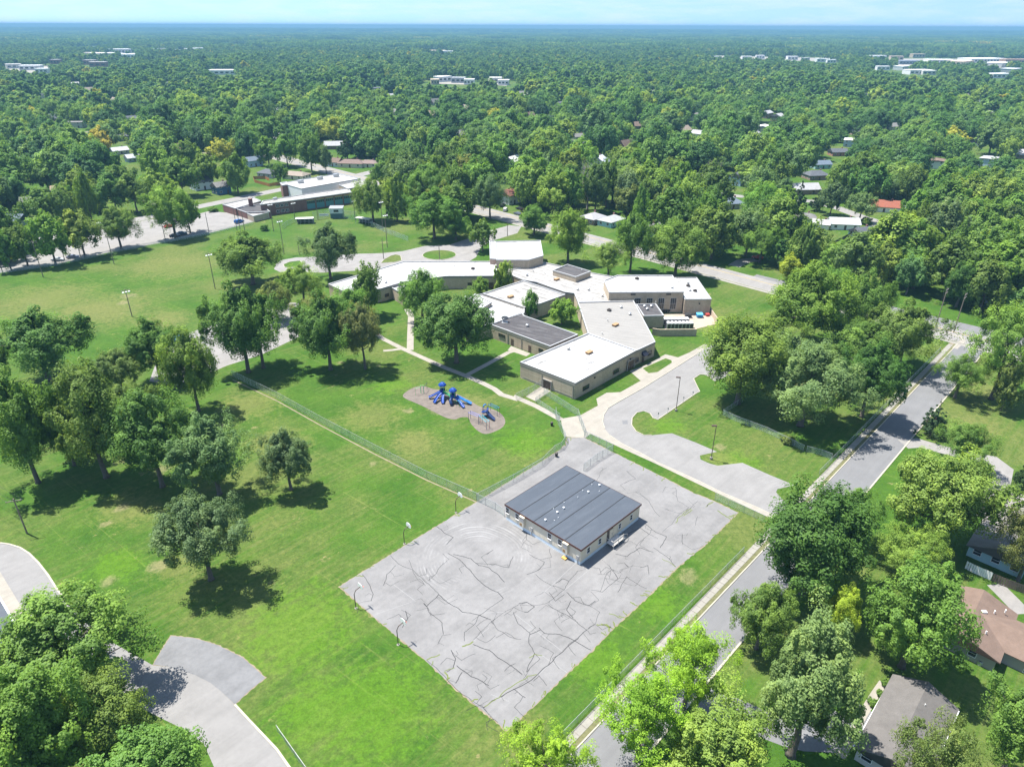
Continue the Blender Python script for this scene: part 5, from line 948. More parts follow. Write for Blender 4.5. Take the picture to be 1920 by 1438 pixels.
c0 = (-16.47,155.69)
ps = thing('play_structure', 'blue and green playground structure with two blue roofs and slides', 'play structure', (*c0, .015), 0)
def lq(q, o): return (q[0] - o[0], q[1] - o[1])
def deck(root, c, r_, z, mat): return MB().lathe([(r_, z - .08), (r_, z)], 6, (c[0], c[1], 0)).build('platform', mat, root)
ta, tb = lq((-17.81,157.24), c0), lq((-14.9,154.55), c0)
for (cx, cy), zr in ((ta, 4.1), (tb, 3.9)):
    deck(ps, (cx, cy), .95, 1.5, DGREEN)
    for k in range(4): x, y = cx + .7 * math.cos(k * math.pi / 2 + .6), cy + .7 * math.sin(k * math.pi / 2 + .6); MB().tube([(x, y, 0), (x, y, zr - .6)], .06, 6).build('post', PGREEN if k % 2 else NAVY, ps)
    MB().lathe([(1.05, zr - .75), (1.1, zr - .7), (.95, zr - .35), (.55, zr), (.25, zr + .15), (.02, zr + .2)], 6, (cx, cy, 0)).build('canopy', BLUE, ps)
    for k in range(3):
        a_ = .6 + k * math.pi / 2; MB().box(-.5, .5, -.03, .03, 1.5, 2.3, Matrix.Translation((cx + .62 * math.cos(a_ + .78), cy + .62 * math.sin(a_ + .78), 0)) @ Matrix.Rotation(a_ + .78 + R(90), 4, 'Z')).build('guard_panel', BLUE, ps)
# bridge between the towers
d = Vector((tb[0] - ta[0], tb[1] - ta[1])); Lb = d.length; an = math.atan2(d.y, d.x); mb4 = Matrix.Translation((ta[0], ta[1], 0)) @ Matrix.Rotation(an, 4, 'Z')
MB().box(.8, Lb - .8, -.45, .45, 1.42, 1.5, mb4).build('bridge', DGREEN, ps)
for s_ in (-.48, .48):
    r = MB().box(.8, Lb - .8, s_ - .03, s_ + .03, 2.2, 2.28, mb4)
    for k in range(9): r.box(.85 + (Lb - 1.7) * k / 8 - .02, .85 + (Lb - 1.7) * k / 8 + .02, s_ - .02, s_ + .02, 1.5, 2.2, mb4)
    r.build('railing', PGREEN, ps)
slide(ps, (ta[0] - .6, ta[1] - .3), R(195), 1.6, 3.0); slide(ps, (ta[0] - .2, ta[1] - .8), R(225), 1.6, 3.4, .3); slide(ps, (ta[0] + .3, ta[1] - .8), R(262), 1.6, 3.2, .15)
slide(ps, (tb[0] + .8, tb[1] + .1), R(-18), 1.6, 4.2, -.1, LBLUE); slide(ps, (tb[0] + .6, tb[1] - .6), R(-40), 1.6, 3.6, -.2)
MB().tube([(tb[0] - .3, tb[1] - .8, 1.5), (tb[0] - .6, tb[1] - 1.4, 1.2), (tb[0] - .4, tb[1] - 1.9, .6), (tb[0] - .2, tb[1] - 2.0, .2)], .42, 10).build('tube_slide', NAVY, ps, smooth=True)
for x, y in ((tb[0] + 1.0, tb[1] - 2.2), (tb[0] + 1.7, tb[1] - 2.6), (tb[0] + 2.8, tb[1] - 1.6)):
    MB().tube([(x, y, 0), (x, y, 1.5), (x + .7, y + .2, 1.5), (x + .7, y + .2, 0)], .045, 6).build('climbing_bar', PGREEN, ps)
c1 = (-6.18,146.57); cs = thing('climbing_structure', 'dark blue climbing tower with bars at the end of the play bed', 'play structure', (*c1, .015), 0)
tq = lq((-6.56,147.27), c1)
for k in range(4):
    x, y = tq[0] + .6 * math.cos(k * math.pi / 2 + .5), tq[1] + .6 * math.sin(k * math.pi / 2 + .5); MB().tube([(x, y, 0), (x, y, 2.9)], .06, 6).build('post', NAVY, cs)
deck(cs, tq, .85, 1.4, NAVY); MB().tube([(tq[0] + .75 * math.cos(t_), tq[1] + .75 * math.sin(t_), .3 + .18 * i) for i, t_ in enumerate([k * .6 for k in range(12)])], .16, 8).build('spiral_climber', BLUE, cs, smooth=True)
MB().tube([(tq[0] - .3, tq[1], 2.6 + .0), (tq[0] - .3 + .0, tq[1] + .35, 2.95), (tq[0] + .05, tq[1] + .45, 3.15), (tq[0] + .35, tq[1] + .3, 2.9)], .16, 8).build('arch', LBLUE, cs, smooth=True)
slide(cs, (tq[0] + .5, tq[1] - .4), R(-50), 1.5, 2.6, .1, NAVY)
for q0, q1, m_, lb_ in (((-10.28,145.77), (-7.74,143.79), paint((.18, .20, .55), .4), 'overhead_ladder'), ((-5.57,149.79), (-3.29,147.65), LBLUE, 'overhead_ladder'), ((-7.49,144.13), (-5.65,141.12), paint((.02, .35, .45), .4), 'overhead_ladder')):
    a_, b_ = Vector(lq(q0, c1)), Vector(lq(q1, c1)); dd = (b_ - a_); nn = Vector((-dd.y, dd.x)).normalized() * .42; lad = MB()
    for s_ in (-1, 1): lad.tube([(*(a_ + nn * s_), 2.1), (*(b_ + nn * s_), 2.1)], .04, 6)
    for k in range(7): u = a_.lerp(b_, k / 6); lad.tube([(*(u + nn), 2.1), (*(u - nn), 2.1)], .025, 5)
    ld = lad.build(lb_, m_, cs)
    for u in (a_, b_):
        for s_ in (-1, 1): v_ = u + nn * s_; MB().tube([(*v_, 0), (*v_, 2.3)], .05, 6).build('post', paint((.30, .06, .12), .4) if s_ > 0 and u is b_ else NAVY, cs)
c2 = (-23.53,159.17); cb = thing('chin_up_bars', 'green and black chin-up bars at the far end of the play bed', 'play structure', (*c2, .015), 0)
for q0, q1, h_, m_ in (((-24.88,157.97), (-23.72,159.17), 2.0, PGREEN), ((-23.61,159.09), (-22.96,159.18), 2.4, paint((.2, .75, .3), .4)), ((-22.87,159.18), (-22.35,161.61), 1.8, NAVY)):
    a_, b_ = lq(q0, c2), lq(q1, c2)
    MB().tube([(*a_, 0), (*a_, h_), (*b_, h_), (*b_, 0)], .05, 6).build('bar_frame', m_, cb)

# ---------------------------------------------------------------- cars
def car(p, rz, col, label, kind='car'):
    o = thing('parked_car', label, 'car', (p[0], p[1], 0.02), rz, 'cars parked about the place')
    prof = [(-2.25, .35), (-2.3, .75), (-2.15, .95), (-1.55, 1.02), (-1.0, 1.42), (.35, 1.45), (1.05, 1.0), (2.0, .88), (2.28, .7), (2.25, .35)]
    if kind == 'van': prof = [(-2.4, .4), (-2.45, 1.0), (-2.35, 1.7), (-2.0, 1.78), (.6, 1.78), (1.3, 1.15), (2.2, 1.0), (2.4, .7), (2.35, .4)]
    n = len(prof); wdt = lambda z: .9 if z < 1.05 else .72
    bd = MB().add([(x, -wdt(z), z) for x, z in prof] + [(x, wdt(z), z) for x, z in prof], [tuple(range(n)), tuple(range(2 * n - 1, n - 1, -1))] + [(i, n + i, n + (i + 1) % n, (i + 1) % n) for i in range(n)]).build('body', paint(col, .25, .03, .0), o)
    top = 1.45 if kind == 'car' else 1.78
    MB().add([(-.95, -.735, 1.38), (.3, -.735, 1.40), (.92, -.84, 1.06), (-1.45, -.84, 1.06)], [(0, 1, 2, 3)]).build('side_window', M['glass'], bd); MB().add([(-.95, .735, 1.38), (.3, .735, 1.40), (.92, .84, 1.06), (-1.45, .84, 1.06)], [(3, 2, 1, 0)]).build('side_window', M['glass'], bd)
    MB().add([(.42, -.66, top - .03), (.42, .66, top - .03), (1.1, .78, 1.03), (1.1, -.78, 1.03)], [(0, 3, 2, 1)]).build('windscreen', M['glass'], bd)
    ty = MB().lathe([(.2, -.11), (.33, -.1), (.33, .1), (.2, .11)], 14); ty.v = [(x, z, y) for x, y, z in ty.v]; tm = ty.mesh('wheel', M['black'])
    rm = MB().lathe([(.19, -.115), (.19, .115)], 10); rm.v = [(x, z, y) for x, y, z in rm.v]; rmm = rm.mesh('rim', M['galv'])
    for x in (-1.4, 1.4):
        for y in (-.82, .82): w_ = put('wheel', tm, o, (x, y, .33)); put('rim', rmm, w_)
    for y in (-.6, .6): MB().box(2.2, 2.3, y - .18, y + .18, .62, .76).build('headlight', M['white'], bd); MB().box(-2.32, -2.22, y - .15, y + .15, .72, .86).build('tail_light', paint((.4, .02, .02)), bd)
for a_ in (((-162.17,324.31), R(60), (.42, .04, .05), 'red car parked in the stadium lot left of twin trees'), ((-152.3,308.11), R(20), (.05, .055, .07), 'dark car under the twin trees in the stadium lot'), ((-150.81,311.96), R(25), (.10, .13, .18), 'blue-grey car right of another under the twin trees'),
 ((-179.76,275.4), R(15), (.12, .13, .18), 'grey car parked by the lot fence between roadside trees'), ((-183.79,271.72), R(10), (.35, .37, .38), 'silver car parked under a tree at the lot end'), ((-196.34,327.54), R(40), (.6, .61, .62), 'white car at the back of the stadium lot'),
 ((-89.45,477.55), R(60), (.04, .08, .16), 'dark blue car on the street by the brown ranch house'), ((-3.72,359.47), R(80), (.6, .6, .6), 'white pickup in the drive of the tall white house', 'van'), ((3.55,362.51), R(130), (.03, .03, .035), 'black car beside the round tree across the avenue'), ((2.45,351.57), R(130), (.10, .12, .15), 'dark car on the avenue left of the round tree'),
 ((93.91,308.06), R(120), (.03, .03, .03), 'black car in the driveway above the avenue'), ((170.21,324.33), R(60), (.55, .57, .6), 'silver car in the drive by the slate garage'), ((167.77,316.06), R(60), (.6, .6, .6), 'white car in front of the silver one by the slate garage'), ((101.01,277.91), R(150), (.4, .06, .05), 'red car under the trees beside the avenue'),
 ((-101.3,192.86), R(70), (.04, .14, .34), 'blue car in the side lot behind the park trees'), ((-5.23,368.99), R(70), (.05, .05, .06), 'dark van beside the tall white house', 'van'), ((-132,333.09), R(60), (.03, .10, .30), 'blue trailer at the corner of the stadium lot', 'van')): car(*a_)
rd = thing('skip_container', 'red open container heaped with orange debris in the side lot', 'skip', (*(-94.66,174.36), .02), R(50))
MB().add([(-3, -1.2, .15), (3, -1.2, .15), (3, 1.2, .15), (-3, 1.2, .15), (-3.2, -1.25, 1.7), (3.2, -1.25, 1.7), (3.2, 1.25, 1.7), (-3.2, 1.25, 1.7)], [(3, 2, 1, 0), (0, 1, 5, 4), (1, 2, 6, 5), (2, 3, 7, 6), (3, 0, 4, 7), (4, 5, 6, 7)]).build('container', paint((.30, .07, .045)), rd)
dm = MB(); rr_ = random.Random(2)
for k in range(60): x, y, s_ = rr_.uniform(-2.9, 2.9), rr_.uniform(-1.1, 1.1), rr_.uniform(.15, .5); dm.box(x - s_, x + s_, y - .1, y + .1, 1.6, 1.75 + rr_.uniform(.05, .6))
tag(dm.build('debris', paint((.55, .24, .15), .9, .3), rd), kind='stuff')
dp = thing('pallet_heap', 'heap of orange-brown timber beside the red container', 'timber', (*(-99.63,180.47), .02), R(50)); dm = MB()
for k in range(40): x, y, z = rr_.uniform(-2, 2), rr_.uniform(-1.6, 1.6), rr_.uniform(0, 1.1); dm.box(x - .7, x + .7, y - .12, y + .12, z, z + .15)
tag(dm.build('timber', paint((.50, .25, .17), .9, .3), dp), kind='stuff')
sh = thing('flat_roofed_shed', 'corner of a dark flat roof with white edging at the left', 'shed', (*(-86.6,80.55), 0)); SHD = [(-82.31,83.32),(-74.17,75.86),(-75.46,66.14),(-88.56,73.55)]
wsh = MB().prism(SHD, 0, 3.0).build('wall', M['siding'], sh, world=True); MB().prism(inset(SHD, .1), 3.0, 3.05).build('roof', M['portroof'], sh, world=True); MB().strip(inset(SHD, .05), .25, 2.8, 3.15, closed=True).build('edging', M['white'], sh, world=True)

# ---------------------------------------------------------------- buildings of the far town
FARW = [(-1293,2525,61,13.2,'long white'),(-1184,2230,81,11.1,'pale wide'),(-1089,2163,69,10.3,'white broad'),(-1241,2264,46,10.6,'low cream'),(-1146,2815,48,9.4,'white'),(-1160,2754,43,8.6,'white'),(-1236,2689,42,10.0,'grey'),(-1159,2642,29,8.5,'grey'),(-1003,1583,40,8.6,'white'),(-1077,1640,28,8.3,'pale'),(-917,1479,22,8.0,'white'),(-933,1715,35,9.7,'red brick'),(-1001,1807,30,9.5,'brown brick'),(-1094,1826,21,9.6,'red brick'),(-559,1465,50,7.3,'white'),(-1120,3158,96,10.7,'pale'),(-1013,3096,47,8.9,'grey'),(-860,3530,31,10.3,'white'),(-497,3158,32,9.6,'white'),(-277,2625,94,9.5,'pale tan'),(-219,2580,37,8.8,'white'),(-120,1285,28,8.1,'white'),(-91,1262,23,7.8,'grey'),(-71,1227,16,7.4,'white'),(-29,1265,20,7.8,'pale'),(-15,1218,17,7.1,'white'),(-127,1225,13,7.1,'tan'),(-2116,10742,313,10.3,'white'),(-2014,10785,196,10.3,'pale'),(551,11878,510,13.6,'white'),(856,11081,318,13.1,'pale'),(1288,6629,97,9.9,'white'),(1360,6646,58,9.9,'white'),(2044,8820,259,9.4,'grey'),(2459,7998,210,11.1,'white'),(595,2230,20,7.8,'white'),(682,2237,27,7.8,'white'),(734,2278,24,9.1,'white'),(805,2211,30,9.0,'white'),(819,2144,23,7.8,'grey'),(839,2081,32,8.3,'white'),(840,2020,22,8.2,'white'),(1079,2269,43,9.9,'white'),(1100,2200,35,11.0,'tan'),(1018,1976,64,8.2,'slate'),(1265,2401,39,10.9,'tan'),(1137,2042,67,8.4,'white'),(1145,1957,81,8.3,'pale tan'),(1294,2115,106,9.2,'white'),(1177,1855,79,9.3,'pale'),(1333,2027,69,10.3,'brown'),(866,1699,41,7.8,'white'),(821,1543,50,8.0,'white'),(834,1526,25,7.5,'pale'),(823,1696,27,7.3,'white'),(917,1434,37,7.5,'white'),(1054,1610,55,7.8,'grey'),(19,3464,25,8.4,'white'),(709,8418,85,11.1,'white')]
colr = {'white': (.78, .78, .77), 'grey': (.42, .43, .45), 'pale': (.66, .64, .6), 'cream': (.62, .56, .46), 'brick': (.30, .14, .11), 'tan': (.52, .42, .31), 'slate': (.22, .25, .3), 'brown': (.33, .22, .16), 'broad': (.78, .78, .77), 'wide': (.68, .66, .63)}

zone = lambda x, y: 'left' if x / y < -0.33 else ('right' if x / y > 0.3 else 'middle')
order = {}
for i, (x, y, w_, h_, n) in enumerate(sorted(FARW, key=lambda q: q[0] / q[1])):
    zn = zone(x, y); far = 'near the horizon' if y > 5200 else ('in the mid distance' if y > 2200 else 'among the far woods'); k = (n, zn, far); order[k] = order.get(k, 0) + 1
    ordn = ['', ', second from the left', ', third from the left', ', fourth from the left', ', fifth from the left', ', sixth from the left', ', seventh from the left', ', eighth from the left'][min(order[k] - 1, 7)]
    o = thing('far_building', '%s flat-roofed building %s, %s of the picture%s' % (n, far, zn, ordn), 'building', (x, y, drop(x, y)), R(random.choice([4, -6, 44, 10])), 'buildings of the far town')
    c_ = colr[n.split()[-1]]; dp_ = max(14, w_ * .5)
    MB().box(-w_ / 2, w_ / 2, -dp_ / 2, dp_ / 2, -1, h_).build('wall', paint(tuple(v * .8 for v in c_), .8), o)
    MB().box(-w_ / 2 - .3, w_ / 2 + .3, -dp_ / 2 - .3, dp_ / 2 + .3, h_, h_ + .8).build('roof', paint(c_ if 'brick' not in n else (.45, .42, .4), .8), o)
    nb = max(3, int(w_ / 9))
    for j in range(nb):
        bx_ = -w_ / 2 + w_ * (j + .5) / nb; MB().box(bx_ - w_ / nb * .3, bx_ + w_ / nb * .3, -dp_ / 2 - .1, -dp_ / 2 - .01, h_ * .35, h_ * .7).build('window', M['glass'], o)

# ---------------------------------------------------------------- trees
def leaf_material(name, stops=None, trans=0.46):
    """leaf colour: clump tone from the mesh, tint from the tree (or, in the far woods, drawn per tree)"""
    m = bpy.data.materials.new(name); m.use_nodes = True; t = m.node_tree; t.nodes.clear()
    o = t.nodes.new('ShaderNodeOutputMaterial'); at = t.nodes.new('ShaderNodeAttribute'); at.attribute_name = 'tone'
    oi = t.nodes.new('ShaderNodeObjectInfo')
    base = oi.outputs['Color'] if stops is None else ramp(t, oi.outputs['Random'], stops)
    tone = ramp(t, at.outputs['Fac'], [(0.0, (.62, .68, .60)), (.5, (1, 1, 1)), (1.0, (1.5, 1.38, 1.2))])
    c = mixc_(t, 1.0, base, tone, 'MULTIPLY')
    d = t.nodes.new('ShaderNodeBsdfDiffuse'); tr_ = t.nodes.new('ShaderNodeBsdfTranslucent'); g = t.nodes.new('ShaderNodeBsdfGlossy'); g.inputs['Roughness'].default_value = .6; g.inputs['Color'].default_value = (.9, 1, .95, 1)
    t.links.new(c, d.inputs['Color']); t.links.new(mixc_(t, 1.0, c, (1.25, 1.2, .6), 'MULTIPLY'), tr_.inputs['Color'])
    m1 = t.nodes.new('ShaderNodeMixShader'); m1.inputs[0].default_value = trans; t.links.new(d.outputs[0], m1.inputs[1]); t.links.new(tr_.outputs[0], m1.inputs[2])
    m2 = t.nodes.new('ShaderNodeMixShader'); m2.inputs[0].default_value = .012; t.links.new(m1.outputs[0], m2.inputs[1]); t.links.new(g.outputs[0], m2.inputs[2])
    t.links.new(m2.outputs[0], o.inputs['Surface']); return m
M['leaf'] = leaf_material('leaves'); M['bark'] = plain('bark', (.115, .098, .082), .95, .3, 2); M['deadwood'] = plain('dead_wood', (.30, .27, .25), .95, .2, 2)
M['leaf_far'] = leaf_material('far_leaves', [(0.0, (.059, .138, .046)), (.15, (.087, .193, .053)), (.35, (.122, .249, .057)), (.55, (.153, .279, .067)), (.72, (.198, .325, .069)), (.84, (.113, .211, .083)), (.94, (.255, .370, .069)), (.99, (.283, .363, .063)), (1.0, (.467, .436, .057))])
PROFILES = {'oak': lambda t: np.sin(np.pi * np.clip(t * .94 + .06, 0, 1) ** .72) ** .62, 'maple': lambda t: np.sin(np.pi * np.clip(t * .92 + .05, 0, 1) ** .85) ** .75, 'locust': lambda t: np.sin(np.pi * np.clip(t * .9 + .07, 0, 1) ** .95) ** .55,
            'pale': lambda t: np.sin(np.pi * np.clip(t * .93 + .06, 0, 1) ** .8) ** .6, 'spruce': lambda t: (1.03 - t) ** .9, 'poplar': lambda t: np.sin(np.pi * np.clip(t * .92 + .06, 0, 1) ** .7) ** .5}
ZB = {'oak': .33, 'maple': .25, 'locust': .36, 'pale': .32, 'spruce': .06, 'poplar': .12}
def unit(v): return v / np.maximum(np.linalg.norm(v, axis=-1, keepdims=True), 1e-6)
def crown_arrays(kind, seed, nl, ns, nleaf, leaf, lobe=(.24, .36), fill=.5):
    """leaf quads of a crown, 1 unit wide radius and 1 unit tall tree; lobes > sub-lobes > leaves"""
    g = np.random.default_rng(seed); prof = PROFILES[kind]; zb = ZB[kind]
    ph = g.uniform(0, 6.28, 4); am = g.uniform(.05, .17, 4)
    def rad(t, a_): return prof(t) * (1 + sum(am[k] * np.cos((k + 2) * a_ + ph[k] + 3 * t) for k in range(4)))
    tt = g.uniform(0.02, .97, nl * 6); keep = g.random(nl * 6) < prof(tt) + .15; tt = tt[keep][:nl]; n = len(tt)
    an = np.arange(n) * 2.39996 + g.normal(0, .5, n); q = g.random(n)
    rf = np.where(q < fill, g.uniform(.58, .86, n), g.uniform(.12, .6, n)); rf = np.where(tt > .8, g.uniform(.1, .6, n), rf)
    r0 = rad(tt, an) * rf
    lc = np.stack([r0 * np.cos(an), r0 * np.sin(an), zb + (1 - zb) * (tt * .86 + .04)], 1)
    lr = g.uniform(*lobe, n) * (0.75 + .35 * prof(tt))
    asp = .62                                         # crown units are wide: 1 unit of height is about 1/asp units of radius
    if kind == 'spruce': lr *= .62 * (1.15 - tt)
    d = unit(g.normal(0, 1, (n, ns, 3)) + np.concatenate([unit(lc[:, :2]) * .5, np.full((n, 1), .35)], 1)[:, None, :])
    sc_ = lc[:, None, :] + d * (lr[:, None, None] * g.uniform(.55, 1.25, (n, ns, 1))) * np.array([1, 1, asp if kind != 'spruce' else .25]); sr = lr[:, None] * g.uniform(.30, .66, (n, ns))
    tone = np.clip(g.normal(.45, .2, (n, 1)) + g.normal(0, .16, (n, ns)), 0, 1)
    dl = unit(g.normal(0, 1, (n, ns, nleaf, 3)) + np.array([0, 0, .35])); rr_ = g.uniform(.45, 1.08, (n, ns, nleaf, 1)) ** .6
    pts = sc_[:, :, None, :] + dl * rr_ * sr[:, :, None, None] * np.array([1, 1, asp if kind != 'spruce' else .3])
    cd = unit((pts - np.array([0, 0, zb + (1 - zb) * .35])) * np.array([1, 1, 1 / asp]))      # leaves face outwards from lobe and crown
    nor = unit(dl * .75 + cd * .55 + g.normal(0, .36, dl.shape) + np.array([0, 0, .25])); tn = np.clip(tone[:, :, None] + g.normal(0, .14, (n, ns, nleaf)), 0, 1)
    sz = leaf * g.uniform(.6, 1.35, (n, ns, nleaf))
    return pts.reshape(-1, 3), nor.reshape(-1, 3), tn.reshape(-1), sz.reshape(-1), lc, lr
def leaf_mesh(name, pts, nor, tone, sz, H_, R_, mat, g):
    """turns the unit crown into a mesh of leaf-spray quads in metres"""
    N = len(pts); p = pts * np.array([R_, R_, H_]); rnd = unit(g.normal(0, 1, (N, 3))); t1 = unit(np.cross(nor, rnd)); t2 = np.cross(nor, t1)
    a_ = (sz * R_)[:, None]; v = np.stack([p + t1 * a_, p + t2 * a_ * .62 + nor * a_ * .18, p - t1 * a_, p - t2 * a_ * .62 + nor * a_ * .18], 1).reshape(-1, 3)
    me = bpy.data.meshes.new(name); me.vertices.add(4 * N); me.vertices.foreach_set('co', v.astype(np.float32).ravel())
    me.loops.add(4 * N); me.loops.foreach_set('vertex_index', np.arange(4 * N, dtype=np.int32)); me.polygons.add(N); me.polygons.foreach_set('loop_start', np.arange(0, 4 * N, 4, dtype=np.int32)); me.polygons.foreach_set('loop_total', np.full(N, 4, dtype=np.int32))
    at = me.attributes.new('tone', 'FLOAT', 'FACE'); at.data.foreach_set('value', tone.astype(np.float32)); me.update(calc_edges=True); me.materials.append(mat); return me
def trunk_mesh(name, kind, lc, H_, R_, seed, mat, n=6, limbs=16, bare=False):
    r_ = random.Random(seed); mb = MB(); rt = .020 * H_; top = .72 if kind not in ('spruce', 'poplar') else .95
    bend = [(0, 0)] + [(r_.uniform(-.03, .03) * H_, r_.uniform(-.03, .03) * H_) for _ in range(4)]
    ax = [Vector((bend[i][0] * i / 4, bend[i][1] * i / 4, H_ * top * i / 4)) for i in range(5)]
    mb.tube([ax[0] - Vector((0, 0, .1))] + [ax[0] + Vector((0, 0, .5))] + ax[1:], [rt * 1.55, rt * 1.05, rt * .85, rt * .62, rt * .4, rt * .12], n + 2)
    idx = sorted(range(len(lc)), key=lambda i: lc[i][2])[::max(1, len(lc) // limbs)]
    for i in idx:
        c = Vector((lc[i][0] * R_, lc[i][1] * R_, lc[i][2] * H_)); z0 = min(c.z * .72, H_ * top * .95); f = z0 / (H_ * top) * 4; k = min(int(f), 3); s_ = ax[k].lerp(ax[k + 1], f - k)
        m_ = s_.lerp(c, .5) + Vector((r_.uniform(-.4, .4), r_.uniform(-.4, .4), -.03 * H_)); b0 = rt * (.5 - .3 * z0 / H_)
        mb.tube([s_, m_, c], [b0, b0 * .6, b0 * .2], n - 1, cap=False)
        if bare:
            for _ in range(7):
                u = m_.lerp(c, r_.uniform(.1, 1)); w_ = u + Vector((r_.uniform(-1, 1), r_.uniform(-1, 1), r_.uniform(.2, 1.4))) * .09 * H_; mb.tube([u, u.lerp(w_, .5) + Vector((r_.uniform(-.2, .2),) * 3), w_], [b0 * .3, b0 * .2, .02], 4, cap=False)
                for _ in range(3): x_ = u.lerp(w_, r_.random()); mb.tube([x_, x_ + Vector((r_.uniform(-1, 1), r_.uniform(-1, 1), r_.uniform(.1, 1))) * .05 * H_], [b0 * .14, .015], 3, cap=False)
    return mb.mesh(name, mat, smooth=True)
H0, R0 = 20.0, 7.0
PROTO = {}
def proto(kind, q, var, slim=False):
    """q: h (near), m (middle distance), l (far)"""
    k = (kind, q, var, slim); RR = R0 * (.66 if slim else 1)
    if k not in PROTO:
        nl, ns, nf, lf = {'h': (54, 9, 108, .0235), 'm': (36, 6, 56, .060), 'l': (17, 4, 34, .150)}[q]
        if kind == 'locust': nf = int(nf * .8); lf *= .78
        if kind == 'pale': lf *= .85; nf = int(nf * 1.05)
        if kind == 'spruce': nl = int(nl * 1.6); lf *= .8
        sd = (hash(kind) if False else sum(map(ord, kind))) * 7 + var * 131
        lobe = {'locust': (.11, .28), 'maple': (.13, .31), 'oak': (.11, .29)}.get(kind, (.12, .29))
        if q != 'h': lobe = (lobe[0] * 1.4, lobe[1] * 1.3)
        pts, nor, tone, sz, lc, lr = crown_arrays(kind, sd, nl, ns, nf, lf, lobe)
        if slim: sz = sz * 1.3
        PROTO[k] = (leaf_mesh('crown', pts, nor, tone, sz, H0, RR, M['leaf'] if q != 'l' else M['leaf_far'], np.random.default_rng(sd + 5)), trunk_mesh('trunk', kind, lc, H0, RR, sd, M['bark'], 6 if q == 'h' else 5 if q == 'm' else 4, 18 if q == 'h' else 10 if q == 'm' else 3))
    return PROTO[k]
TINT = {'oak': (.113, .208, .040), 'maple': (.157, .248, .042), 'locust': (.222, .366, .029), 'pale': (.165, .268, .088), 'spruce': (.072, .132, .051), 'poplar': (.136, .238, .048), 'dark': (.074, .171, .026), 'olive': (.168, .221, .053), 'lime': (.320, .427, .039), 'yellow': (.517, .476, .066), 'light': (.204, .312, .051), 'mid': (.143, .249, .042), 'blue': (.138, .225, .081), 'brown': (.185, .193, .068)}
def tree(spec, kind, tint, label, q='h', group='trees', lean=0.0, name=None, var=None):
    x, y, h_, wd = spec
    o = thing(name or {'spruce': 'spruce_tree'}.get(kind, 'tree'), label, 'tree', (x, y, drop(x, y)), random.uniform(0, 6.28), group)
    h_ = h_ - .11 * wd if name is None and q == 'h' else h_; slim = wd / h_ < .58 and kind in ('oak', 'maple', 'pale')
    cm, tm = proto(kind, q, (0 if slim else random.randint(0, 1 if q == 'h' else 2)) if var is None else var, slim); RR = R0 * (.66 if slim else 1)
    s_ = (wd / 2 / (RR * 1.04), wd / 2 / (RR * 1.04) * random.uniform(.93, 1.08), h_ / H0)
    st_ = (s_[2] * .9, s_[2] * .9, s_[2]) if False else s_
    c = put('crown', cm, o, (0, 0, 0), 0, s_); c.color = (*[v * random.uniform(.9, 1.1) for v in TINT[tint]], 1); put('trunk', tm, o, (0, 0, 0), 0, s_); return o
def dead_tree(spec, label):
    x, y, h_, wd = spec; o = thing('dead_tree', label, 'tree', (x, y, 0), 0, 'trees'); g = np.random.default_rng(77); lc = [(g.uniform(-.7, .7), g.uniform(-.7, .7), z) for z in np.linspace(.35, .98, 34)]
    put('trunk', trunk_mesh('trunk', 'oak', lc, h_, wd / 2, 5, M['deadwood'], 6, 34, True), o)
random.seed(21)
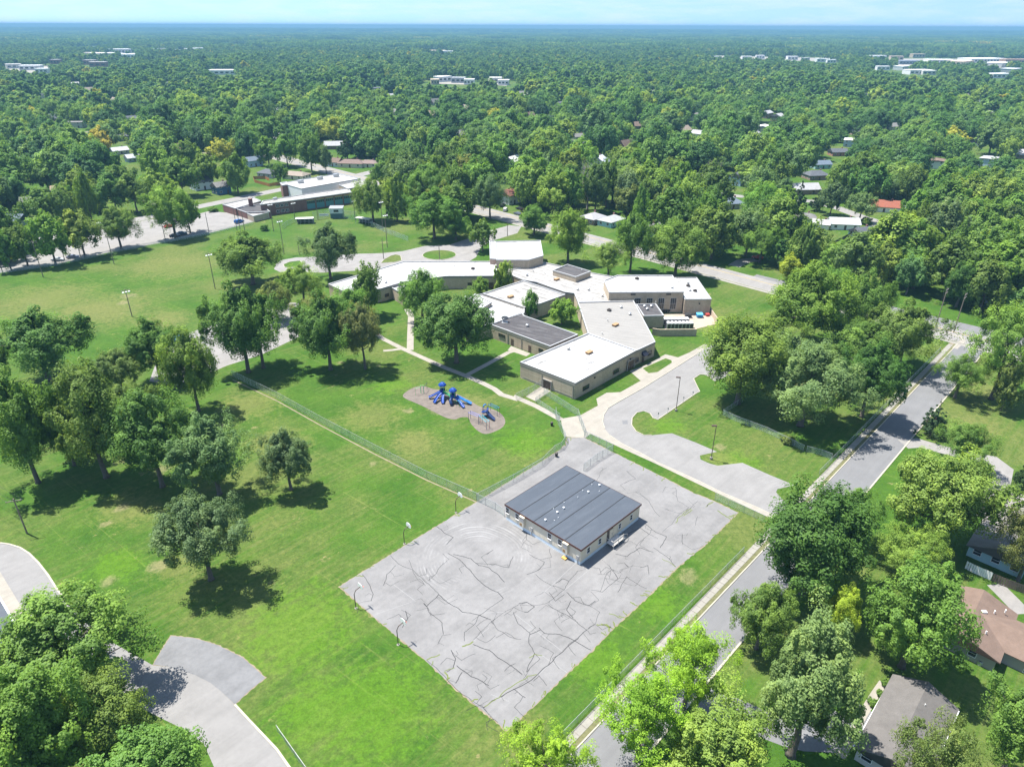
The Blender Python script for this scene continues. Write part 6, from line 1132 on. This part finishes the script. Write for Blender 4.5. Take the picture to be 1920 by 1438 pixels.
NEAR = [
 ((-51.79,90.8,18.62,15.13),'pale','blue','lone silvery-green tree on the park lawn nearest the path'), ((-45.4,116.86,14.97,11.3),'oak','blue','lone round tree on the lawn left of the court'), ((-59.54,115.31,19.36,16.21),'oak','blue','rounded grey-green tree at the right end of the park grove'),
 ((-72.31,117.82,23.16,17.4),'oak','oak','spreading oak in the park grove with pale dead twigs'), ((-85.57,120.98,27.91,18.65),'maple','mid','tall bright green tree in the middle of the park grove'), ((-98.77,118.98,26.04,16.37),'oak','mid','tree at the left end of the park grove with bare lower trunk'),
 ((-124.07,165.23,21.91,25.56),'oak','oak','huge dark oak at the back of the park grove by the field'), ((-94.29,165.77,19.16,16.7),'oak','oak','dark tree behind the grove in front of the red container'), ((-77.61,149.61,23.17,14.63),'oak','mid','tall tree with long clean trunk beside the chain link fence'),
 ((-99.24,156.4,15.21,13.36),'pale','olive','low grey-green tree in the second row of the park grove'), ((-135.25,160.54,18.93,12.2),'oak','oak','dark tree cut by the left edge behind the grove'), ((-94.88,125.53,17.42,11.76),'oak','oak','dark inner tree of the grove between the bright and the left one'),
 ((-87.12,137,15.43,11.43),'pale','olive','smaller tree hidden between the bright tree and the oak'),
 ((-72.6,171.11,26.18,19.07),'oak','oak','tall dark tree left of the two trunks standing together by the side lot'), ((-69.36,173.82,23.46,15.81),'oak','oak','tall dark tree right of its twin by the side lot'), ((-50.41,172.95,23.11,17.9),'oak','oak','tall tree with clean straight trunk on the playground lawn'), ((-40.85,173.37,21.28,12.66),'pale','brown','brownish tree on the playground lawn beside the footpath'),
 ((-15.77,177.7,23.64,22.68),'maple','oak','broad dark tree by the footpath fork behind the playground'), ((-28.71,207.01,19.24,16.4),'oak','mid','tree between the white roofs and the narrow walk'), ((-47.02,213.3,16.58,9.99),'oak','mid','tree leaning over the left white roof'), ((-58.17,192.32,17.08,12.3),'pale','olive','grey-green tree behind the two lawn trees'), ((-50.33,197.29,16.72,15.48),'maple','mid','bright tree crown in front of the left school wing'),
 ((-95.62,244.13,20.6,25.01),'oak','mid','spreading tree by the left end of the front driveway'), ((-68.56,250.5,22.11,20.43),'oak','blue','twin-trunk tree at the infield edge of the driveway'), ((-70.85,222.9,16.02,15.74),'pale','light','pale feathery tree left of the left school wing'), ((-76.22,209.3,14,11.9),'oak','olive','small tree between the driveway tree and the side lot'),
 ((-3.2,238.12,11.17,7.23),'poplar','light','slender light green tree in the courtyard by the theatre block'), ((-11.16,234.67,6.16,5.29),'poplar','light','small bright shrub-like tree in the courtyard grass'), ((6.02,210.99,9.77,4.65),'poplar','mid','narrow young tree between courtyard roofs'), ((15.68,206.52,8.43,8.47),'maple','light','low rounded bright tree in the inner courtyard'),
 ((9.77,313.08,15.01,16.85),'maple','mid','dense round tree beside the avenue behind the theatre block'), ((22.46,271.43,23.43,19.36),'maple','light','large light green tree right behind the theatre block'), ((36.3,252.25,14.96,15.14),'locust','light','airy light green tree behind the gym'), ((45.67,259.41,25.36,15.74),'oak','mid','tall tree with visible trunk behind the airy light one'), ((61.79,253.16,23.8,24.14),'maple','mid','large leafy tree behind the gym annex'), ((80.4,285.45,23.49,14.96),'oak','mid','tree across the avenue from the gym annex'),
 ((-12.65,287.44,12.57,10.74),'oak','mid','small tree by the turning circle and theatre wall'), ((-11.11,342.37,22.64,17.62),'pale','blue','tall grey-green tree alone between drive and avenue'), ((-56.18,336.48,21.14,10.73),'poplar','light','narrow upright tree behind the right field line'), ((-67.85,336.32,22.56,21.42),'oak','mid','large tree in front of the brick school right end'), ((-35.02,307.13,23.7,26.3),'oak','mid','big tree clump left of the turning circle'), ((-25.24,304.63,11.99,17.91),'oak','mid','lower dark tree at the edge of the front driveway'), ((-40.87,351.78,25.82,24.37),'pale','mid','grey-green crown behind the big clump by the driveway'),
 ((57.21,154.41,25.59,25.34),'maple','mid','huge spreading tree on the driveway lawn beside the school'), ((69.15,143.38,23.17,23.97),'pale','pale','big silvery tree behind the shaded fence'), ((85.74,147.58,20.97,15.79),'oak','dark','dark tree next to the street pavement and shadow'), ((108.12,175.23,20.57,20.34),'oak','mid','spreading tree beside the lawn at the street corner'), ((86.15,189.62,27.35,25.35),'oak','mid','large tree in the wood behind the gym lawn'), ((97,175.14,15.54,19.02),'maple','mid','bright middle tree of the streetside wood'), ((103.25,193.72,23.14,19.67),'oak','mid','tall tree at the back of the streetside wood'), ((71.78,174.94,17.02,18.23),'oak','mid','tree between the huge spreading tree and the gym lawn'), ((85.06,165.26,12.1,13.33),'oak','oak','dark tree inside the streetside wood'), ((102.35,210.95,19.17,19.55),'maple','mid','leafy crown at the back of the wood near the avenue'),
 ((114.36,157.68,13.34,12.81),'locust','mid','flat-topped tree across the street beside the shadow'), ((97.07,125.08,11.92,12.19),'locust','mid','broad low tree by the driveway across the street'), ((77.95,101.23,21.26,19.38),'maple','light','large bright maple in the front lawn across the street'), ((123.42,157.17,26.52,19.75),'locust','light','very tall tree at the right edge with long bare trunk'), ((122.05,151.02,11.5,8.1),'pale','olive','thin tree beside the very tall one at the right edge'),
 ((49.15,87.99,23.04,20.25),'maple','dark','dense dark green maple beside the street in the lower right'), ((68.33,91.91,10.98,11.57),'locust','light','feathery tree between the dark and the bright maple'), ((58.39,72.89,20.41,16.2),'maple','maple','large vivid green tree in front of the brown house'), ((62.61,101.3,12.52,10.13),'locust','mid','airy tree just behind the dense dark maple'), ((50.93,78.77,10.53,7.01),'maple','lime','yellow-green sapling between three larger trees'), ((37.72,76.2,13.62,10.28),'oak','mid','wide tree overhanging the street above the pale one'),
 ((36.76,58.71,24.61,13.27),'pale','pale','large pale-leaved tree over the lower driveway'), ((24.11,65.29,15.14,11.41),'locust','locust','vivid feathery tree on the near street edge'), ((16.5,57.82,15.49,12.23),'locust','locust','vivid feathery tree over the street left of its neighbour'), ((4.86,51.28,14.34,10.83),'locust','locust','vivid green tree cut by the bottom edge near the fence'), ((24.19,51.09,17.45,16.8),'pale','light','pale green tree cut by the bottom edge over the street'), ((48.34,49.84,18.17,9.91),'locust','olive','thin-leaved tree covering part of the long grey roof'), ((63.11,56.24,17.89,9.68),'oak','mid','tree with grey trunk at the bottom right edge'), ((87.65,91.22,16.14,11.1),'pale','olive','wispy grey-green tree over the teal house'),
 ((-61.75,67.29,18.95,19.39),'oak','mid','large tree over the park path at the bottom left'), ((-56.17,53.72,21.2,16.76),'maple','mid','dense tree in the bottom left corner'), ((-41.72,50.48,15.6,15.88),'maple','mid','bushy tree cut by the bottom edge beside the park path'), ((-51,58.01,14.58,12.62),'maple','mid','leafy tree between the corner tree and the park pad'), ((-69.89,60.21,19.09,10.04),'oak','oak','dark tree cut by the left edge near the corner'), ((-59.17,48.55,19.3,13.56),'maple','light','light green tree in the extreme bottom left corner'),
 ((-194.18,258.72,14.61,10.59),'oak','mid','first tree from the left in the row along the stadium lot'), ((-191.13,264.12,15.63,12.43),'oak','mid','second tree from the left in the row along the stadium lot'), ((-181.45,266.29,19.13,15.38),'oak','light','third tree from the left in the row along the stadium lot'), ((-175.72,277.1,18.05,15.08),'oak','light','fourth tree from the left in the row along the stadium lot'), ((-166.64,288.73,19.45,17.4),'oak','mid','fifth tree from the left in the row along the stadium lot'), ((-150.76,305.64,25.56,21),'maple','light','tall bright tree at the right end of the lot row'), ((-148.05,314.69,16.2,12.56),'oak','mid','darker tree leaning on the tall bright one in the lot row'),
 ((-185.24,365.95,18.47,18.23),'maple','light','light tree behind the lot row, left of the tall bright one'), ((-183.49,391.66,19.49,18.78),'oak','mid','spreading tree behind the tall bright tree of the lot row'), ((-191.31,354.12,17.49,17.71),'oak','mid','spreading tree behind the fifth tree of the lot row'), ((-178.49,414.74,18.13,17.34),'oak','mid','tree between the pale two-storey house and the lot'), ((-214.2,385.79,17.64,17.97),'maple','mid','rounded tree beside the white grey-gabled house'), ((-215.61,433,20.55,19.29),'maple','light','light rounded tree left of the brown-roofed house'), ((-203.13,450.2,20,19.34),'oak','mid','spreading tree behind the pale two-storey house'), ((-220.17,360.65,18.25,17.44),'maple','light','light tree behind the fourth tree of the lot row'),
 ((100.35,273.04,17.68,17.87),'pale','mid','rounded tree beside the avenue driveway'), ((118.02,267.62,13.37,15.96),'oak','mid','tree between avenue and the teal bungalow garden'), ((104.51,250.5,8.83,10.36),'maple','lime','yellow-green bush at the avenue edge'), ((153.65,270.81,20.01,15.6),'oak','mid','tall tree right of the fenced lawn'), ((146.82,241.97,14.16,18.85),'maple','light','broad bright tree below the fenced lawn'), ((151.71,223.03,16.76,15.02),'maple','dark','dark rounded tree near the brown-roofed garage'), ((116.95,324.82,22.45,22.24),'oak','mid','large tree left of the teal bungalow'), ((170.14,339.63,13.04,15.04),'locust','pale','willow-like tree in front of the red-roofed white house'), ((161.65,353.59,15.23,12.88),'oak','blue','grey-green tree behind the white cottage'), ((143.61,429.54,12.74,19.89),'maple','light','smooth rounded bright tree above the avenue houses'), ((207.37,387.11,12.27,15.18),'maple','light','smooth bright tree behind the red-roofed white house'), ((106.31,268.87,9.7,9.31),'oak','dark','small dark tree beside the avenue driveway'),
 ((-155.72,399.05,20.89,16.11),'maple','mid','dense tree beside the dark blue house'), ((-139.12,424.68,11.72,9.53),'oak','mid','small tree inside the orange fenced yard'), ((-304.16,537.28,16.05,20.48),'maple','yellow','yellow-leaved tree standing out in the left woods'), ((-120.08,458.86,17.2,10.2),'pale','blue','thin tree beside the pale blue house'), ((-165.58,486.75,17.74,16.51),'oak','mid','left tree of the tall row behind the brick school'), ((-151.8,483,18.93,16.38),'oak','mid','middle tree of the tall row behind the brick school'), ((-130.73,464.17,22.71,17.8),'oak','mid','right tree of the tall row behind the brick school'), ((49.26,368.26,22.95,14.39),'oak','mid','tree with clear trunk in the clearing across the avenue'), ((87.27,362.85,21.93,15.85),'oak','mid','tree with clear trunk above the avenue bend'),
 ((-76.56,416.46,13.87,12.47),'oak','mid','tree by the street at the ranch house end'), ((33.5,321.79,6.55,5.47),'spruce','spruce','small dark cypress between the two hipped houses')]
SPR = [((98.26,139.18,11.4,8.83),'dark pyramidal spruce at the street edge across the road'), ((105.46,115.91,19.22,8.4),'tall spruce cut by the right edge above the teal house'), ((145.53,355.61,18.84,10.22),'taller spruce behind the teal bungalow'), ((157.67,361.54,14.21,8.77),'shorter spruce right of the taller one behind the teal bungalow'), ((181.89,251.33,12.4,12.74),'olive spruce near the right edge woods'), ((-117.86,513.2,25.38,15.01),'left one of a pair of very dark spruces behind the ranch house'), ((-111.16,517.83,21.45,13.66),'right one of a pair of very dark spruces behind the ranch house')]
for spec, kind, tint, lb in NEAR: tree(spec, kind, tint, lb, 'h' if spec[3] / math.hypot(spec[0], spec[1], 75) > .05 else 'm', 'trees near the school')
for spec, lb in SPR: tree(spec, 'spruce', 'spruce', lb, 'h' if spec[1] < 200 else 'm', 'spruces')
dead_tree((38.93,363.32,23.47,10.93), 'bare grey dead tree in the clearing across the avenue'); dead_tree((112.61,399.18,17.88,11.36), 'bare dead tree behind the blue-grey hipped house'); dead_tree((60.08,139.89,10.62,3.7), 'small bare sapling in the shade') if False else None

# ---------------------------------------------------------------- woods filling the town, out to the horizon
CAMPUS = [(-297.72,190.26),(-205.84,269.51),(-194.41,322.58),(-164.35,366.26),(-137.24,421.58),(-95.43,470.46),(-55.57,332.39),(-20.43,324.92),(7.83,352.49),(37.64,325.7),(77.33,280.09),(96.65,263.97),(116.05,239.35),(142.06,216.04),(177.16,215.41),(210.46,143.84),(61.86,11.14),(-91.66,10.83)]
CLEAR = [CAMPUS, FIELD] + [[(124.29,315.49),(138.36,353.81),(154.42,364.88),(165.22,361.36),(172.55,354.3),(187.01,361.68),(189.8,340.95),(172.96,316.13),(154.94,284.41),(139.28,294.08)], [(78.67,276.5),(102.54,252.46),(98.95,242.05),(72.95,253.12)], [(-19.8,378.12),(4.04,378.49),(4.29,332.93),(-17.29,354.1)], [(34.35,360.61),(53.62,349.52),(49.47,318.87),(32.91,328.3)], [(-161.97,464.27),(-131.87,455.69),(-109.25,469.96),(-93.4,495.14),(-87.4,465.67),(-126.21,434.32),(-153.5,417.95)], [(118.23,414.26),(130.32,405.31),(125.95,383.88),(111.41,387.76)], [(207.54,512.06),(221.91,512.35),(192.12,435.01),(178.73,434.78)]] + FARPAVE
STREETS = [(AV, 10), ([(-40, 538), (-97, 455), (-195, 323), (-290, 190)], 9), ([(86.41,433.18),(110.64,407.24),(119.72,401.58),(127.76,396.47),(144.78,388.28),(163.64,384.46),(171.81,368.89),(176.27,347.44),(180.75,339.19),(186.7,328.2)], 7), ([(-358.6,594.7),(-368.82,642.13),(-358.87,669.01),(-339.59,669.52),(-269.17,627.94)], 8), ([(-388.97,504.99),(-333.28,506.12),(-284.78,485.98),(-247.97,448.92),(-208.6,391.5),(-186.56,369.15)], 7)]
def seg_d(p, a_, b_):
    ax_, ay_ = a_; bx_, by_ = b_; dx_, dy_ = bx_ - ax_, by_ - ay_; L2_ = dx_ * dx_ + dy_ * dy_; t_ = max(0, min(1, ((p[0] - ax_) * dx_ + (p[1] - ay_) * dy_) / L2_)); return math.hypot(p[0] - ax_ - t_ * dx_, p[1] - ay_ - t_ * dy_)
rh_ = random.Random(31); far_cnt = {}
WALLS = [('white', WHT), ('grey', GREYW), ('cream', CREAMW), ('pale blue', BLUEW), ('brick', BRNW)]; ROOFS = [('pale grey', (.30, .30, .31)), ('white', (.5, .5, .5)), ('slate', SLATE), ('brown', BROWNR), ('tan', TANR), ('grey', GREYR)]
spots = []
for y_ in range(420, 1500, 62):
    for k in range(-9, 10):
        x_ = k * y_ * .078 + rh_.uniform(-.03, .03) * y_; yy = y_ + rh_.uniform(-25, 25)
        if rh_.random() < .36 and abs(x_ / yy) < .72 and not inside((x_, yy), CAMPUS) and all(math.hypot(x_ - o.location.x, yy - o.location.y) > 34 for o in list(WM) if o.parent is None and o.get('category') in ('house', 'garage', 'building', 'school')): spots.append((x_, yy))
for x_, yy in spots[:72]:
    (wn_, wc), (rn_, rc) = rh_.choice(WALLS), rh_.choice(ROOFS); sec = 'far left' if x_ / yy < -.45 else 'left' if x_ / yy < -.15 else 'middle' if x_ / yy < .15 else 'right' if x_ / yy < .45 else 'far right'
    k_ = (wn_, rn_, sec); far_cnt[k_] = far_cnt.get(k_, 0) + 1
    house((x_, yy), rh_.uniform(11, 17), rh_.uniform(8, 10), rh_.choice([GR, H90, GR + .3, 0.1]), rh_.choice([3.0, 3.0, 5.2]), rh_.uniform(5.4, 7.6), wc, rc, '%s house with %s roof deep in the %s woods%s' % (wn_, rn_, sec, '' if far_cnt[k_] == 1 else ', one farther back' if far_cnt[k_] == 2 else ', farthest back of its like'), 0, 'house', 'house', False, False, 2, 'houses deep in the woods')
HOUSES = [(o.location.x, o.location.y, o.name, o['label']) for o in list(WM) if o.parent is None and o.get('category') in ('house', 'garage', 'shed', 'building', 'school')]
near_h = [h for h in HOUSES if h[1] > 230]
def clear_of(x, y):
    for pl in CLEAR:
        if inside((x, y), pl): return False
    if y < 900:
        for ln, w_ in STREETS:
            for a_, b_ in zip(ln, ln[1:]):
                if seg_d((x, y), a_, b_) < w_: return False
    r0 = math.hypot(x, y); a0 = x / y
    for hx, hy, nm, _ in near_h:
        far = nm.startswith('far'); rh = math.hypot(hx, hy); hw = (26 if far else 8.0 if hy < 415 else 11.0)
        if abs(hx - x) < 400 and abs(hy - y) < 500:
            if math.hypot(hx - x, hy - y) < (hw * 1.3 if not far else 40): return False
            dd = (hx * hx + hy * hy - hx * x - hy * y) / rh; lat = abs(hx * y - hy * x) / rh       # keep a gap through which the house is seen
            gap = min(330, rh * .19) if far else (min(95, rh * (.21 if hx > 0 else .09)) if hy < 415 else min(150, rh * .2))
            if 0 < dd < gap and lat < hw * (.85 if far else .8): return False
    return True
def taken(x, y, lst, d): return any(abs(px_ - x) < d and abs(py_ - y) < d and math.hypot(px_ - x, py_ - y) < d for px_, py_ in lst)
g = np.random.default_rng(5)
pts_m = []; used = [(s[0][0], s[0][1]) for s in NEAR] + [(s[0][0], s[0][1]) for s in SPR]
def vnoise(x, y, s): return math.sin(x / s + 1.3 * math.sin(y / s * .7)) + math.sin(y / s * 1.1 + 1.7 * math.sin(x / s * .6))
y = 205.0
while y < 3000:
    sp = 13.6 if y < 1000 else 13.6; x = -(y + 60) * .86
    while x < (y + 60) * .86:
        px_, py_ = x + g.uniform(-.45, .45) * sp, y + g.uniform(-.45, .45) * sp
        dens = .97 if vnoise(px_, py_, 95) > -1.3 else .45
        if y > 1600 and not (vnoise(px_, py_, 260) > -1.35): dens *= .5
        if g.random() < dens: pts_m.append((px_, py_))
        x += sp
    y += sp * .87
pts_m = [p for p in pts_m if p[1] > 60 and clear_of(*p) and not (p[1] < 620 and taken(p[0], p[1], used, 6.5))]
pts_m.sort(key=lambda p: math.hypot(p[0], p[1]))
NIND = 180
def lane(p): return p[1]
ind = []; rest = []
for p in pts_m:                                      # the ones that show largest stand as single trees
    (ind if len(ind) < NIND and abs(p[0]) / p[1] < .76 and p[1] > 150 else rest).append(p)
LAND = [(hx, hy, lb) for hx, hy, nm, lb in near_h if hy < 700 and 'deep in' not in lb]
KINDW = [('oak', 'mid', 'mid green spreading tree'), ('oak', 'oak', 'dark green spreading tree'), ('maple', 'light', 'light green rounded tree'), ('maple', 'mid', 'mid green rounded tree'), ('pale', 'blue', 'grey-green soft tree'), ('pale', 'olive', 'olive green tree'), ('poplar', 'mid', 'narrow upright tree'), ('locust', 'light', 'airy light green tree'), ('spruce', 'spruce', 'dark pointed spruce')]
WGT = [.24, .16, .17, .16, .09, .07, .04, .05, .02]
cnt = {}; short = lambda s_: ' '.join(w_ for w_ in s_.split()[:5]) 
ORD = ['nearest', 'second nearest', 'third nearest', 'fourth nearest', 'fifth nearest', 'sixth nearest', 'seventh nearest', 'eighth nearest', 'ninth nearest', 'tenth nearest', 'eleventh nearest', 'twelfth nearest', 'thirteenth nearest', 'fourteenth nearest', 'fifteenth nearest']
SHORTN = {}
for hx, hy, lb in LAND:
    ws = lb.split(); cut = next((i for i, w_ in enumerate(ws) if w_ in ('between', 'near', 'beside', 'behind', 'at', 'in', 'across', 'among', 'among', 'up', 'peeking', 'mostly', 'beyond', 'alone', 'below', 'under', 'far', 'above', 'high', 'just', 'right', 'left', 'deep')), len(ws))
    SHORTN[lb] = ' '.join(ws[:max(3, min(cut, 6))])
picks = []
for p in ind:
    ki = int(g.choice(len(KINDW), p=WGT)); kind, tint, word = KINDW[ki]; hx, hy, lb = min(LAND, key=lambda h: math.hypot(h[0] - p[0], h[1] - p[1])); picks.append((p, kind, tint, word, hx, hy, lb, math.hypot(hx - p[0], hy - p[1])))
for p, kind, tint, word, hx, hy, lb, dd in sorted(picks, key=lambda q: q[7]):
    rel = 'behind' if p[1] > hy + abs(p[0] - hx) else ('in front of' if p[1] < hy - abs(p[0] - hx) else ('right of' if p[0] > hx else 'left of'))
    k = (word, rel, SHORTN[lb]); cnt[k] = cnt.get(k, 0) + 1; n = cnt[k]
    hh = g.uniform(13, 24); ww = hh * g.uniform(.7, 1.05)
    if kind == 'spruce': ww = hh * .4
    if kind == 'poplar': ww = hh * .38
    tree((p[0], p[1], hh, ww), kind, tint, '%s %s the %s%s' % (word, rel, SHORTN[lb], ', ' + ORD[min(n, 15) - 1].replace(' nearest', '') if n > 1 else ''), 'm', 'trees of the neighbourhood', var=random.randint(0, 2))

def woods(name, pos_, scl, rot, idx, protos, label):
    """one mass of far trees: points that each carry one of a few crowns"""
    me = bpy.data.meshes.new(name); n = len(pos_); me.vertices.add(n); me.vertices.foreach_set('co', np.asarray(pos_, np.float32).ravel())
    for nm, tp, arr in (('tree_scale', 'FLOAT_VECTOR', scl), ('tree_turn', 'FLOAT', rot), ('tree_kind', 'INT', idx)):
        a_ = me.attributes.new(nm, tp, 'POINT'); a_.data.foreach_set('vector' if tp == 'FLOAT_VECTOR' else 'value', np.asarray(arr, np.int32 if tp == 'INT' else np.float32).ravel())
    o = bpy.data.objects.new(name, me); reg(o); tag(o, label, None, None, 'stuff')
    col = bpy.data.collections.new(name + '_kinds')
    for i, m_ in enumerate(protos): col.objects.link(bpy.data.objects.new('%s_kind_%02d' % (name, i), m_))
    ng = bpy.data.node_groups.new(name, 'GeometryNodeTree'); ng.interface.new_socket('Geometry', in_out='INPUT', socket_type='NodeSocketGeometry'); ng.interface.new_socket('Geometry', in_out='OUTPUT', socket_type='NodeSocketGeometry')
    N = ng.nodes.new; gi, go = N('NodeGroupInput'), N('NodeGroupOutput'); ip = N('GeometryNodeInstanceOnPoints'); ci = N('GeometryNodeCollectionInfo'); ci.inputs['Collection'].default_value = col; ci.inputs['Separate Children'].default_value = True; ci.inputs['Reset Children'].default_value = True
    def attr(nm, tp): a_ = N('GeometryNodeInputNamedAttribute'); a_.data_type = tp; a_.inputs['Name'].default_value = nm; return a_.outputs['Attribute']
    cx_ = N('ShaderNodeCombineXYZ'); L = ng.links.new; L(attr('tree_turn', 'FLOAT'), cx_.inputs['Z']); mp_ = N('GeometryNodeMeshToPoints'); L(gi.outputs[0], mp_.inputs['Mesh'])
    L(mp_.outputs[0], ip.inputs['Points']); L(ci.outputs[0], ip.inputs['Instance']); ip.inputs['Pick Instance'].default_value = True; L(attr('tree_kind', 'INT'), ip.inputs['Instance Index']); L(cx_.outputs[0], ip.inputs['Rotation']); L(attr('tree_scale', 'FLOAT_VECTOR'), ip.inputs['Scale']); L(ip.outputs[0], go.inputs[0])
    md = o.modifiers.new('trees', 'NODES'); md.node_group = ng; return o
def joined(kind, q, var):
    """crown with its trunk as one far-off mesh"""
    cm, tm = proto(kind, q, var); bm = bmesh.new(); bm.from_mesh(cm); bm.from_mesh(tm); me = bpy.data.meshes.new('far_tree'); nf = len(cm.polygons)
    bm.to_mesh(me); bm.free(); me.materials.append(M['leaf_far']); me.materials.append(M['bark'])
    mi = np.zeros(len(me.polygons), np.int32); mi[nf:] = 1; me.polygons.foreach_set('material_index', mi); return me
mids = [joined('oak', 'm', 0), joined('maple', 'm', 1), joined('pale', 'm', 2), joined('maple', 'm', 0), joined('oak', 'm', 1), joined('locust', 'm', 0), joined('poplar', 'm', 0), joined('spruce', 'm', 0)]
lows = [joined('oak', 'l', 0), joined('maple', 'l', 1), joined('oak', 'l', 2), joined('maple', 'l', 0), joined('pale', 'l', 1), joined('spruce', 'l', 0)]
P_ = np.array(rest); dist = np.hypot(P_[:, 0], P_[:, 1]); nearm = dist < 900
for nm, msk, protos, pw, lb in (('woods', nearm, mids, [.22, .2, .12, .16, .18, .06, .04, .02], 'dense green trees filling the neighbourhood behind the school'), ('far_woods', ~nearm, lows, [.25, .22, .2, .18, .12, .03], 'dense tree canopy stretching away over the town')):
    q_ = P_[msk]; n = len(q_); hgt = g.uniform(11, 22, n) * np.where(g.random(n) < .15, 1.2, 1) * np.interp(np.hypot(q_[:, 0], q_[:, 1]), [0, 700, 1600], [1, 1, .78]) * (1 + .12 * np.sin(q_[:, 0] / 60)) ; wid = np.clip(hgt * g.uniform(.8, 1.25, n), 9, 24); kk = g.choice(len(protos), n, p=pw)
    zz_ = np.array([drop(a_, b_) for a_, b_ in q_]); woods(nm, np.column_stack([q_, zz_]), np.column_stack([wid / 2 / R0, wid / 2 / R0, hgt / H0]), g.uniform(0, 6.28, n), kk, protos, lb)
# beyond three kilometres: stands of many trees
def stand(seed, n, size):
    g2 = np.random.default_rng(seed); A = []; 
    for k in range(n):
        c = proto('oak' if k % 2 else 'maple', 'l', k % 3)[0]; m_ = g2.integers(0, 1)
        pts, nor, tone, sz, lc, lr = crown_arrays('oak' if k % 2 else 'maple', seed * 100 + k, 12, 2, 9, .26)
        h_, r_ = g2.uniform(11, 20), g2.uniform(4.5, 8); ox, oy = g2.uniform(-size / 2, size / 2, 2)
        A.append((pts * np.array([r_, r_, h_]) + np.array([ox, oy, 0]), nor, np.clip(tone + g2.normal(0, .22), 0, 1), sz * r_))
    return leaf_mesh('stand', *[np.concatenate(a_) for a_ in zip(*A)], 1.0, 1.0, M['leaf_far'], g2)
stands = [stand(s_, 70, 95) for s_ in range(4)]
P2 = []; y = 3000.0
while y < 16400:
    sp = 88 if y < 6500 else 120; x = -(y + 200) * .84
    while x < (y + 200) * .84:
        px_, py_ = x + g.uniform(-.35, .35) * sp, y + g.uniform(-.35, .35) * sp
        if py_ > 2960 and clear_of(px_, py_) and g.random() < (.93 if vnoise(px_, py_, 420) > -1.3 else .45): P2.append((px_, py_))
        x += sp
    y += sp * .87
P2 = np.array(P2); n = len(P2); s2 = np.where(P2[:, 1] < 6500, 1.0, 1.32) * g.uniform(.9, 1.1, n)
woods('horizon_woods', np.column_stack([P2, [drop(a_, b_) for a_, b_ in P2]]), np.column_stack([s2, s2, np.where(P2[:, 1] > 9000, g.uniform(.5, 2.4, n), g.uniform(.7, 1.3, n))]), g.uniform(0, 6.28, n), g.integers(0, 4, n), stands, 'blue-green woodland running out to the horizon')

# ---------------------------------------------------------------- shrubs by the houses, then the air
def shrub(p, d_, h_, tint, label):
    o = thing('shrub', label, 'shrub', (p[0], p[1], 0), random.uniform(0, 6), 'shrubs'); cm, tm = proto('maple', 'm', 0); s_ = (d_ / 2 / R0, d_ / 2 / R0, h_ / H0); c = put('foliage', cm, o, (0, 0, -h_ * .12), 0, s_); c.color = (*TINT[tint], 1); put('stem', tm, o, (0, 0, 0), 0, (s_[0] * .5, s_[1] * .5, s_[2]))
for q, d_, h_, tn, lb in (((54.37,69.77), 1.3, 1.2, 'mid', 'clipped round shrub at the top of the grey house walk'), ((52.75,67.97), 1.2, 1.1, 'mid', 'clipped round shrub in the middle of the grey house walk'), ((51.06,66.37), 1.4, 1.2, 'mid', 'clipped round shrub at the lower end of the grey house walk'), ((156.95,306.13), 6, 4, 'light', 'round bush on the fenced lawn below the slate garage'), ((171.14,334.23), 5, 4, 'light', 'round bush right of the white cottage'), ((-153.32,356.26), 5, 2.5, 'mid', 'clipped bush by the brick school entrance'), ((-114.96,319.05), 4, 3, 'dark', 'dark bush at the edge of the ball field'), ((107.21,264.08), 7, 5, 'mid', 'bushy hedge clump beside the avenue driveway'), ((63.73,135.87), 3.5, 1.8, 'olive', 'scrubby bush growing through the shaded fence')): shrub(q, d_, h_, tn, lb)

hz = MB().box(-17000, 17000, -2000, 17000, -8, 96).build('haze', None); tag(hz, 'thin blue summer haze over the town', kind='stuff')
hm = bpy.data.materials.new('haze'); hm.use_nodes = True; t = hm.node_tree; t.nodes.clear(); ho = t.nodes.new('ShaderNodeOutputMaterial'); pv = t.nodes.new('ShaderNodeVolumePrincipled')
pv.inputs['Color'].default_value = (.18, .38, .54, 1); pv.inputs['Density'].default_value = 1.75e-4; pv.inputs['Anisotropy'].default_value = 0.0; t.links.new(pv.outputs[0], ho.inputs['Volume']); hz.data.materials.append(hm)
